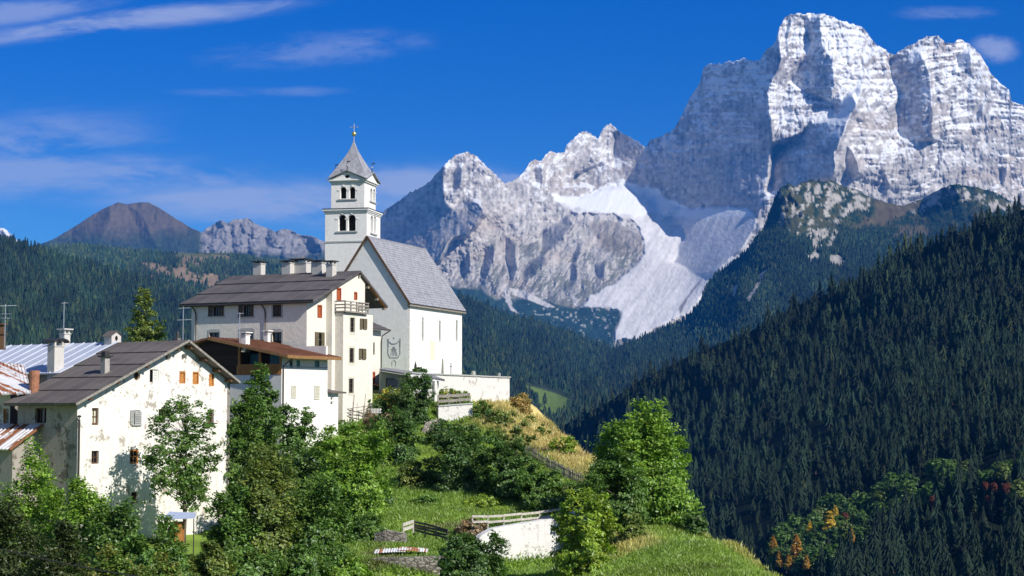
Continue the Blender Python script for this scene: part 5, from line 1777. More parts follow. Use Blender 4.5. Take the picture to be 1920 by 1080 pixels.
# balcony on the bay
m = MB()
x0, x1 = M.on_y(648, 580, -D2_ - .3)[0], M.on_y(692, 580, -D2_ - .3)[0]
m.box(x0, x1, -D2_ - .3, -D1_ - .003, zbal + .03, zbal + .15)
bal = m.build('balcony', M_WOOD_G, M.e)
m = MB()
for k, zz in enumerate((.35, .62, .92)):
    m.box(x0, x1, -D2_ - .31, -D2_ - .26, zbal + zz, zbal + zz + (.14 if k < 2 else .08))
    m.box(x0, x0 + .05, -D2_ - .26, -D1_ - .05, zbal + zz, zbal + zz + .12)
    m.box(x1 - .05, x1, -D2_ - .26, -D1_ - .05, zbal + zz, zbal + zz + .12)
for k in range(5):
    x = x0 + (x1 - x0 - .1) * k / 4
    m.box(x, x + .1, -D2_ - .26, -D2_ - .17, zbal + .15, zbal + 1.0)
m.build('railing', M_WOOD_G, bal)
rm = ((xe0, -OVm, zE0), (xe0, LENm, zE0), (0, -OVm, zA))
for u, v, hpx, sx, sy, cap in ((486, 513, 18, .7, .85, 1), (540, 512, 18, .7, .9, 1), (598, 512, 18, .7, 1.05, 1), (621, 518, 21, .66, .66, 0)):
    p = roof_pt(M, u, v, *rm)
    chimney(M, p.x, p.y, p.z - .8, p.z + hpx * 150 / F, sx, sy, M.e, M_CHIM, 'slab', M_METAL, .12 if cap else .22)
p = roof_pt(M, 560, 508, (0, -OVm, zA), (0, LENm, zA), (0, 0, 0))
chimney(M, .9, p.y + .3, zA - 1.4, zA + .95, .8, 1.5, M.e, M_CHIM, 'slab', M_METAL, .25)

# ------------------------------------------------------------ brown-roofed house in front
M_OCHRE = mat_plain('ochre_board', (0.27, 0.15, 0.06), .8, nscale=5, var=.3)
cr = at(528, 700, 136)
Wh = Frame('chalet', (cr.x, cr.y, -6.0), 29, 'white house with dark boarded gable, loggia and shallow red brown roof', 'house')
OVw = 1.05
xR, _ = Wh.on_y(614, 720)
dp, _ = Wh.on_x(372, 670, 0.0)
# roof: ridge runs along X, slope falls to -Y
exA, ezA = Wh.on_y(539, 669, -OVw)
exB, ezB = Wh.on_y(640, 669, -OVw)
ez = (ezA + ezB) / 2
yR_, zR_ = Wh.on_x(389, 633, exA)
pitch = (zR_ - ez) / (yR_ + OVw)
roof_slope((exA, -OVw, ez), (exB, -OVw, ez), (exA, yR_, zR_), (exB, yR_, zR_), 0.14, 4, 0.05, M_ROOF_W, Wh.e, seams=16, seam_h=0.04)
ylo = yR_ + 3.2
roof_slope((exA, ylo, zR_ - 3.2 * pitch), (exB, ylo, zR_ - 3.2 * pitch), (exA, yR_, zR_), (exB, yR_, zR_), 0.14, 4, 0.05, M_ROOF_W, Wh.e)
m = MB(); m.box(exA, exB, -OVw - .04, -OVw, ez - .2, ez + .02)
m.bar((exA - .03, -OVw, ez - .08), (exA - .03, yR_, zR_ - .08), .05, .2)
m.build('fascia', M_OCHRE, Wh.e)
zw = ez + pitch * OVw - .2
t3 = lambda a, b, d: Vector((a, d, b))
hw = rects(Wh, [(542.7, 675, 549, 689.5), (556, 675, 562.5, 689.5), (590, 676, 599, 690), (546, 723, 554.5, 746), (589, 723, 598.5, 749), (569.7, 784, 574.7, 798.5)])
wall_mesh('sunny_wall', [(0, 0), (xR, 0), (xR, zw), (0, zw)], hw, t3, M_PL_W, Wh.e)
for i, h_ in enumerate(hw):
    a0, b0, a1, b1 = bbox(h_)
    if i < 3: window(h_, t3, Wh.e, M_TEAL, 1, 1, 0.05, solid=M_TEAL, label='small window with teal shutter')
    elif i < 5:
        w = window(h_, t3, Wh.e, M_SHUTW, 1, 1, 0.1, solid=M_SHUTW)
        shutter(a0, a1, b0, b1, t3, w, M_SHUTW, slats=9, out=0.02)
    else: window(h_, t3, Wh.e, M_METAL, 1, 3, 0.12)
m = MB()
_, zb_ = Wh.on_y(560, 687.5, -.02)
m.box(0.02, xR, -.03, -.001, zb_ - .05, zb_ + .03)
m.build('wall_band', M_SURR, Wh.e)  # thin grey band across the wall at the upper windows
m = MB(); m.box(xR - .25, xR - .002, .002, dp, 0, zw + 1.0); m.box(.002, xR - .25, dp - .3, dp, 0, zw + .6); m.build('rear_wall', M_PL_W, Wh.e)
# gable side: white below, loggia, dark boards
yl0, zf = Wh.on_x(480, 703, 0.0)
ypost, _ = Wh.on_x(446, 690, 0.0)
zgab = lambda y: zR_ - abs(yR_ - y) * pitch - .22
t3s = lambda a, b, d: Vector((d, a, b))
hg = rects(Wh, [(470, 745, 482, 768), (500, 745, 510, 768)], 0.0, 'x')
wall_mesh('lower_wall', [(0, 0), (dp, 0), (dp, zf), (0, zf)], hg, t3s, M_PL_W, Wh.e)
for h_ in hg: window(h_, t3s, Wh.e, M_SHUTW, 2, 2, .1)
m = MB()
m.extrude([(0, ypost, zf), (0, dp, zf), (0, dp, zgab(dp)), (0, yR_, zgab(yR_)), (0, ypost, zgab(ypost))], (.12, 0, 0))
m.build('boarded_gable', M_WOOD_D, Wh.e)
m = MB()
m.extrude([(1.6, 0.25, zf), (1.6, ypost, zf), (1.6, ypost, zgab(ypost)), (1.6, .25, zgab(.25))], (.1, 0, 0))
m.box(0.01, 1.6, .01, ypost, zf - .15, zf)
m.box(0.01, 1.6, .01, .22, zf, zgab(.1))
lg = m.build('loggia', M_WOOD_D, Wh.e)
for y in (ypost - .1, ypost * .5, .12):
    m = MB(); m.box(-.02, .16, y - .09, y + .09, zf + .001, zgab(y))
    m.build('post', M_WOOD_O, lg)
m = MB()
for k in range(int(ypost / .16)):
    y = .2 + k * .16
    m.box(-.03, .02, y, y + .12, zf + .02, zf + .78)
m.box(-.05, .04, .05, ypost, zf + .78, zf + .86)
m.build('balcony_panel', M_WOOD_O, lg)
for q0, q1 in ((.30, .52), (.78, .98)):
    m = MB(); m.box(1.5, 1.59, ypost * q0, ypost * q1, zf + .05, zf + 1.75)
    m.build('door', M_TEAL, lg)
rw = ((exA, -OVw, ez), (exB, -OVw, ez), (exA, yR_, zR_))
for u, v, hh, s in ((459.5, 646, .72, .55), (501, 642, .72, .38)):
    p = roof_pt(Wh, u, v, *rw)
    p.x = max(p.x, exA + .5)
    p = Vector((p.x, p.y, ez + pitch * (p.y + OVw)))
    chimney(Wh, p.x, p.y, p.z - .5, p.z + hh, s, s, Wh.e, M_WHITE, 'slab', M_WHITE, .14)
m = MB()
ya, _ = Wh.on_y(536, 690, -.1)
m.tube([(.35, -OVw + .05, ez - .1), (.2, -.35, ez - .55), (.12, -.1, ez - .8), (.12, -.1, 1.5)], .05, 8)
m.build('downpipe', M_PIPE, Wh.e)
# annex
An = Frame('annex', (Wh.o.x, Wh.o.y, -6.0), 29, 'narrow white annex with a tiny tilted roof at the corner of the chalet', 'annex')
ax0 = xR + .003
ax1, _ = Wh.on_y(634, 760)
_, az = Wh.on_y(620, 736)
ha = rects(Wh, [(619.5, 744, 625.5, 751), (619.5, 752, 625.5, 759.5), (617, 797, 626, 813)])
wall_mesh('front_wall', [(ax0, 0), (ax1, 0), (ax1, az), (ax0, az)], ha, t3, M_PL_W, An.e)
for h_ in ha: window(h_, t3, An.e, M_WHITE, 1, 1, .1)
m = MB(); m.box(ax1 - .2, ax1 - .002, .003, 3.0, 0, az); m.build('side_wall', M_PL_W, An.e)
p0 = Wh.on_y(649, 731, -.35)
roof_slope((ax0, -.4, az + .02), (p0[0], -.4, az + .02), (ax0, 3.0, az + .5), (p0[0], 3.0, az + .5), .1, 2, .03, M_ROOF_L, An.e)

# ------------------------------------------------------------ church
cc = at(765, 640, 165)
C = Frame('church', (cc.x, cc.y, 3.2), 20, 'white church with steep grey shingle roof and a belfry tower on the hilltop', 'church')
xE, _ = C.on_y(866, 640)
OVc = 0.28
x0r, z0r = C.on_y(769, 568, -OVc)
x1r, z1r = C.on_y(874, 584, -OVc)
zEv = (z0r + z1r) / 2
yRc, zRc = C.on_x(688, 441.5, x0r)
WD = 2 * yRc                                          # nave width
pc = (zRc - zEv) / (yRc + OVc)
zt = lambda y: zRc - abs(yRc - y) * pc - .25
t3 = lambda a, b, d: Vector((a, d, b))
hc = []
for u, v0, v1 in ((792.7, 595, 639), (824.7, 601, 641), (856.5, 600, 640)):
    a, b0 = C.on_y(u - 1.9, v1)
    a1, b1 = C.on_y(u + 1.9, v0)
    hc.append(arch(a, b0, a1, b1, 8))
wall_mesh('nave_south_wall', [(0, -1.0), (xE, -1.0), (xE, zt(0)), (0, zt(0))], hc, t3, M_PL_C, C.e, .3)
for i, h_ in enumerate(hc):
    window(h_, t3, C.e, M_SHUTG, 1, 5, .16, name='lancet_window', gmat=M_GLASS if i < 2 else M_SHUTG)
m = MB()
m.extrude([(0, 0, -1), (0, WD, -1), (0, WD, zt(WD)), (0, yRc, zt(yRc)), (0, 0, zt(0))], (.4, 0, 0))
m.build('facade', M_PL_C, C.e)
m = MB()
m.extrude([(xE - .4, 0.002, -1), (xE - .4, WD, -1), (xE - .4, WD, zt(WD)), (xE - .4, yRc, zt(yRc)), (xE - .4, 0.002, zt(0))], (.398, 0, 0))
m.box(.4, xE - .4, WD - .4, WD, -1, zt(WD))
m.build('rear_walls', M_PL_C, C.e)
for yy in (-OVc, WD + OVc):
    roof_slope((x0r, yy, zEv), (x1r, yy, zEv), (x0r, yRc, zRc), (x1r, yRc, zRc), .16, 26, .035, M_ROOF_C, C.e, name='nave_roof')
m = MB()
for yy in (-OVc, WD + OVc):
    m.bar((x0r - .03, yy, zEv - .1), (x0r - .03, yRc, zRc - .1), .07, .2)
m.build('verge_board', M_WOOD_B, C.e)
m = MB(); m.box(x0r, x1r, -OVc - .02, 0.0, zEv - .26, zEv - .12); m.build('cornice', M_WOOD_G, C.e)
# painted portal patch and sundial on the facade
m = MB()
a0, b0 = C.on_y(806, 675, -.004); a1, b1 = C.on_y(816, 640, -.004)
m.box(a0, a1, -.012, -.002, b0, b1)
m.build('fresco', mat_plaster('faded_fresco', (0.78, 0.70, 0.58), (0.66, 0.42, 0.28), 0.35, 2.5), C.e)
fx = -.012
sdx = lambda u, v: C.on_x(u, v, -.01)
m = MB()
def stroke(m, pts, w=.07):
    P_ = [Vector((-.02, *sdx(u, v))) for u, v in pts]
    for a, b in zip(P_[:-1], P_[1:]): m.bar(a, b, .02, w)
stroke(m, [(728, 640), (728, 664), (730, 667), (731, 670.5), (747, 670.5), (748, 667), (750.5, 664), (750.5, 640)], .06)
stroke(m, [(727.5, 636), (730, 641), (735, 644.5), (739, 645), (744, 643.5), (748, 640), (751, 636)], .1)
stroke(m, [(727.8, 635), (728.6, 650)], .09)
stroke(m, [(750.6, 635), (750.2, 650)], .09)
stroke(m, [(739, 632), (739, 635)], .08)
for q_ in (-5, -2.5, 0, 2.5, 5): stroke(m, [(739 + q_ * .3, 650), (739 + q_ * 1.3, 667)], .02)
stroke(m, [(733, 655), (745, 655)], .02)
m.build('sundial', mat_plain('grey_fresco_paint', (0.36, 0.37, 0.41), .9, nscale=5, var=.2), C.e)
m = MB()
stroke(m, [(735.5, 686), (735.5, 678), (739, 674.5), (742.5, 678), (742.5, 686)], .03)
m.build('niche_outline', M_SURR, C.e)

# tower
tc_ = at(687.5, 400, 176)
TX = math.sin(R(13)); TY = math.cos(R(13))
tw = Frame('tower', (tc_.x, tc_.y, 0), 13, None, None)
tw.e.parent = C.e
tw.e.matrix_parent_inverse = Matrix.Identity(4)
# express the tower frame inside the church frame
inv = Matrix.Translation(C.o) @ Matrix.Rotation(R(90 - 20), 4, 'Z')
tw.e.matrix_basis = inv.inverted() @ (Matrix.Translation(tw.o) @ Matrix.Rotation(R(90 - 13), 4, 'Z'))
s_front, _ = tw.on_x(609.5, 420, 0.0)                 # width of the front face (along +Y)
s_side, _ = tw.on_y(713, 420, 0.0)
S = (s_front + s_side) / 2
_, zc1 = tw.on_x(650, 392, 0.0)                        # cornice
_, zc2 = tw.on_x(650, 338, 0.0)                        # upper eave
_, zlow = tw.on_x(640, 453, 0.0)
zbase = 1.0
t3f = lambda a, b, d: Vector((d, a, b))                # front face: a = y
t3r = lambda a, b, d: Vector((a, d, b))                # right face: a = x
FR = rects(tw, [(634.4, 402, 649, 433), (652, 402, 666.7, 433)], 0.0, 'x')
RT = rects(tw, [(695.3, 405, 699.3, 436), (701.3, 406, 704.8, 436)], 0.0)
af = [arch(*bbox(r_)) for r_ in FR]
ar = [arch(*bbox(r_)) for r_ in RT]
wall_mesh('belfry_wall', [(0, zbase), (s_front, zbase), (s_front, zc1), (0, zc1)], af, t3f, M_PL_T, tw.e, .5)
wall_mesh('belfry_wall', [(0, zbase), (s_side, zbase), (s_side, zc1), (0, zc1)], ar, t3r, M_PL_T, tw.e, .5)
m = MB()
m.box(0, s_side, s_front - .02, s_front, zbase, zc1); m.box(s_side - .02, s_side, 0.01, s_front - .02, zbase, zc1)
m.box(.52, s_side - .02, .52, s_front - .02, zbase, zc1 - 2.9)
m.build('belfry_wall', M_PL_T, tw.e)
ins = .4
e0, _ = tw.on_x(621, 360, ins); 
F2 = rects(tw, [(637.8, 350, 649.3, 372.5), (655, 350, 666, 372.5)], ins, 'x')
R2 = rects(tw, [(694.3, 354, 698, 376), (699.8, 355, 703.2, 376.5)], ins)
t3f2 = lambda a, b, d: Vector((d + ins, a, b))
t3r2 = lambda a, b, d: Vector((a, d + ins, b))
a2 = [arch(*bbox(r_)) for r_ in F2]; b2 = [arch(*bbox(r_)) for r_ in R2]
y_a, y_b, x_b = ins, s_front - ins - .1, s_side - ins
wall_mesh('upper_wall', [(y_a, zc1), (y_b, zc1), (y_b, zc2), (y_a, zc2)], a2, t3f2, M_PL_T, tw.e, .4)
wall_mesh('upper_wall', [(ins, zc1), (x_b, zc1), (x_b, zc2), (ins, zc2)], b2, t3r2, M_PL_T, tw.e, .4)
m = MB(); m.box(ins, x_b, y_b - .02, y_b, zc1, zc2); m.box(x_b - .02, x_b, ins + .01, y_b - .02, zc1, zc2)
m.build('upper_wall', M_PL_T, tw.e)
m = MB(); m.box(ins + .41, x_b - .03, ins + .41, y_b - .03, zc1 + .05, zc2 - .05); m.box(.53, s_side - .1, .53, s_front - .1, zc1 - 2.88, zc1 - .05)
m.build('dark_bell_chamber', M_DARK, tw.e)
# cornices: stepped slabs
m = MB()
for k, (o1, z0, z1) in enumerate(((.07, -.42, -.28), (.15, -.28, -.14), (.23, -.14, .02))):
    m.box(-o1, s_side + o1, -o1, s_front + o1, zc1 + z0, zc1 + z1)
m.build('cornice', M_WHITE, tw.e)
m = MB(); m.extrude([(-.27, -.27, zc1 + .021), (s_side + .27, -.27, zc1 + .021), (s_side + .27, s_front + .27, zc1 + .021), (-.27, s_front + .27, zc1 + .021)], (0, 0, .06)); m.build('cornice_lead', M_METAL, tw.e)
m = MB(); m.box(-.06, s_side + .06, -.06, s_front + .06, zlow - .1, zlow + .06); m.build('wall_band', M_SURR, tw.e)  # string course round the tower shaft
for hs, tf, dd, w_ in ((af, t3f, 0, .12), (ar, t3r, 0, .1), (a2, t3f2, ins, .1), (b2, t3r2, ins, .08)):
    bb = bbox(hs[0] + hs[1])
    m = MB(); m.add(*_bar3(tf, bb[0] - .25, bb[2] + .25, bb[1] - .16, bb[1] - .02, -.12, .02)); m.build('sill', M_SURR, tw.e)
    for h_ in hs:
        m = MB()
        a, b, c_, d_ = bbox(h_)
        m.add(*_bar3(tf, (a + c_) / 2 - .08, (a + c_) / 2 + .08, d_ + .02, d_ + .22, -.07, .02))
        m.build('keystone', M_WHITE, tw.e)
        for aa in (a - .3, c_ + .04):
            m = MB(); m.add(*_bar3(tf, aa, aa + .26, d_ - (c_ - a) / 2 - .08, d_ - (c_ - a) / 2 + .03, -.05, .02))
            m.build('impost', M_WHITE, tw.e)
# upper entablature, gables and spire
ev = .30
ya0, ya1, xa0, xa1 = ins - ev, y_b + ev, ins - ev, x_b + ev
m = MB(); m.box(xa0 + .15, xa1 - .15, ya0 + .15, ya1 - .15, zc2 - .16, zc2 - .002); m.box(xa0 + .02, xa1 - .02, ya0 + .02, ya1 - .02, zc2, zc2 + .12); m.build('upper_cornice', M_WHITE, tw.e)
ym, xm = (ya0 + ya1) / 2, (xa0 + xa1) / 2
_, zg = tw.on_x(652, 320, xa0)
zb = zc2 + .12
gh = zg - zb
m = MB()
gy0, gy1, gx0, gx1 = ya0 + .12, ya1 - .12, xa0 + .12, xa1 - .12
wall_mesh('gable', [(gy0, zb), (gy1, zb), (ym, zg - .1)], [oval(ym, zb + gh * .36, .26, .2)], lambda a, b, d: Vector((xa0 + .1 + d, a, b)), M_PL_T, tw.e, .3)
m.extrude([(gx0, ya0 + .1, zb), (gx1, ya0 + .1, zb), (xm, ya0 + .1, zg - .1)], (0, .2, 0))
m.extrude([(gx0, ya1 - .1, zb), (gx1, ya1 - .1, zb), (xm, ya1 - .1, zg - .1)], (0, -.2, 0))
m.extrude([(xa1 - .1, gy0, zb), (xa1 - .1, gy1, zb), (xa1 - .1, ym, zg - .1)], (-.2, 0, 0))
m.build('gable', M_PL_T, tw.e)
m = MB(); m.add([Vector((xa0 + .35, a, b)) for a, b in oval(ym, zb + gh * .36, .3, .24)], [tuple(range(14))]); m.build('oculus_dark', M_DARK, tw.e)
_, ztip = tw.on_x(665.5, 262, xm)
# spire: corners at the eaves, gable ridges rise to meet it; concave profile
m = MB()
rings = []
cor = [(xa0 - .08, ya0 - .08), (xa1 + .08, ya0 - .08), (xa1 + .08, ya1 + .08), (xa0 - .08, ya1 + .08)]
H_ = ztip - zb
prof = [(0.0, 1.0), (0.06, .93), (0.14, .83), (0.26, .69), (0.40, .53), (0.54, .37), (0.68, .225), (0.80, .12), (0.92, .045), (1.0, .012)]
mid_up = lambda f_: max(0.0, (zg + .08) - (zb + H_ * f_)) 
vs, fs = [], []
for f_, s_ in prof:
    z = zb + .02 + H_ * f_
    for i in range(4):
        c0, c1 = cor[i], cor[(i + 1) % 4]
        for tt in (0.0, 0.25, 0.5, 0.75):
            x = xm + (c0[0] + (c1[0] - c0[0]) * tt - xm) * s_
            y = ym + (c0[1] + (c1[1] - c0[1]) * tt - ym) * s_
            lift = 0.0
            if tt == 0.5: lift = max(0.0, zg + .06 - z) * (1.0 if f_ < .05 else .75 if f_ < .12 else .3 if f_ < .2 else 0)
            elif tt in (.25, .75): lift = max(0.0, (zg + zb) / 2 + .06 - z) * (1.0 if f_ < .05 else .6 if f_ < .12 else 0)
            vs.append((x, y, z + lift))
for k in range(len(prof) - 1):
    for j in range(16):
        a, b = k * 16 + j, k * 16 + (j + 1) % 16
        fs.append((a, b, b + 16, a + 16))
m.add(vs, fs)
# roof edges over the gables
for (p, q, r_) in ((( cor[0][0], cor[0][1]), (cor[0][0], ym), (cor[3][0], cor[3][1])), ((cor[0][0], cor[0][1]), (xm, cor[0][1]), (cor[1][0], cor[1][1])), ((cor[1][0], cor[1][1]), (cor[1][0], ym), (cor[2][0], cor[2][1]))):
    A, B_, C_ = Vector((*p, zb + .02)), Vector((*q, zg + .06)), Vector((*r_, zb + .02))
    m.bar(A, B_, .16, .08); m.bar(B_, C_, .16, .08)
m.build('spire', M_ROOF_C, tw.e)
m = MB()
m.tube([(xm, ym, ztip - .3), (xm, ym, ztip + .75)], [.07, .035], 8); sp_ = m.build('finial', M_STEEL, tw.e)
zbl = tw.on_x(665.5, 251, xm)[1]
m = MB(); m.ball((xm, ym, zbl), .25, 14, 9); m.build('gilt_ball', M_GOLD, sp_, smooth=True)
m = MB()
zc_ = tw.on_x(665.5, 238.5, xm)[1]
ztop = tw.on_x(665.5, 232, xm)[1]
m.tube([(xm, ym, zbl + .2), (xm, ym, ztop)], .04, 6)
m.tube([(xm, ym - .38, zc_), (xm, ym + .38, zc_)], .03, 6)
m.ball((xm, ym - .38, zc_), .07, 8, 5); m.ball((xm, ym + .38, zc_), .07, 8, 5)
m.build('cross', M_STEEL, sp_)
for (x, y) in ((xa0 + .1, ym), (xm, ya0 + .1), (xm, ya1 - .1)):
    z0 = zg - .05
    m = MB(); m.tube([(x, y, zg - .2), (x, y, z0 + .5)], .05, 6); m.tube([(x, y, z0 + .5), (x, y, z0 + 1.15)], .018, 5)
    v_ = m.build('vane_post', M_METAL, tw.e)
    m = MB(); m.ball((x, y, z0 + .62), .11, 8, 6); m.build('ball', M_STEEL, v_)
    m = MB(); m.extrude([(x, y + .05, z0 + 1.05), (x, y - .35, z0 + 1.12), (x, y - .28, z0 + .98), (x, y + .05, z0 + .93)], (.015, 0, 0)); m.build('flag', M_METAL, v_)

# ------------------------------------------------------------ sacristy, portico, terrace wall
sc_ = at(699, 650, 158)
Sa = Frame('sacristy', (sc_.x, sc_.y, -2.0), 21, 'small annex with a dark tilted roof and drainpipe between tall house and church', 'annex')
sx1, _ = Sa.on_y(714, 660)
_, sz1 = Sa.on_y(707, 619)
hs = rects(Sa, [(699.6, 642, 702.6, 665), (698.6, 697, 703.5, 722)])
t3 = lambda a, b, d: Vector((a, d, b))
wall_mesh('wall', [(-1.2, 0), (sx1, 0), (sx1, sz1), (-1.2, sz1)], hs, t3, M_PL_M, Sa.e)
window(hs[0], t3, Sa.e, M_SHUTO, 1, 1, .05, solid=M_SHUTO)
window(hs[1], t3, Sa.e, M_RED, 1, 1, .04, name='door', solid=M_RED)
m = MB(); m.box(-1.2, -1.0, .002, 4, 0, sz1); m.box(sx1 - .2, sx1 - .002, .003, 4, 0, sz1); m.build('rear_wall', M_PL_M, Sa.e)
rx1, rz1 = Sa.on_y(737, 622, -.5)
_, rz0 = Sa.on_y(699, 607, -.5)
roof_slope((-1.4, -.7, sz1 + .05), (rx1 * .75, -.7, sz1 + .05), (-1.4, 2.4, sz1 + 1.3), (rx1 * .75, 2.4, sz1 + 1.3), .1, 6, .04, M_ROOF_M, Sa.e)
m = MB(); m.tube([(sx1 + .5, -.65, sz1 - .05), (sx1 + .1, -.1, sz1 - .5), (sx1 - .05, -.08, sz1 - 1.0), (sx1 - .05, -.08, 1.5)], .055, 8); m.build('downpipe', M_METAL, Sa.e)
a0, b0 = Sa.on_y(697, 728, -.1); a1, b1 = Sa.on_y(722, 723, -.1)
m = MB(); m.extrude([(a0, -.02, b1 + .15), (a0, -.9, b1 - .1), (a0, -.9, b1 - .14), (a0, -.02, b1 + .1)], (a1 - a0, 0, 0)); m.build('door_canopy', M_BRICK, Sa.e)

pp = at(712, 700, 155.5)
Po = Frame('portico', (pp.x, pp.y, -2.5), 50, 'low open lodge with sloping grey roof under the church, behind the round shrub', 'lodge')
A = Po.loc(at(711.5, 691.5, 155.5)); B_ = Po.loc(at(834, 711.5, 152.0)); C_ = Po.loc(at(803, 699.5, 158.5)); D_ = Po.loc(at(724, 689, 160))
m = MB()
m.extrude([A, B_, C_, D_], (0, 0, -.16)); m.build('roof', mat_roof('grey_lodge_roof', (0.17, 0.17, 0.19), (0.28, 0.28, 0.30), 1.0, 1.0), Po.e)
m = MB()
wa = [Po.loc(at(714, 700, 156.5)), Po.loc(at(800, 712, 154.5))]
m.extrude([(wa[0].x, wa[0].y, 0), (wa[1].x, wa[1].y, 0), (wa[1].x, wa[1].y, B_.z + .1), (wa[0].x, wa[0].y, A.z - .2)], (Po.Y * 0 + Vector((0, .25, 0)))); m.build('wall', M_PL_M, Po.e)
m = MB()
wq = [Po.loc(at(u, v, 155.9)) for u, v in ((725, 709), (752, 711), (752, 726), (725, 726))]
m.extrude(wq, (0, .12, 0)); wn = m.build('window', M_WOOD_B, Po.e)
m = MB()
wq = [Po.loc(at(u, v, 155.75)) for u, v in ((727, 711), (750, 713), (750, 724.5), (727, 724.5))]
m.extrude(wq, (0, .05, 0)); m.build('pane', M_GLASS, wn)
m = MB(); pq = Po.loc(at(816, 735, 152.6)); m.box(pq.x - .22, pq.x + .22, pq.y - .22, pq.y + .22, 0, B_.z - .12); m.build('pillar', M_LIME, Po.e)

tw0 = at(803, 697.6, 155)
Tw = Frame('terrace_wall', (tw0.x, tw0.y, -1.5), 21, 'long limewashed churchyard retaining wall with a flat stone coping, below the nave', 'wall')
xw0 = Tw.on_y(770, 700)[0]
xw1, zw1 = Tw.on_y(955.5, 706.5)
m = MB()
nseg = 24
m.box(xw0, xw1, 0, .6, -1.5, zw1 - .12)
m.box(xw1 - .6, xw1 - .003, .6, 7.2, -1.5, zw1 - .12)
m.build('masonry', M_LIME, Tw.e)
m = MB()
for k in range(nseg):
    a = xw0 + (xw1 + .12 - xw0) * k / nseg; b = xw0 + (xw1 + .12 - xw0) * (k + .97) / nseg
    dz = random.Random(k).uniform(-.015, .015)
    m.box(a, b, -.12, .7, zw1 - .118 + dz, zw1 + dz)
m.box(xw1 - .7, xw1 + .12, .71, 7.3, zw1 - .118, zw1)
m.build('coping', M_SURR, Tw.e)
# grave markers and flowers on the terrace
def marker(u, v0, v1, d, w, kind, label):
    p0, p1 = at(u, v0, d), at(u, v1, d)
    hgt = p1.z - 3.15
    m = MB()
    if kind == 'cross':
        m.box(-.03, .03, -.03, .03, 0, hgt); m.box(-w, w, -.025, .025, hgt * .68, hgt * .68 + .06)
    elif kind == 'obelisk':
        m.add([(-w, -w, 0), (w, -w, 0), (w, w, 0), (-w, w, 0), (-w * .4, -w * .4, hgt), (w * .4, -w * .4, hgt), (w * .4, w * .4, hgt), (-w * .4, w * .4, hgt)],
              [(3, 2, 1, 0), (4, 5, 6, 7), (0, 1, 5, 4), (1, 2, 6, 5), (2, 3, 7, 6), (3, 0, 4, 7)])
    elif kind == 'lantern':
        m.tube([(0, 0, 0), (0, 0, hgt * .5)], .05, 6); m.tube([(0, 0, hgt * .5), (0, 0, hgt * .7), (0, 0, hgt)], [.14, .12, .01], 8)
    else:
        m.box(-w, w, -.1, .1, 0, hgt * .8); m.box(-w * .8, w * .8, -.08, .08, hgt * .8, hgt)
    o = m.build('grave_marker' if kind != 'stone' else 'headstone', M_METAL if kind in ('cross', 'lantern') else M_SURR if kind == 'stone' else M_CHIMD, None)
    o.location = (p0.x, p0.y, 3.15); o.rotation_euler = (0, 0, R(69))
    tag(o, label, 'grave marker')
marker(779, 690, 677, 163.2, .12, 'lantern', 'dark iron lantern on a post before the nave wall, nearest the facade corner')
marker(830, 693, 673, 166, .12, 'obelisk', 'slim dark obelisk standing against the sunlit nave wall')
marker(845.5, 694, 680, 168, .22, 'cross', 'thin iron cross right of the obelisk in front of the nave')
marker(888, 700, 695.5, 171, .28, 'stone', 'pale low headstone on the churchyard wall coping beside the nave corner')
marker(936, 704, 699, 174, .1, 'stone', 'small white headstone near the right end of the churchyard wall')
# ------------------------------------------------------------ broadleaf trees and shrubs
PAL = {
    'bright': [(0.105, 0.200, 0.030), (0.075, 0.150, 0.025), (0.135, 0.220, 0.040)],
    'lime': [(0.135, 0.215, 0.030), (0.095, 0.165, 0.025), (0.17, 0.23, 0.035)],
    'mid': [(0.060, 0.125, 0.030), (0.045, 0.095, 0.025), (0.085, 0.150, 0.035)],
    'dark': [(0.044, 0.095, 0.028), (0.030, 0.068, 0.022), (0.065, 0.120, 0.032)],
    'olive': [(0.085, 0.130, 0.035), (0.060, 0.095, 0.030), (0.120, 0.150, 0.040)],
    'brown': [(0.034, 0.055, 0.022), (0.024, 0.040, 0.018), (0.044, 0.052, 0.024)],
    'mixed': [(0.080, 0.140, 0.032), (0.140, 0.145, 0.040), (0.055, 0.105, 0.028)],
    'larch': [(0.095, 0.140, 0.035), (0.070, 0.105, 0.030), (0.125, 0.165, 0.040)],
    'yellow': [(0.34, 0.26, 0.03), (0.24, 0.20, 0.03), (0.38, 0.28, 0.03)],
    'orange': [(0.24, 0.13, 0.02), (0.15, 0.11, 0.02), (0.28, 0.19, 0.025)],
    'red': [(0.12, 0.028, 0.020), (0.07, 0.035, 0.02), (0.14, 0.05, 0.025)],
    'straw': [(0.26, 0.20, 0.09), (0.18, 0.13, 0.07), (0.12, 0.12, 0.05)],
    'flower': [(0.110, 0.165, 0.045), (0.40, 0.34, 0.06), (0.080, 0.120, 0.035)],
    'heath': [(0.15, 0.115, 0.10), (0.10, 0.085, 0.07), (0.20, 0.15, 0.10)],
}


def prof_r(shape, t):
    if shape == 'round': return np.sqrt(np.clip(1 - (2 * t - 1) ** 2, 0, 1)) * (0.9 + 0.1 * t)
    if shape == 'oval': return np.sqrt(np.clip(1 - np.abs(2 * t - 0.85) ** 2.2, 0.0, 1))
    if shape == 'cone': return np.clip((1 - t) ** 0.75 * np.clip(t * 7 + .35, 0, 1), 0, 1)
    if shape == 'spire': return np.clip((1 - t) ** 0.6 * (0.55 + 0.45 * np.clip(t * 5, 0, 1)), 0, 1)
    if shape == 'bush': return np.clip(1 - t ** 2.6, 0, 1) ** 0.5
    return np.ones_like(t)


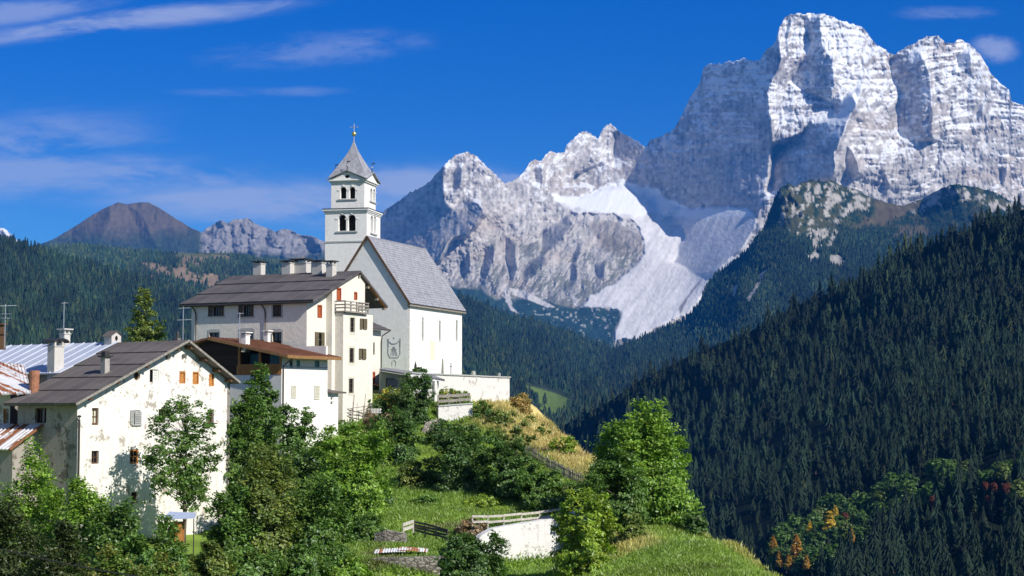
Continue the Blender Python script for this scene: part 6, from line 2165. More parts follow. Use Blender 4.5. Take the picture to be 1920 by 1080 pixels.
def crown_mesh(name, H, Rx, shape, n_cl, n_lf, size, pal, seed, spread=0.10, rugged=0.28, shell=0.35, droop=0.0, flat=0.5, ry=None):
    if H > 2: n_cl, spread, size = int(n_cl * 1.55), spread * .84, size * .82
    """thousands of small leaves gathered in clumps through the crown; local origin at the crown's foot centre"""
    rg = np.random.RandomState(seed)
    ry = ry or Rx * 0.9
    if shape in ('cone', 'spire') or H <= 2:
        t = rg.rand(n_cl * 3)
        w_ = prof_r(shape, t) ** 1.3
        t = t[rg.rand(len(t)) < w_ / w_.max()][:n_cl]
        n = len(t)
        an = rg.rand(n) * 6.2832
        rr_ = np.sqrt(shell + (1 - shell) * rg.rand(n))
        lump = 1 + rugged * (np.sin(an * 3 + t * 7 + seed) * 0.6 + np.sin(an * 5 - t * 11 + seed * 2) * 0.5 + rg.normal(0, .35, n))
        r = prof_r(shape, t) * rr_ * lump
        cx, cy, cz = r * Rx * np.cos(an), r * ry * np.sin(an), t * H * (1 + 0.04 * rg.normal(0, 1, n)) - droop * r * r * H * .2
    else:
        # the crown grows as several pointed sub-crowns, one per main limb, with gaps between them
        nlb = 12 if shape == 'bush' else 20
        lt_ = (np.arange(nlb) + rg.rand(nlb)) / nlb * (.62 if shape == 'bush' else .76) + (0.0 if shape == 'bush' else .03)
        la = np.arange(nlb) * 2.4 + rg.rand(nlb)
        lr = prof_r(shape, np.clip(lt_ + .06, 0, 1)) * rg.uniform(.50, .84, nlb) * (1 + rugged * rg.normal(0, .5, nlb))
        lr[-1] *= .2; lr[::5] *= .5
        lx, ly, lz = lr * Rx * np.cos(la), lr * ry * np.sin(la), lt_ * H
        lw = rg.uniform(.30, .50, nlb) * (Rx + ry) / 2 * (1.1 - .4 * lt_)
        lh = np.minimum(rg.uniform(.15, .26, nlb) * H, (1.0 - lt_) * H * .82)
        k = rg.choice(nlb, n_cl, p=(lw * lw) / (lw * lw).sum())
        n = n_cl
        d = rg.normal(0, 1, (n, 3)); d /= np.linalg.norm(d, axis=1, keepdims=True)
        d[:, 2] = np.abs(d[:, 2]) * np.where(rg.rand(n) < .72, 1, -.6)
        q = (shell + (1 - shell) * rg.rand(n)) ** .5
        tap = 1 - .45 * np.clip(d[:, 2], 0, 1)
        cx = lx[k] + d[:, 0] * lw[k] * q * tap
        cy = ly[k] + d[:, 1] * lw[k] * q * tap
        cz = lz[k] + d[:, 2] * lh[k] * q + lh[k] * .2
        cz = cz * 1.09
    C = np.stack([cx, cy, cz], -1)
    sc = spread * (0.6 + 0.8 * rg.rand(n)) * (Rx + H * .5)
    m = n * n_lf
    ci = np.repeat(np.arange(n), n_lf)
    off = rg.normal(0, 1, (m, 3)) * np.array([1, 1, flat])
    off *= (rg.rand(m) ** .3 / (np.linalg.norm(off, axis=1) + 1e-6) * 1.0)[:, None] * np.linalg.norm(off, axis=1)[:, None] ** .4
    P = C[ci] + off * sc[ci][:, None]
    outw = C[ci] - np.array([0, 0, H * .35])
    outw /= np.linalg.norm(outw, axis=1, keepdims=True) + 1e-6
    nrm = outw * .8 + rg.normal(0, .55, (m, 3)) + np.array([0, 0, .4])
    nrm /= np.linalg.norm(nrm, axis=1, keepdims=True) + 1e-6
    a = np.cross(nrm, rg.normal(0, 1, (m, 3)))
    a /= np.linalg.norm(a, axis=1, keepdims=True) + 1e-6
    b = np.cross(nrm, a)
    L_ = size * (0.6 + 0.8 * rg.rand(m))[:, None]
    V = np.stack([P - a * L_ * .5, P - b * L_ * .30, P + a * L_ * .5 - nrm * L_ * .12, P + b * L_ * .30], 1).reshape(-1, 3)
    V[:, 2] = np.maximum(V[:, 2], -H * .03)
    Fq = np.arange(m * 4).reshape(m, 4)
    pal = np.array(pal)
    pc = np.where(rg.rand(n) < .62, 0, np.where(rg.rand(n) < .5, 1, 2))
    lc = np.where(rg.rand(m) < .7, pc[ci], rg.randint(0, 3, m))
    col = np.array([2.0, 1.85, 1.35]) * pal[lc] * (0.72 + 0.5 * rg.rand(n))[ci][:, None] * (0.8 + 0.45 * rg.rand(m))[:, None]
    return np_mesh(name, V, Fq, colors=np.repeat(col, 4, 0), mat=M_LEAF), C


def stems(name, C, H, z0, tr, seed, nl=16, lean=0.0, mat=None, top=0.85, cr_h=None):
    """trunk with limbs reaching for the leaf clumps; z0 = height of the crown's foot above the ground"""
    rg = np.random.RandomState(seed + 99)
    m = MB()
    tp = [Vector((0, 0, -.35)), Vector((lean * .2 + .05, .03, z0 * .6)), Vector((lean * .5, 0, z0 + H * .25)), Vector((lean * .8 + .1, .06, z0 + H * .55)), Vector((lean, 0, z0 + H * top))]
    m.tube(tp, [tr * 1.35, tr, tr * .78, tr * .5, tr * .15], 8)
    idx = rg.permutation(len(C))[:nl]
    for i in idx:
        c = Vector(C[i]) + Vector((0, 0, z0))
        s = min(max((c.z - .3 * abs(c.x) - .3 * abs(c.y)) / (z0 + H * top), 0.18), .85) * (len(tp) - 1)
        k = int(s)
        p = tp[k].lerp(tp[min(k + 1, len(tp) - 1)], s - k)
        mid = p.lerp(c, .5) + Vector((0, 0, -.08 * (c - p).length + .1))
        r0 = tr * .38 * (1 - .5 * s / 4)
        m.tube([p, mid, p.lerp(c, .98)], [r0, r0 * .6, r0 * .16], 5, cap=False)
    return m.build(name, mat or M_BARK, fix=False, smooth=True)


def plant(name, cat, label, u, w, vt, vb, D, shape='round', pal='mid', n_cl=150, n_lf=34, size=.28, seed=0, group=None, trunk=.16, spread=.10, rugged=.28, shell=.35, flat=.5, nl=14,
          base=None, droop=0., bark=None):
    """tree or shrub set out by its place in the picture and its distance"""
    pc = at(u, vb, D)
    pt = at(u, vt, D)
    g = base if base is not None else gz(pc.x, pc.y)
    Rx = w / F * D / 2
    H = pt.z - pc.z
    if trunk:
        e = bpy.data.objects.new(name, None)
        COL.objects.link(e)
        e.location = (pc.x, D, g)
        tag(e, label, cat, group)
        me, C = crown_mesh('crown', H, Rx, shape, n_cl, n_lf, size, PAL[pal], seed, spread, rugged, shell, droop, flat)
        o = link('crown', me, e)
        zoff = pc.z - g
        o.location = (0, 0, zoff)
        t_ = stems('trunk', C, H, zoff, trunk, seed, nl, mat=bark)
        t_.parent = e
        return e
    z_ = min(pc.z, g + .2) if base is None else g
    H = pt.z - z_
    me, C = crown_mesh(name, H, Rx, shape, n_cl, n_lf, size, PAL[pal], seed, spread, rugged, shell, droop, flat)
    o = link(name, me)
    o.location = (pc.x, D, z_)
    tag(o, label, cat, group)
    return o


T_, B_T = 'tree', 'shrub'
plant('ash_tree', T_, 'slender half transparent ash tree standing before the cream farmhouse wall', 345, 165, 742, 960, 113, 'oval', 'mid', 290, 26, .25, 1, trunk=.13, spread=.055, rugged=.34, shell=.12, nl=60, flat=.38)
plant('larch_tree', T_, 'tall light green larch rising behind the farmhouse ridge', 268, 80, 530, 690, 152, 'spire', 'larch', 190, 40, .24, 2, trunk=.2, spread=.05, rugged=.4, shell=.1, droop=.6, flat=.6)
plant('spruce_tree', T_, 'small dark spruce to the right of the light green larch', 300, 50, 588, 690, 158, 'cone', 'dark', 90, 40, .22, 3, trunk=.15, spread=.06)
plant('ash_tree', T_, 'narrow pointed ash tree right behind the farmhouse gable, topmost of its clump', 486, 100, 678, 850, 130, 'spire', 'mid', 200, 38, .27, 4, trunk=.15, spread=.06, rugged=.36)
plant('ash_tree', T_, 'leafy tree with open crown in front of the white chalet wall', 545, 115, 760, 900, 126, 'oval', 'mid', 170, 36, .26, 5, trunk=.15, spread=.065, rugged=.36, shell=.15)
plant('ash_tree', T_, 'dense green tree squeezed between farmhouse and chalet', 462, 100, 745, 960, 125, 'oval', 'mid', 260, 40, .27, 6, trunk=.18, spread=.075)
plant('ash_tree', T_, 'lower dark green tree right of the farmhouse corner', 540, 150, 845, 1000, 118, 'round', 'dark', 280, 40, .27, 7, trunk=.15, spread=.08)
plant('maple_tree', T_, 'bright green round tree below the chalet, its left side overlapping darker trees', 665, 160, 800, 1015, 109, 'oval', 'bright', 420, 44, .25, 8, trunk=.16, spread=.07, rugged=.22)
plant('birch_tree', T_, 'olive green tree with pale stem at the bottom of the picture', 500, 165, 850, 1120, 99, 'oval', 'olive', 420, 42, .24, 9, trunk=.12, spread=.07, bark=None)
plant('birch_tree', T_, 'mid green tree in front of the farmhouse right corner', 435, 110, 915, 1120, 97, 'oval', 'mid', 260, 42, .24, 10, trunk=.1, spread=.08)
plant('alder_tree', T_, 'dark leafy tree between the olive tree and the bright green tree', 592, 120, 900, 1110, 101, 'oval', 'mid', 300, 42, .24, 11, trunk=.1, spread=.08)
for k, (u, w, vt, vb, D, pal, shp, lab) in enumerate((
        (55, 170, 818, 1010, 86, 'bright', 'bush', 'bright green bush under the rusty lean-to roof, leftmost'),
        (148, 140, 858, 1040, 84, 'bright', 'bush', 'bright green bush at the foot of the farmhouse side wall'),
        (222, 130, 905, 1070, 82, 'mid', 'bush', 'leafy green bush before the farmhouse wall, left of the slender ash'),
        (300, 150, 945, 1100, 80, 'mid', 'bush', 'low green bush hiding the foot of the slender ash'),
        (392, 110, 1008, 1120, 84, 'olive', 'bush', 'olive bush at the bottom edge left of the pale stemmed tree'),
        (10, 190, 868, 1120, 64, 'brown', 'bush', 'dark brownish green shrub filling the bottom left corner'),
        (112, 120, 930, 1130, 62, 'brown', 'bush', 'dark brownish shrub right of the one in the bottom left corner'),
        (205, 150, 1000, 1130, 68, 'mixed', 'bush', 'olive and yellowish shrub at the bottom edge, nearest the dark corner shrubs'),
        (470, 130, 1020, 1130, 88, 'mid', 'bush', 'low green bush at the bottom edge under the olive green tree'),
        (560, 140, 1010, 1125, 91, 'mid', 'bush', 'green bush at the bottom edge left of the lower stone wall'),
        (652, 120, 1040, 1125, 92, 'bright', 'bush', 'bright green bush at the bottom edge beside the lower stone wall'),
        (310, 150, 1015, 1130, 70, 'mixed', 'bush', 'yellowing shrub at the bottom edge under the blue awning'))):
    plant('shrub', B_T, lab, u, w, vt, vb, D, shp, pal, 330, 46, .17 if D < 75 else .21, 20 + k, trunk=0, spread=.075, rugged=.2)
plant('shrub', B_T, 'large dark green bush under the garden fence of the tall house', 738, 120, 772, 905, 135, 'round', 'dark', 260, 42, .25, 31, trunk=.1, spread=.08)
plant('shrub', B_T, 'yellow green bush right of the bright round tree', 775, 78, 865, 955, 128, 'oval', 'olive', 150, 40, .24, 32, trunk=.08, spread=.09)
plant('shrub', B_T, 'round dense shrub in front of the grey roofed lodge', 779, 76, 706, 802, 148.5, 'round', 'dark', 230, 46, .24, 33, trunk=.1, spread=.075, rugged=.12)
plant('apple_tree', T_, 'broad very dark tree in the middle of the slope', 860, 128, 800, 965, 127, 'round', 'dark', 340, 42, .26, 34, trunk=.16, spread=.075, rugged=.2)
plant('apple_tree', T_, 'dark tree above the left end of the white road railing', 945, 110, 835, 965, 124, 'round', 'dark', 250, 42, .26, 35, trunk=.13, spread=.08)
plant('apple_tree', T_, 'green fruit tree above the white road wall, left of the picket fence foot', 1012, 96, 872, 972, 121, 'round', 'mid', 200, 42, .25, 36, trunk=.12, spread=.08)
plant('elder_shrub', B_T, 'airy shrub with pale bent branches on the upper slope', 965, 100, 776, 865, 135, 'round', 'olive', 80, 26, .24, 37, trunk=.07, spread=.06, shell=.1, rugged=.45, nl=40, bark=None)
plant('maple_tree', T_, 'bright yellow green tree standing before the white road wall', 1102, 140, 928, 1110, 97, 'oval', 'lime', 300, 42, .23, 38, trunk=.12, spread=.06, rugged=.32, shell=.2)
plant('lime_tree', T_, 'largest tree, a bright green pointed dome on the grassy slope', 1212, 196, 768, 1000, 112, 'oval', 'bright', 680, 46, .26, 39, trunk=.25, spread=.065, rugged=.16)
plant('hazel_tree', T_, 'darker olive tree overlapping the left side of the largest tree', 1160, 130, 855, 1000, 108, 'round', 'mid', 330, 42, .24, 40, trunk=.12, spread=.075, rugged=.2)
plant('shrub', B_T, 'dark green bush at the bottom edge left of the white road wall', 885, 135, 1010, 1120, 94, 'round', 'dark', 280, 42, .22, 41, trunk=.08, spread=.09)
plant('shrub', B_T, 'small yellow green shrub alone on the straw coloured slope', 1057, 62, 820, 886, 139, 'round', 'lime', 90, 38, .22, 42, trunk=0, spread=.10)
for k, (u, w, vt, vb, D, pal, lab) in enumerate((
        (838, 46, 728, 762, 154.5, 'flower', 'yellow flowering bush under the churchyard wall beside the pillar'),
        (866, 34, 733, 762, 154, 'bright', 'light green bush right of the yellow flowering one under the churchyard wall'),
        (735, 60, 728, 768, 151, 'flower', 'pale yellow flowering shrub left of the round dense shrub'),
        (707, 46, 742, 786, 150, 'dark', 'dark bush under the small iron balcony'),
        (716, 90, 772, 806, 146, 'heath', 'mixed flower bed of pink and green plants below the white planter'),
        (905, 52, 745, 800, 151.5, 'mid', 'green bush at the corner of the small garden wall'),
        (935, 50, 768, 800, 150, 'olive', 'low olive bush on the straw slope under the churchyard wall'),
        (978, 56, 734, 776, 163, 'straw', 'reddish brown shrub beyond the end of the churchyard wall'),
        (1302, 46, 962, 994, 109, 'dark', 'small dark bush beside the grey gate on the skyline of the slope'),
        (1118, 66, 888, 950, 119, 'olive', 'olive bush between picket fence and largest tree'),
        (885, 64, 974, 1014, 108, 'heath', 'dry purple brown bush at the left end of the white road wall'),
        (630, 120, 1008, 1100, 98, 'mid', 'low green bush between the stone walls at the bottom edge'),
        (688, 70, 965, 1012, 107, 'mid', 'small bush at the foot of the bright round tree'),
        (800, 60, 930, 960, 122, 'mid', 'low bush on the lawn edge under the very dark tree'),
        (905, 70, 925, 968, 121, 'lime', 'yellow green bush under the two dark trees'),
        (1075, 60, 905, 950, 121, 'mid', 'green bush hiding the lower end of the picket fence'),
        (870, 60, 785, 830, 148, 'olive', 'weedy bush before the small garden wall'),
        (640, 50, 790, 815, 146, 'mid', 'small bush on the garden edge right of the annex'),
        (700, 90, 880, 950, 121, 'dark', 'dark bush behind the right edge of the bright round tree'),
        (800, 80, 868, 930, 130, 'mid', 'bush left of the very dark tree on the slope'),
        (905, 90, 868, 925, 129, 'mid', 'bush between the two darkest trees of the slope'),
        (830, 60, 790, 835, 141, 'dark', 'dark weed bush at the foot of the small limewashed wall'),
        (690, 70, 815, 875, 138, 'mid', 'green bush under the kitchen garden fence'),
        (925, 60, 806, 850, 144, 'mid', 'green bush on the upper end of the picket fence'),
        (1040, 70, 930, 975, 118, 'dark', 'dark bush under the climbing railing end'),
        (865, 50, 1000, 1040, 103, 'mid', 'green bush between metal sheets and white road wall'),
        (1185, 44, 965, 1000, 105, 'olive', 'low weedy bush in front of the largest tree'))):
    plant('shrub', B_T, lab, u, w, vt, vb, D, 'bush', pal, 90, 34, .2, 50 + k, trunk=0, spread=.11, rugged=.25)
plant('shrub', B_T, 'green shrub growing on the churchyard terrace above the grey lodge roof', 787, 28, 689, 701, 158, 'bush', 'dark', 50, 26, .18, 80, trunk=0, spread=.12, base=3.1)

# broadleaf and autumn trees at the foot of the dark slope
rgA = np.random.RandomState(77)
AUTM = []
for k, (pal, shp) in enumerate((('dark', 'round'), ('mid', 'round'), ('dark', 'oval'), ('yellow', 'spire'), ('orange', 'spire'), ('red', 'round'), ('olive', 'oval'), ('mid', 'bush'))):
    me, _ = crown_mesh('broadleaf_tree', 1.0, .42 if shp != 'spire' else .28, shp, 120, 20, .10, PAL[pal], 300 + k, spread=.085, rugged=.3)
    AUTM.append(me)
spots = [(1556, 1000, 34, 3, 'bright yellow larch in the middle of the autumn trees at the slope foot'), (1567, 975, 22, 3, 'small yellow tree just above the bright yellow larch'),
         (1494, 1045, 34, 4, 'orange tree right of the meadow edge at the slope foot'), (1450, 1030, 20, 4, 'small orange tree nearest the meadow edge'),
         (1518, 1000, 18, 3, 'small yellow tree left of the bright yellow larch'), (1586, 1010, 26, 6, 'yellow green tree right of the bright yellow larch'),
         (1596, 1016, 20, 4, 'dull orange tree at the right of the yellow group'), (1480, 1068, 22, 4, 'low orange tree under the meadow skyline'), (1512, 1066, 20, 4, 'lowest orange tree at the bottom of the dark slope'),
         (1462, 1062, 22, 4, 'orange tree left of the lowest orange tree'),
         (1750, 948, 20, 5, 'red tree leftmost at the top of the broadleaf band'), (1848, 918, 17, 5, 'first red shrub left of the reddest tree near the right edge'), (1864, 920, 17, 5, 'red shrub beside the reddest tree near the right edge'),
         (1888, 925, 22, 5, 'reddest tree near the right edge'), (1852, 942, 14, 5, 'low dark red shrub under the reddest tree'), (1880, 900, 26, 6, 'yellow green tree just above the reddest tree'),
         (1910, 935, 30, 6, 'yellowish tree at the right edge under the red tree'), (1584, 975, 16, 5, 'small dull red tree above the yellow group')]
for (u, v, hpx, mi, lab) in spots:
    D = float(D5e(np.array([u]), np.array([v]))[0]) - 45
    o = link('broadleaf_tree', AUTM[mi], loc=at(u, v, D))
    s_ = (1.25 if mi != 5 else .9) * hpx / F * D
    o.scale = (s_, s_, s_); o.rotation_euler = (0, 0, rgA.rand() * 6)
    tag(o, lab, 'tree', 'autumn trees at the foot of the dark slope')
for i in range(95):
    for _ in range(40):
        u, v = rgA.uniform(1440, 1925), rgA.uniform(880, 1090)
        if inpoly(np.array([u]), np.array([v]), AUT)[0]: break
    D = float(D5e(np.array([u]), np.array([v]))[0]) - 10
    o = link('broadleaf_tree', AUTM[(0, 1, 2, 7, 0, 1, 6)[rgA.randint(7)]], loc=at(u, v, D))
    s_ = rgA.uniform(26, 42) / F * D
    o.scale = (s_ * rgA.uniform(.8, 1.2), s_, s_); o.rotation_euler = (0, 0, rgA.rand() * 6)
    tag(o, 'green broadleaf tree in the band between the dark spruces and the valley', 'tree', 'green broadleaf trees at the foot of the dark slope')
# ------------------------------------------------------------ walls, fences and small things on the hill
def wall_along(name, pts, th, mat, label, cap=None, depth=6.0):
    """masonry wall following top points (world), standing down into the ground"""
    e = bpy.data.objects.new(name, None); COL.objects.link(e)
    e.location = pts[0]; tag(e, label, 'wall')
    o = Vector(pts[0])
    m = MB()
    P_ = [Vector(p) - o for p in pts]
    L0, R0 = [], []
    for i, p in enumerate(P_):
        d = (P_[min(i + 1, len(P_) - 1)] - P_[max(i - 1, 0)]); d.z = 0; d.normalize()
        n = Vector((-d.y, d.x, 0))
        L0.append(p + n * th); R0.append(p)
    k = len(P_)
    vs = L0 + R0 + [q - Vector((0, 0, depth)) for q in L0] + [q - Vector((0, 0, depth)) for q in R0]
    fs = []
    for i in range(k - 1):
        fs += [(i, i + 1, k + i + 1, k + i), (k + i, k + i + 1, 3 * k + i + 1, 3 * k + i), (i + 1, i, 2 * k + i, 2 * k + i + 1)]
    fs += [(0, k, 3 * k, 2 * k), (k - 1, 3 * k - 1, 4 * k - 1, 2 * k - 1)]
    m.add(vs, fs)
    m.build('masonry', mat, e)
    if cap:
        m = MB()
        for i in range(k - 1):
            a = (L0[i] + R0[i]) / 2; b = (L0[i + 1] + R0[i + 1]) / 2
            m.bar(a + Vector((0, 0, .05)), b + Vector((0, 0, .05)), th + .16, .1)
        m.build('coping', cap, e)
    return e


wall_along('retaining_wall', [at(888, 1024, 105.0), at(903, 1004, 105.4), at(925, 991, 105.8), (at(960, 984.5, 106.6)), at(1000, 978, 107.6), at(1048, 970, 108.8), at(1092, 958, 112), at(1112, 949, 115), at(1141, 938, 117.5)], .55,
           mat_plaster('white_road_wall', (0.72, 0.71, 0.70), (0.46, 0.44, 0.42), .42, 1.0, streak=.35, bump=.6), 'tall white plastered retaining wall under the wooden railing of the lower road')
wall_along('garden_wall', [at(822, 762.5, 150), at(850, 760, 150.6), at(886, 757.8, 151.4)], .45, M_LIME, 'small limewashed garden wall below the planted wooden railing', M_SURR, 2.6)
m_ = wall_along('stone_wall', [at(700, 1047, 99), at(760, 1045, 98.6), at(838, 1043, 98.4)], .5, M_STONE, 'rough grey dry stone wall at the bottom edge below the metal sheets', None, 3.0)
wall_along('stone_wall', [at(702, 1000, 105.5), at(722, 994, 105.2), at(760, 1001, 105)], .5, M_STONE, 'short crumbling stone wall left of the dark plank fence', None, 2.0)
wall_along('stone_wall', [at(562, 984, 110.5), at(590, 981, 110), at(652, 992, 109)], .5, M_STONE, 'overgrown stone wall behind the tree stems left of the bright round tree', None, 2.5)
wall_along('stone_wall', [at(786, 836, 144), at(806, 792, 146), at(826, 785, 147.2)], .4, M_STONE, 'stone wall piece climbing to the small garden wall', None, 2.5)


def rail_fence(name, label, pts, nrail, gap, post_h, mat, pm=None, pw=.14, th=.04, every=1):
    e = bpy.data.objects.new(name, None); COL.objects.link(e)
    o = Vector(pts[0]); e.location = o; tag(e, label, 'fence')
    for i, p in enumerate(pts):
        if i % every: continue
        q = Vector(p) - o
        m = MB(); m.bar(q - Vector((0, 0, .3)), q + Vector((0, 0, post_h)), .09, .09); m.build('post', pm or mat, e)
    rgf = random.Random(len(label))
    for k in range(nrail):
        z = post_h - .08 - k * gap
        for i in range(len(pts) - 1):
            a, b = Vector(pts[i]) - o, Vector(pts[i + 1]) - o
            m = MB()
            m.bar(a + Vector((-.02, -.07, z + rgf.uniform(-.03, .03))), b + Vector((.02, -.07, z + rgf.uniform(-.03, .03))), th, pw)
            m.build('rail', mat, e)
    return e


M_PALEW = mat_plain('bleached_wood', (0.52, 0.49, 0.43), .9, nscale=6, var=.35)
rail_fence('railing', 'bleached two plank railing on top of the white road wall', [at(886, 985, 107.5), at(915, 984.5, 107.8), at(945, 983, 108.2), at(978, 980, 108.8), at(1012, 976, 109.6), at(1050, 970, 110.6)], 2, .34, .62, M_PALEW)
rail_fence('railing', 'short bleached railing climbing beside the largest tree', [at(1092, 950, 114), at(1112, 941, 116), at(1130, 932, 118)], 2, .3, .55, M_PALEW)
rail_fence('railing', 'dark two plank railing with plants above the small garden wall', [at(821, 757, 151.2), at(842, 756, 151.6), at(862, 755, 152.2), at(881, 753, 152.6)], 2, .42, .72, M_WOOD_G, pw=.26)
rail_fence('plank_fence', 'dark weathered plank fence panel on the lawn', [at(776, 994, 108), at(797, 999, 107.4), at(818, 1004, 106.8), at(839, 1010, 106.2)], 4, .17, .62, mat_plain('dark_weathered_wood', (.09, .085, .07), .9, nscale=6, var=.4), pw=.13)
rail_fence('plank_fence', 'short white bleached plank fence joined to the dark panel', [at(756, 996, 106.4), at(775, 990, 107.8)], 2, .3, .5, M_PALEW, pw=.2)
rail_fence('garden_fence', 'thin grey rail fence round the kitchen garden of the tall house', [at(640, 786, 146.5), at(660, 785, 147), at(682, 781, 148), at(697, 779, 148.6)], 3, .3, .95, M_WOOD_G, pw=.06, th=.05)
for u, v0, v1, lab in ((645, 735, 785, 'leaning bean pole nearest the annex in the kitchen garden'), (663, 740, 782, 'upright bean pole in the middle of the kitchen garden'), (684, 738, 780, 'tilted bean pole at the right of the kitchen garden')):
    a, b = at(u - 2, v1, 147.5), at(u + 1.5, v0, 147.5)
    m = MB(); m.tube([(0, 0, 0), b - a], [.04, .025], 6)
    o = m.build('bean_pole', M_WOOD_G); o.location = a; tag(o, lab, 'pole')
# white planter fence
pl = at(690, 775, 148.5)
e = bpy.data.objects.new('planter', None); COL.objects.link(e); e.location = pl; tag(e, 'small white slatted planter beside the kitchen garden', 'planter')
for k in range(9):
    m = MB(); m.box(k * .13, k * .13 + .07, -.03, .03, 0, .42); m.build('slat', M_WHITE, e)
m = MB(); m.box(-.03, 1.2, .035, .06, .06, .12); m.box(-.03, 1.2, .035, .06, .32, .38); m.build('rail', M_WHITE, e)
# iron balcony at the foot of the sacristy
ib = at(697, 748, 153)
e = bpy.data.objects.new('iron_balustrade', None); COL.objects.link(e); e.location = ib; tag(e, 'black iron balustrade under the small red canopy', 'balustrade')
m = MB(); m.box(0, 1.15, -.02, .02, .68, .74); m.box(0, 1.15, -.02, .02, 0, .05)
for k in range(7): m.box(k * .18, k * .18 + .03, -.015, .015, .05, .68)
m.box(1.1, 1.15, 0, .9, .68, .74)
m.build('bars', M_METAL, e)

# picket fence down the slope
P0 = [(974, 851), (1000, 862), (1025, 877), (1050, 891), (1075, 903), (1096, 914)]
pf = bpy.data.objects.new('picket_fence', None); COL.objects.link(pf)
wp = [ground_at(u, v, 100, 175) or at(u, v, 133) for u, v in P0]
pf.location = wp[0]; tag(pf, 'dark picket fence running down the slope above the fruit trees', 'fence')
pm = MB(); pm.add([(-.035, -.012, -.15), (.035, -.012, -.15), (.035, .012, -.15), (-.035, .012, -.15), (-.035, -.012, .72), (.035, -.012, .72), (.035, .012, .72), (-.035, .012, .72), (0, -.012, .82), (0, .012, .82)],
                  [(3, 2, 1, 0), (0, 1, 5, 4), (2, 3, 7, 6), (1, 2, 6, 5), (3, 0, 4, 7), (4, 5, 8), (6, 7, 9), (5, 6, 9, 8), (7, 4, 8, 9)])
pk0 = pm.build('picket', M_WOOD_G, pf)
rgk = random.Random(3)
cnt = 0
for i in range(len(wp) - 1):
    a, b = wp[i] - wp[0], wp[i + 1] - wp[0]
    n = max(1, int((b - a).length / .24))
    n = min(n, 19)
    for k in range(n):
        q = a.lerp(b, k / n)
        zz = gz(q.x + wp[0].x, q.y + wp[0].y) - wp[0].z
        o = pk0 if cnt == 0 else pk0.copy()
        if cnt: COL.objects.link(o); o.parent = pf
        o.location = (q.x, q.y, zz)
        o.rotation_euler = (rgk.uniform(-.08, .08), rgk.uniform(-.1, .1), rgk.uniform(-.2, .2) - .6)
        o.scale = (1.15, 1, rgk.uniform(.85, 1.15))
        cnt += 1
    for z in (.2, .58):
        m = MB(); m.bar(a + Vector((0, .03, z)), b + Vector((0, .03, z)), .04, .06); m.build('rail', M_WOOD_G, pf)

# gate on the skyline
g0 = ground_at(1278, 990, 90, 130) or at(1278, 990, 110)
e = bpy.data.objects.new('field_gate', None); COL.objects.link(e); e.location = g0; tag(e, 'small grey wooden field gate on the skyline right of the largest tree', 'gate')
for k in range(5):
    m = MB(); m.box(k * .16, k * .16 + .11, -.02, .02, .05, .72); m.build('board', M_WOOD_G, e)
m = MB(); m.box(-.05, .85, .021, .05, .15, .22); m.box(-.05, .85, .021, .05, .52, .59); m.build('rail', M_WOOD_G, e)
m = MB(); m.tube([(1.15, 0, -.2), (1.05, 0, .75)], .045, 6); m.build('post', M_PALEW, e)

# corrugated sheets lying on the grass
sh0 = at(752, 1037, 102.2)
e = bpy.data.objects.new('metal_sheets', None); COL.objects.link(e); e.location = sh0; tag(e, 'white and rust spotted corrugated sheets lying on the grass', 'sheet')
for j, (x0_, x1_, y0_, y1_, z0_) in enumerate(((-1.6, .3, -.6, .7, .02), (-.2, 1.6, -.4, .8, .08))):
    n = 40
    xs_ = np.linspace(x0_, x1_, n)
    m = MB()
    vs = [(x, y, z0_ + .02 * math.sin(x * 40) + .10 * math.cos((x) * 1.0) + (y - y0_) * .10) for y in (y0_, (y0_ + y1_) / 2, y1_) for x in xs_]
    m.add(vs, [(r_ * n + i, r_ * n + i + 1, (r_ + 1) * n + i + 1, (r_ + 1) * n + i) for r_ in range(2) for i in range(n - 1)])
    s_o = m.build('sheet', mat_roof('pale_sheet_%d' % j, (0.60, 0.62, 0.64), (0.72, 0.73, 0.75), sx=1.0, sy=1.0, rust=(0.45, 0.20, 0.10), rust_amt=0.35 + .25 * j, axis='X', stripe=.5), e)

# little shed with a blue grey awning among the bushes
hp = at(330, 1005, 95)
e = bpy.data.objects.new('garden_hut', None); COL.objects.link(e); e.location = hp; tag(e, 'little orange wood hut with blue grey awning before the farmhouse', 'hut')
m = MB(); m.box(-.35, .30, 0, .8, -1.2, .75); m.build('wall', M_WOOD_O, e)
m = MB(); m.add([(-.75, -.5, .92), (1.05, -.2, 1.0), (.95, .9, 1.22), (-.55, .9, 1.30), (-.75, -.5, .90), (1.05, -.2, .98), (.95, .9, 1.20), (-.55, .9, 1.28)],
                [(0, 1, 2, 3), (7, 6, 5, 4), (0, 4, 5, 1), (1, 5, 6, 2), (2, 6, 7, 3), (3, 7, 4, 0)])
m.build('awning', mat_plain('blue_grey_canvas', (.36, .42, .55), .7, nscale=5, var=.1), e)
for x, y in ((-.7, -.4), (1.0, -.15)):
    m = MB(); m.tube([(x, y, -1.2), (x, y, .95)], .03, 6); m.build('pole', M_METAL, e)


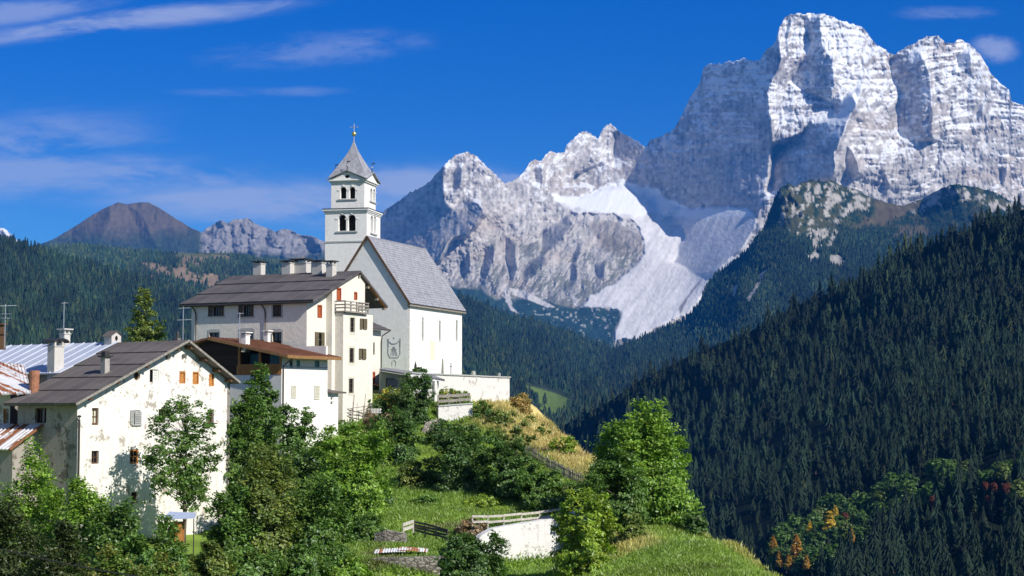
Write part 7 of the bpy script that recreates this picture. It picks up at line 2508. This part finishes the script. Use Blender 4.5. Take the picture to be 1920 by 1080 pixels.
def antenna(u, vb, vt, D, arms, label):
    b = at(u, vb, D)
    e = bpy.data.objects.new('tv_antenna', None); COL.objects.link(e); e.location = b; tag(e, label, 'antenna')
    h_ = at(u, vt, D).z - b.z
    m = MB(); m.tube([(0, 0, -.6), (0, 0, h_)], .03, 6); m.build('mast', M_STEEL, e)
    for (z, ln, rot, ne) in arms:
        m = MB()
        d = Vector((math.cos(rot), math.sin(rot), .05)); s = Vector((-math.sin(rot), math.cos(rot), 0))
        c = Vector((0, 0, h_ * z))
        m.bar(c - d * ln * .4, c + d * ln * .6, .035, .035)
        for k in range(ne):
            p = c - d * ln * .4 + d * ln * k / (ne - 1)
            w_ = .14 + .1 * (ne - k) / ne
            m.bar(p - s * w_, p + s * w_, .02, .02)
        m.build('aerial', M_STEEL, e)


antenna(9, 636, 570, 118, ((.95, 1.2, .3, 9), (.72, .9, 1.2, 7), (.6, .9, 2.6, 6)), 'tv antenna with three aerials at the left edge above the zinc roof')
antenna(119, 640, 566, 130, ((.97, .5, .2, 4),), 'tall thin antenna mast beside the slim chimney of the zinc roof')
antenna(343, 640, 575, 134, ((.96, .9, 0.1, 8), (.62, 1.1, .2, 8)), 'antenna with two white aerials between farmhouse and tall house')
antenna(449, 640, 586, 138, ((.97, .5, .6, 4),), 'thin antenna mast beside the left chimney of the chalet')
# brown flue at the left edge
cp = at(-2, 640, 124)
m = MB(); m.box(-.4, .4, -.35, .35, -.6, .5); m.box(-.5, .5, -.45, .45, .5, .58); m.box(-.36, .36, -.3, .3, .58, 1.2); m.box(-.5, .5, -.45, .45, 1.2, 1.28)
o = m.build('chimney', M_WOOD_B); o.location = cp; tag(o, 'brown chimney at the left picture edge above the zinc roof', 'chimney')
# tiny finial figure on the farmhouse ridge end
rf = at(333, 637, 121)
m = MB(); m.tube([(0, 0, -.1), (0, 0, .12), (0, 0, .2), (0, 0, .45), (0, 0, .62)], [.35, .3, .12, .1, .01], 8)
o = m.build('ridge_ornament', M_METAL, L.e); o.location = L.loc(rf)
# overhead cable in the lower left foreground
m = MB()
cpt = [at(-40 + 12 * k, 1019 + 2.45 * k + .028 * (k - 13) ** 2 * -1 + 4.7, 42 - .15 * k) for k in range(30)]
m.tube([p - cpt[0] for p in cpt], .018, 5)
o = m.build('cable', M_METAL); o.location = cpt[0]; tag(o, 'thin dark overhead cable crossing the bottom left corner', 'cable')
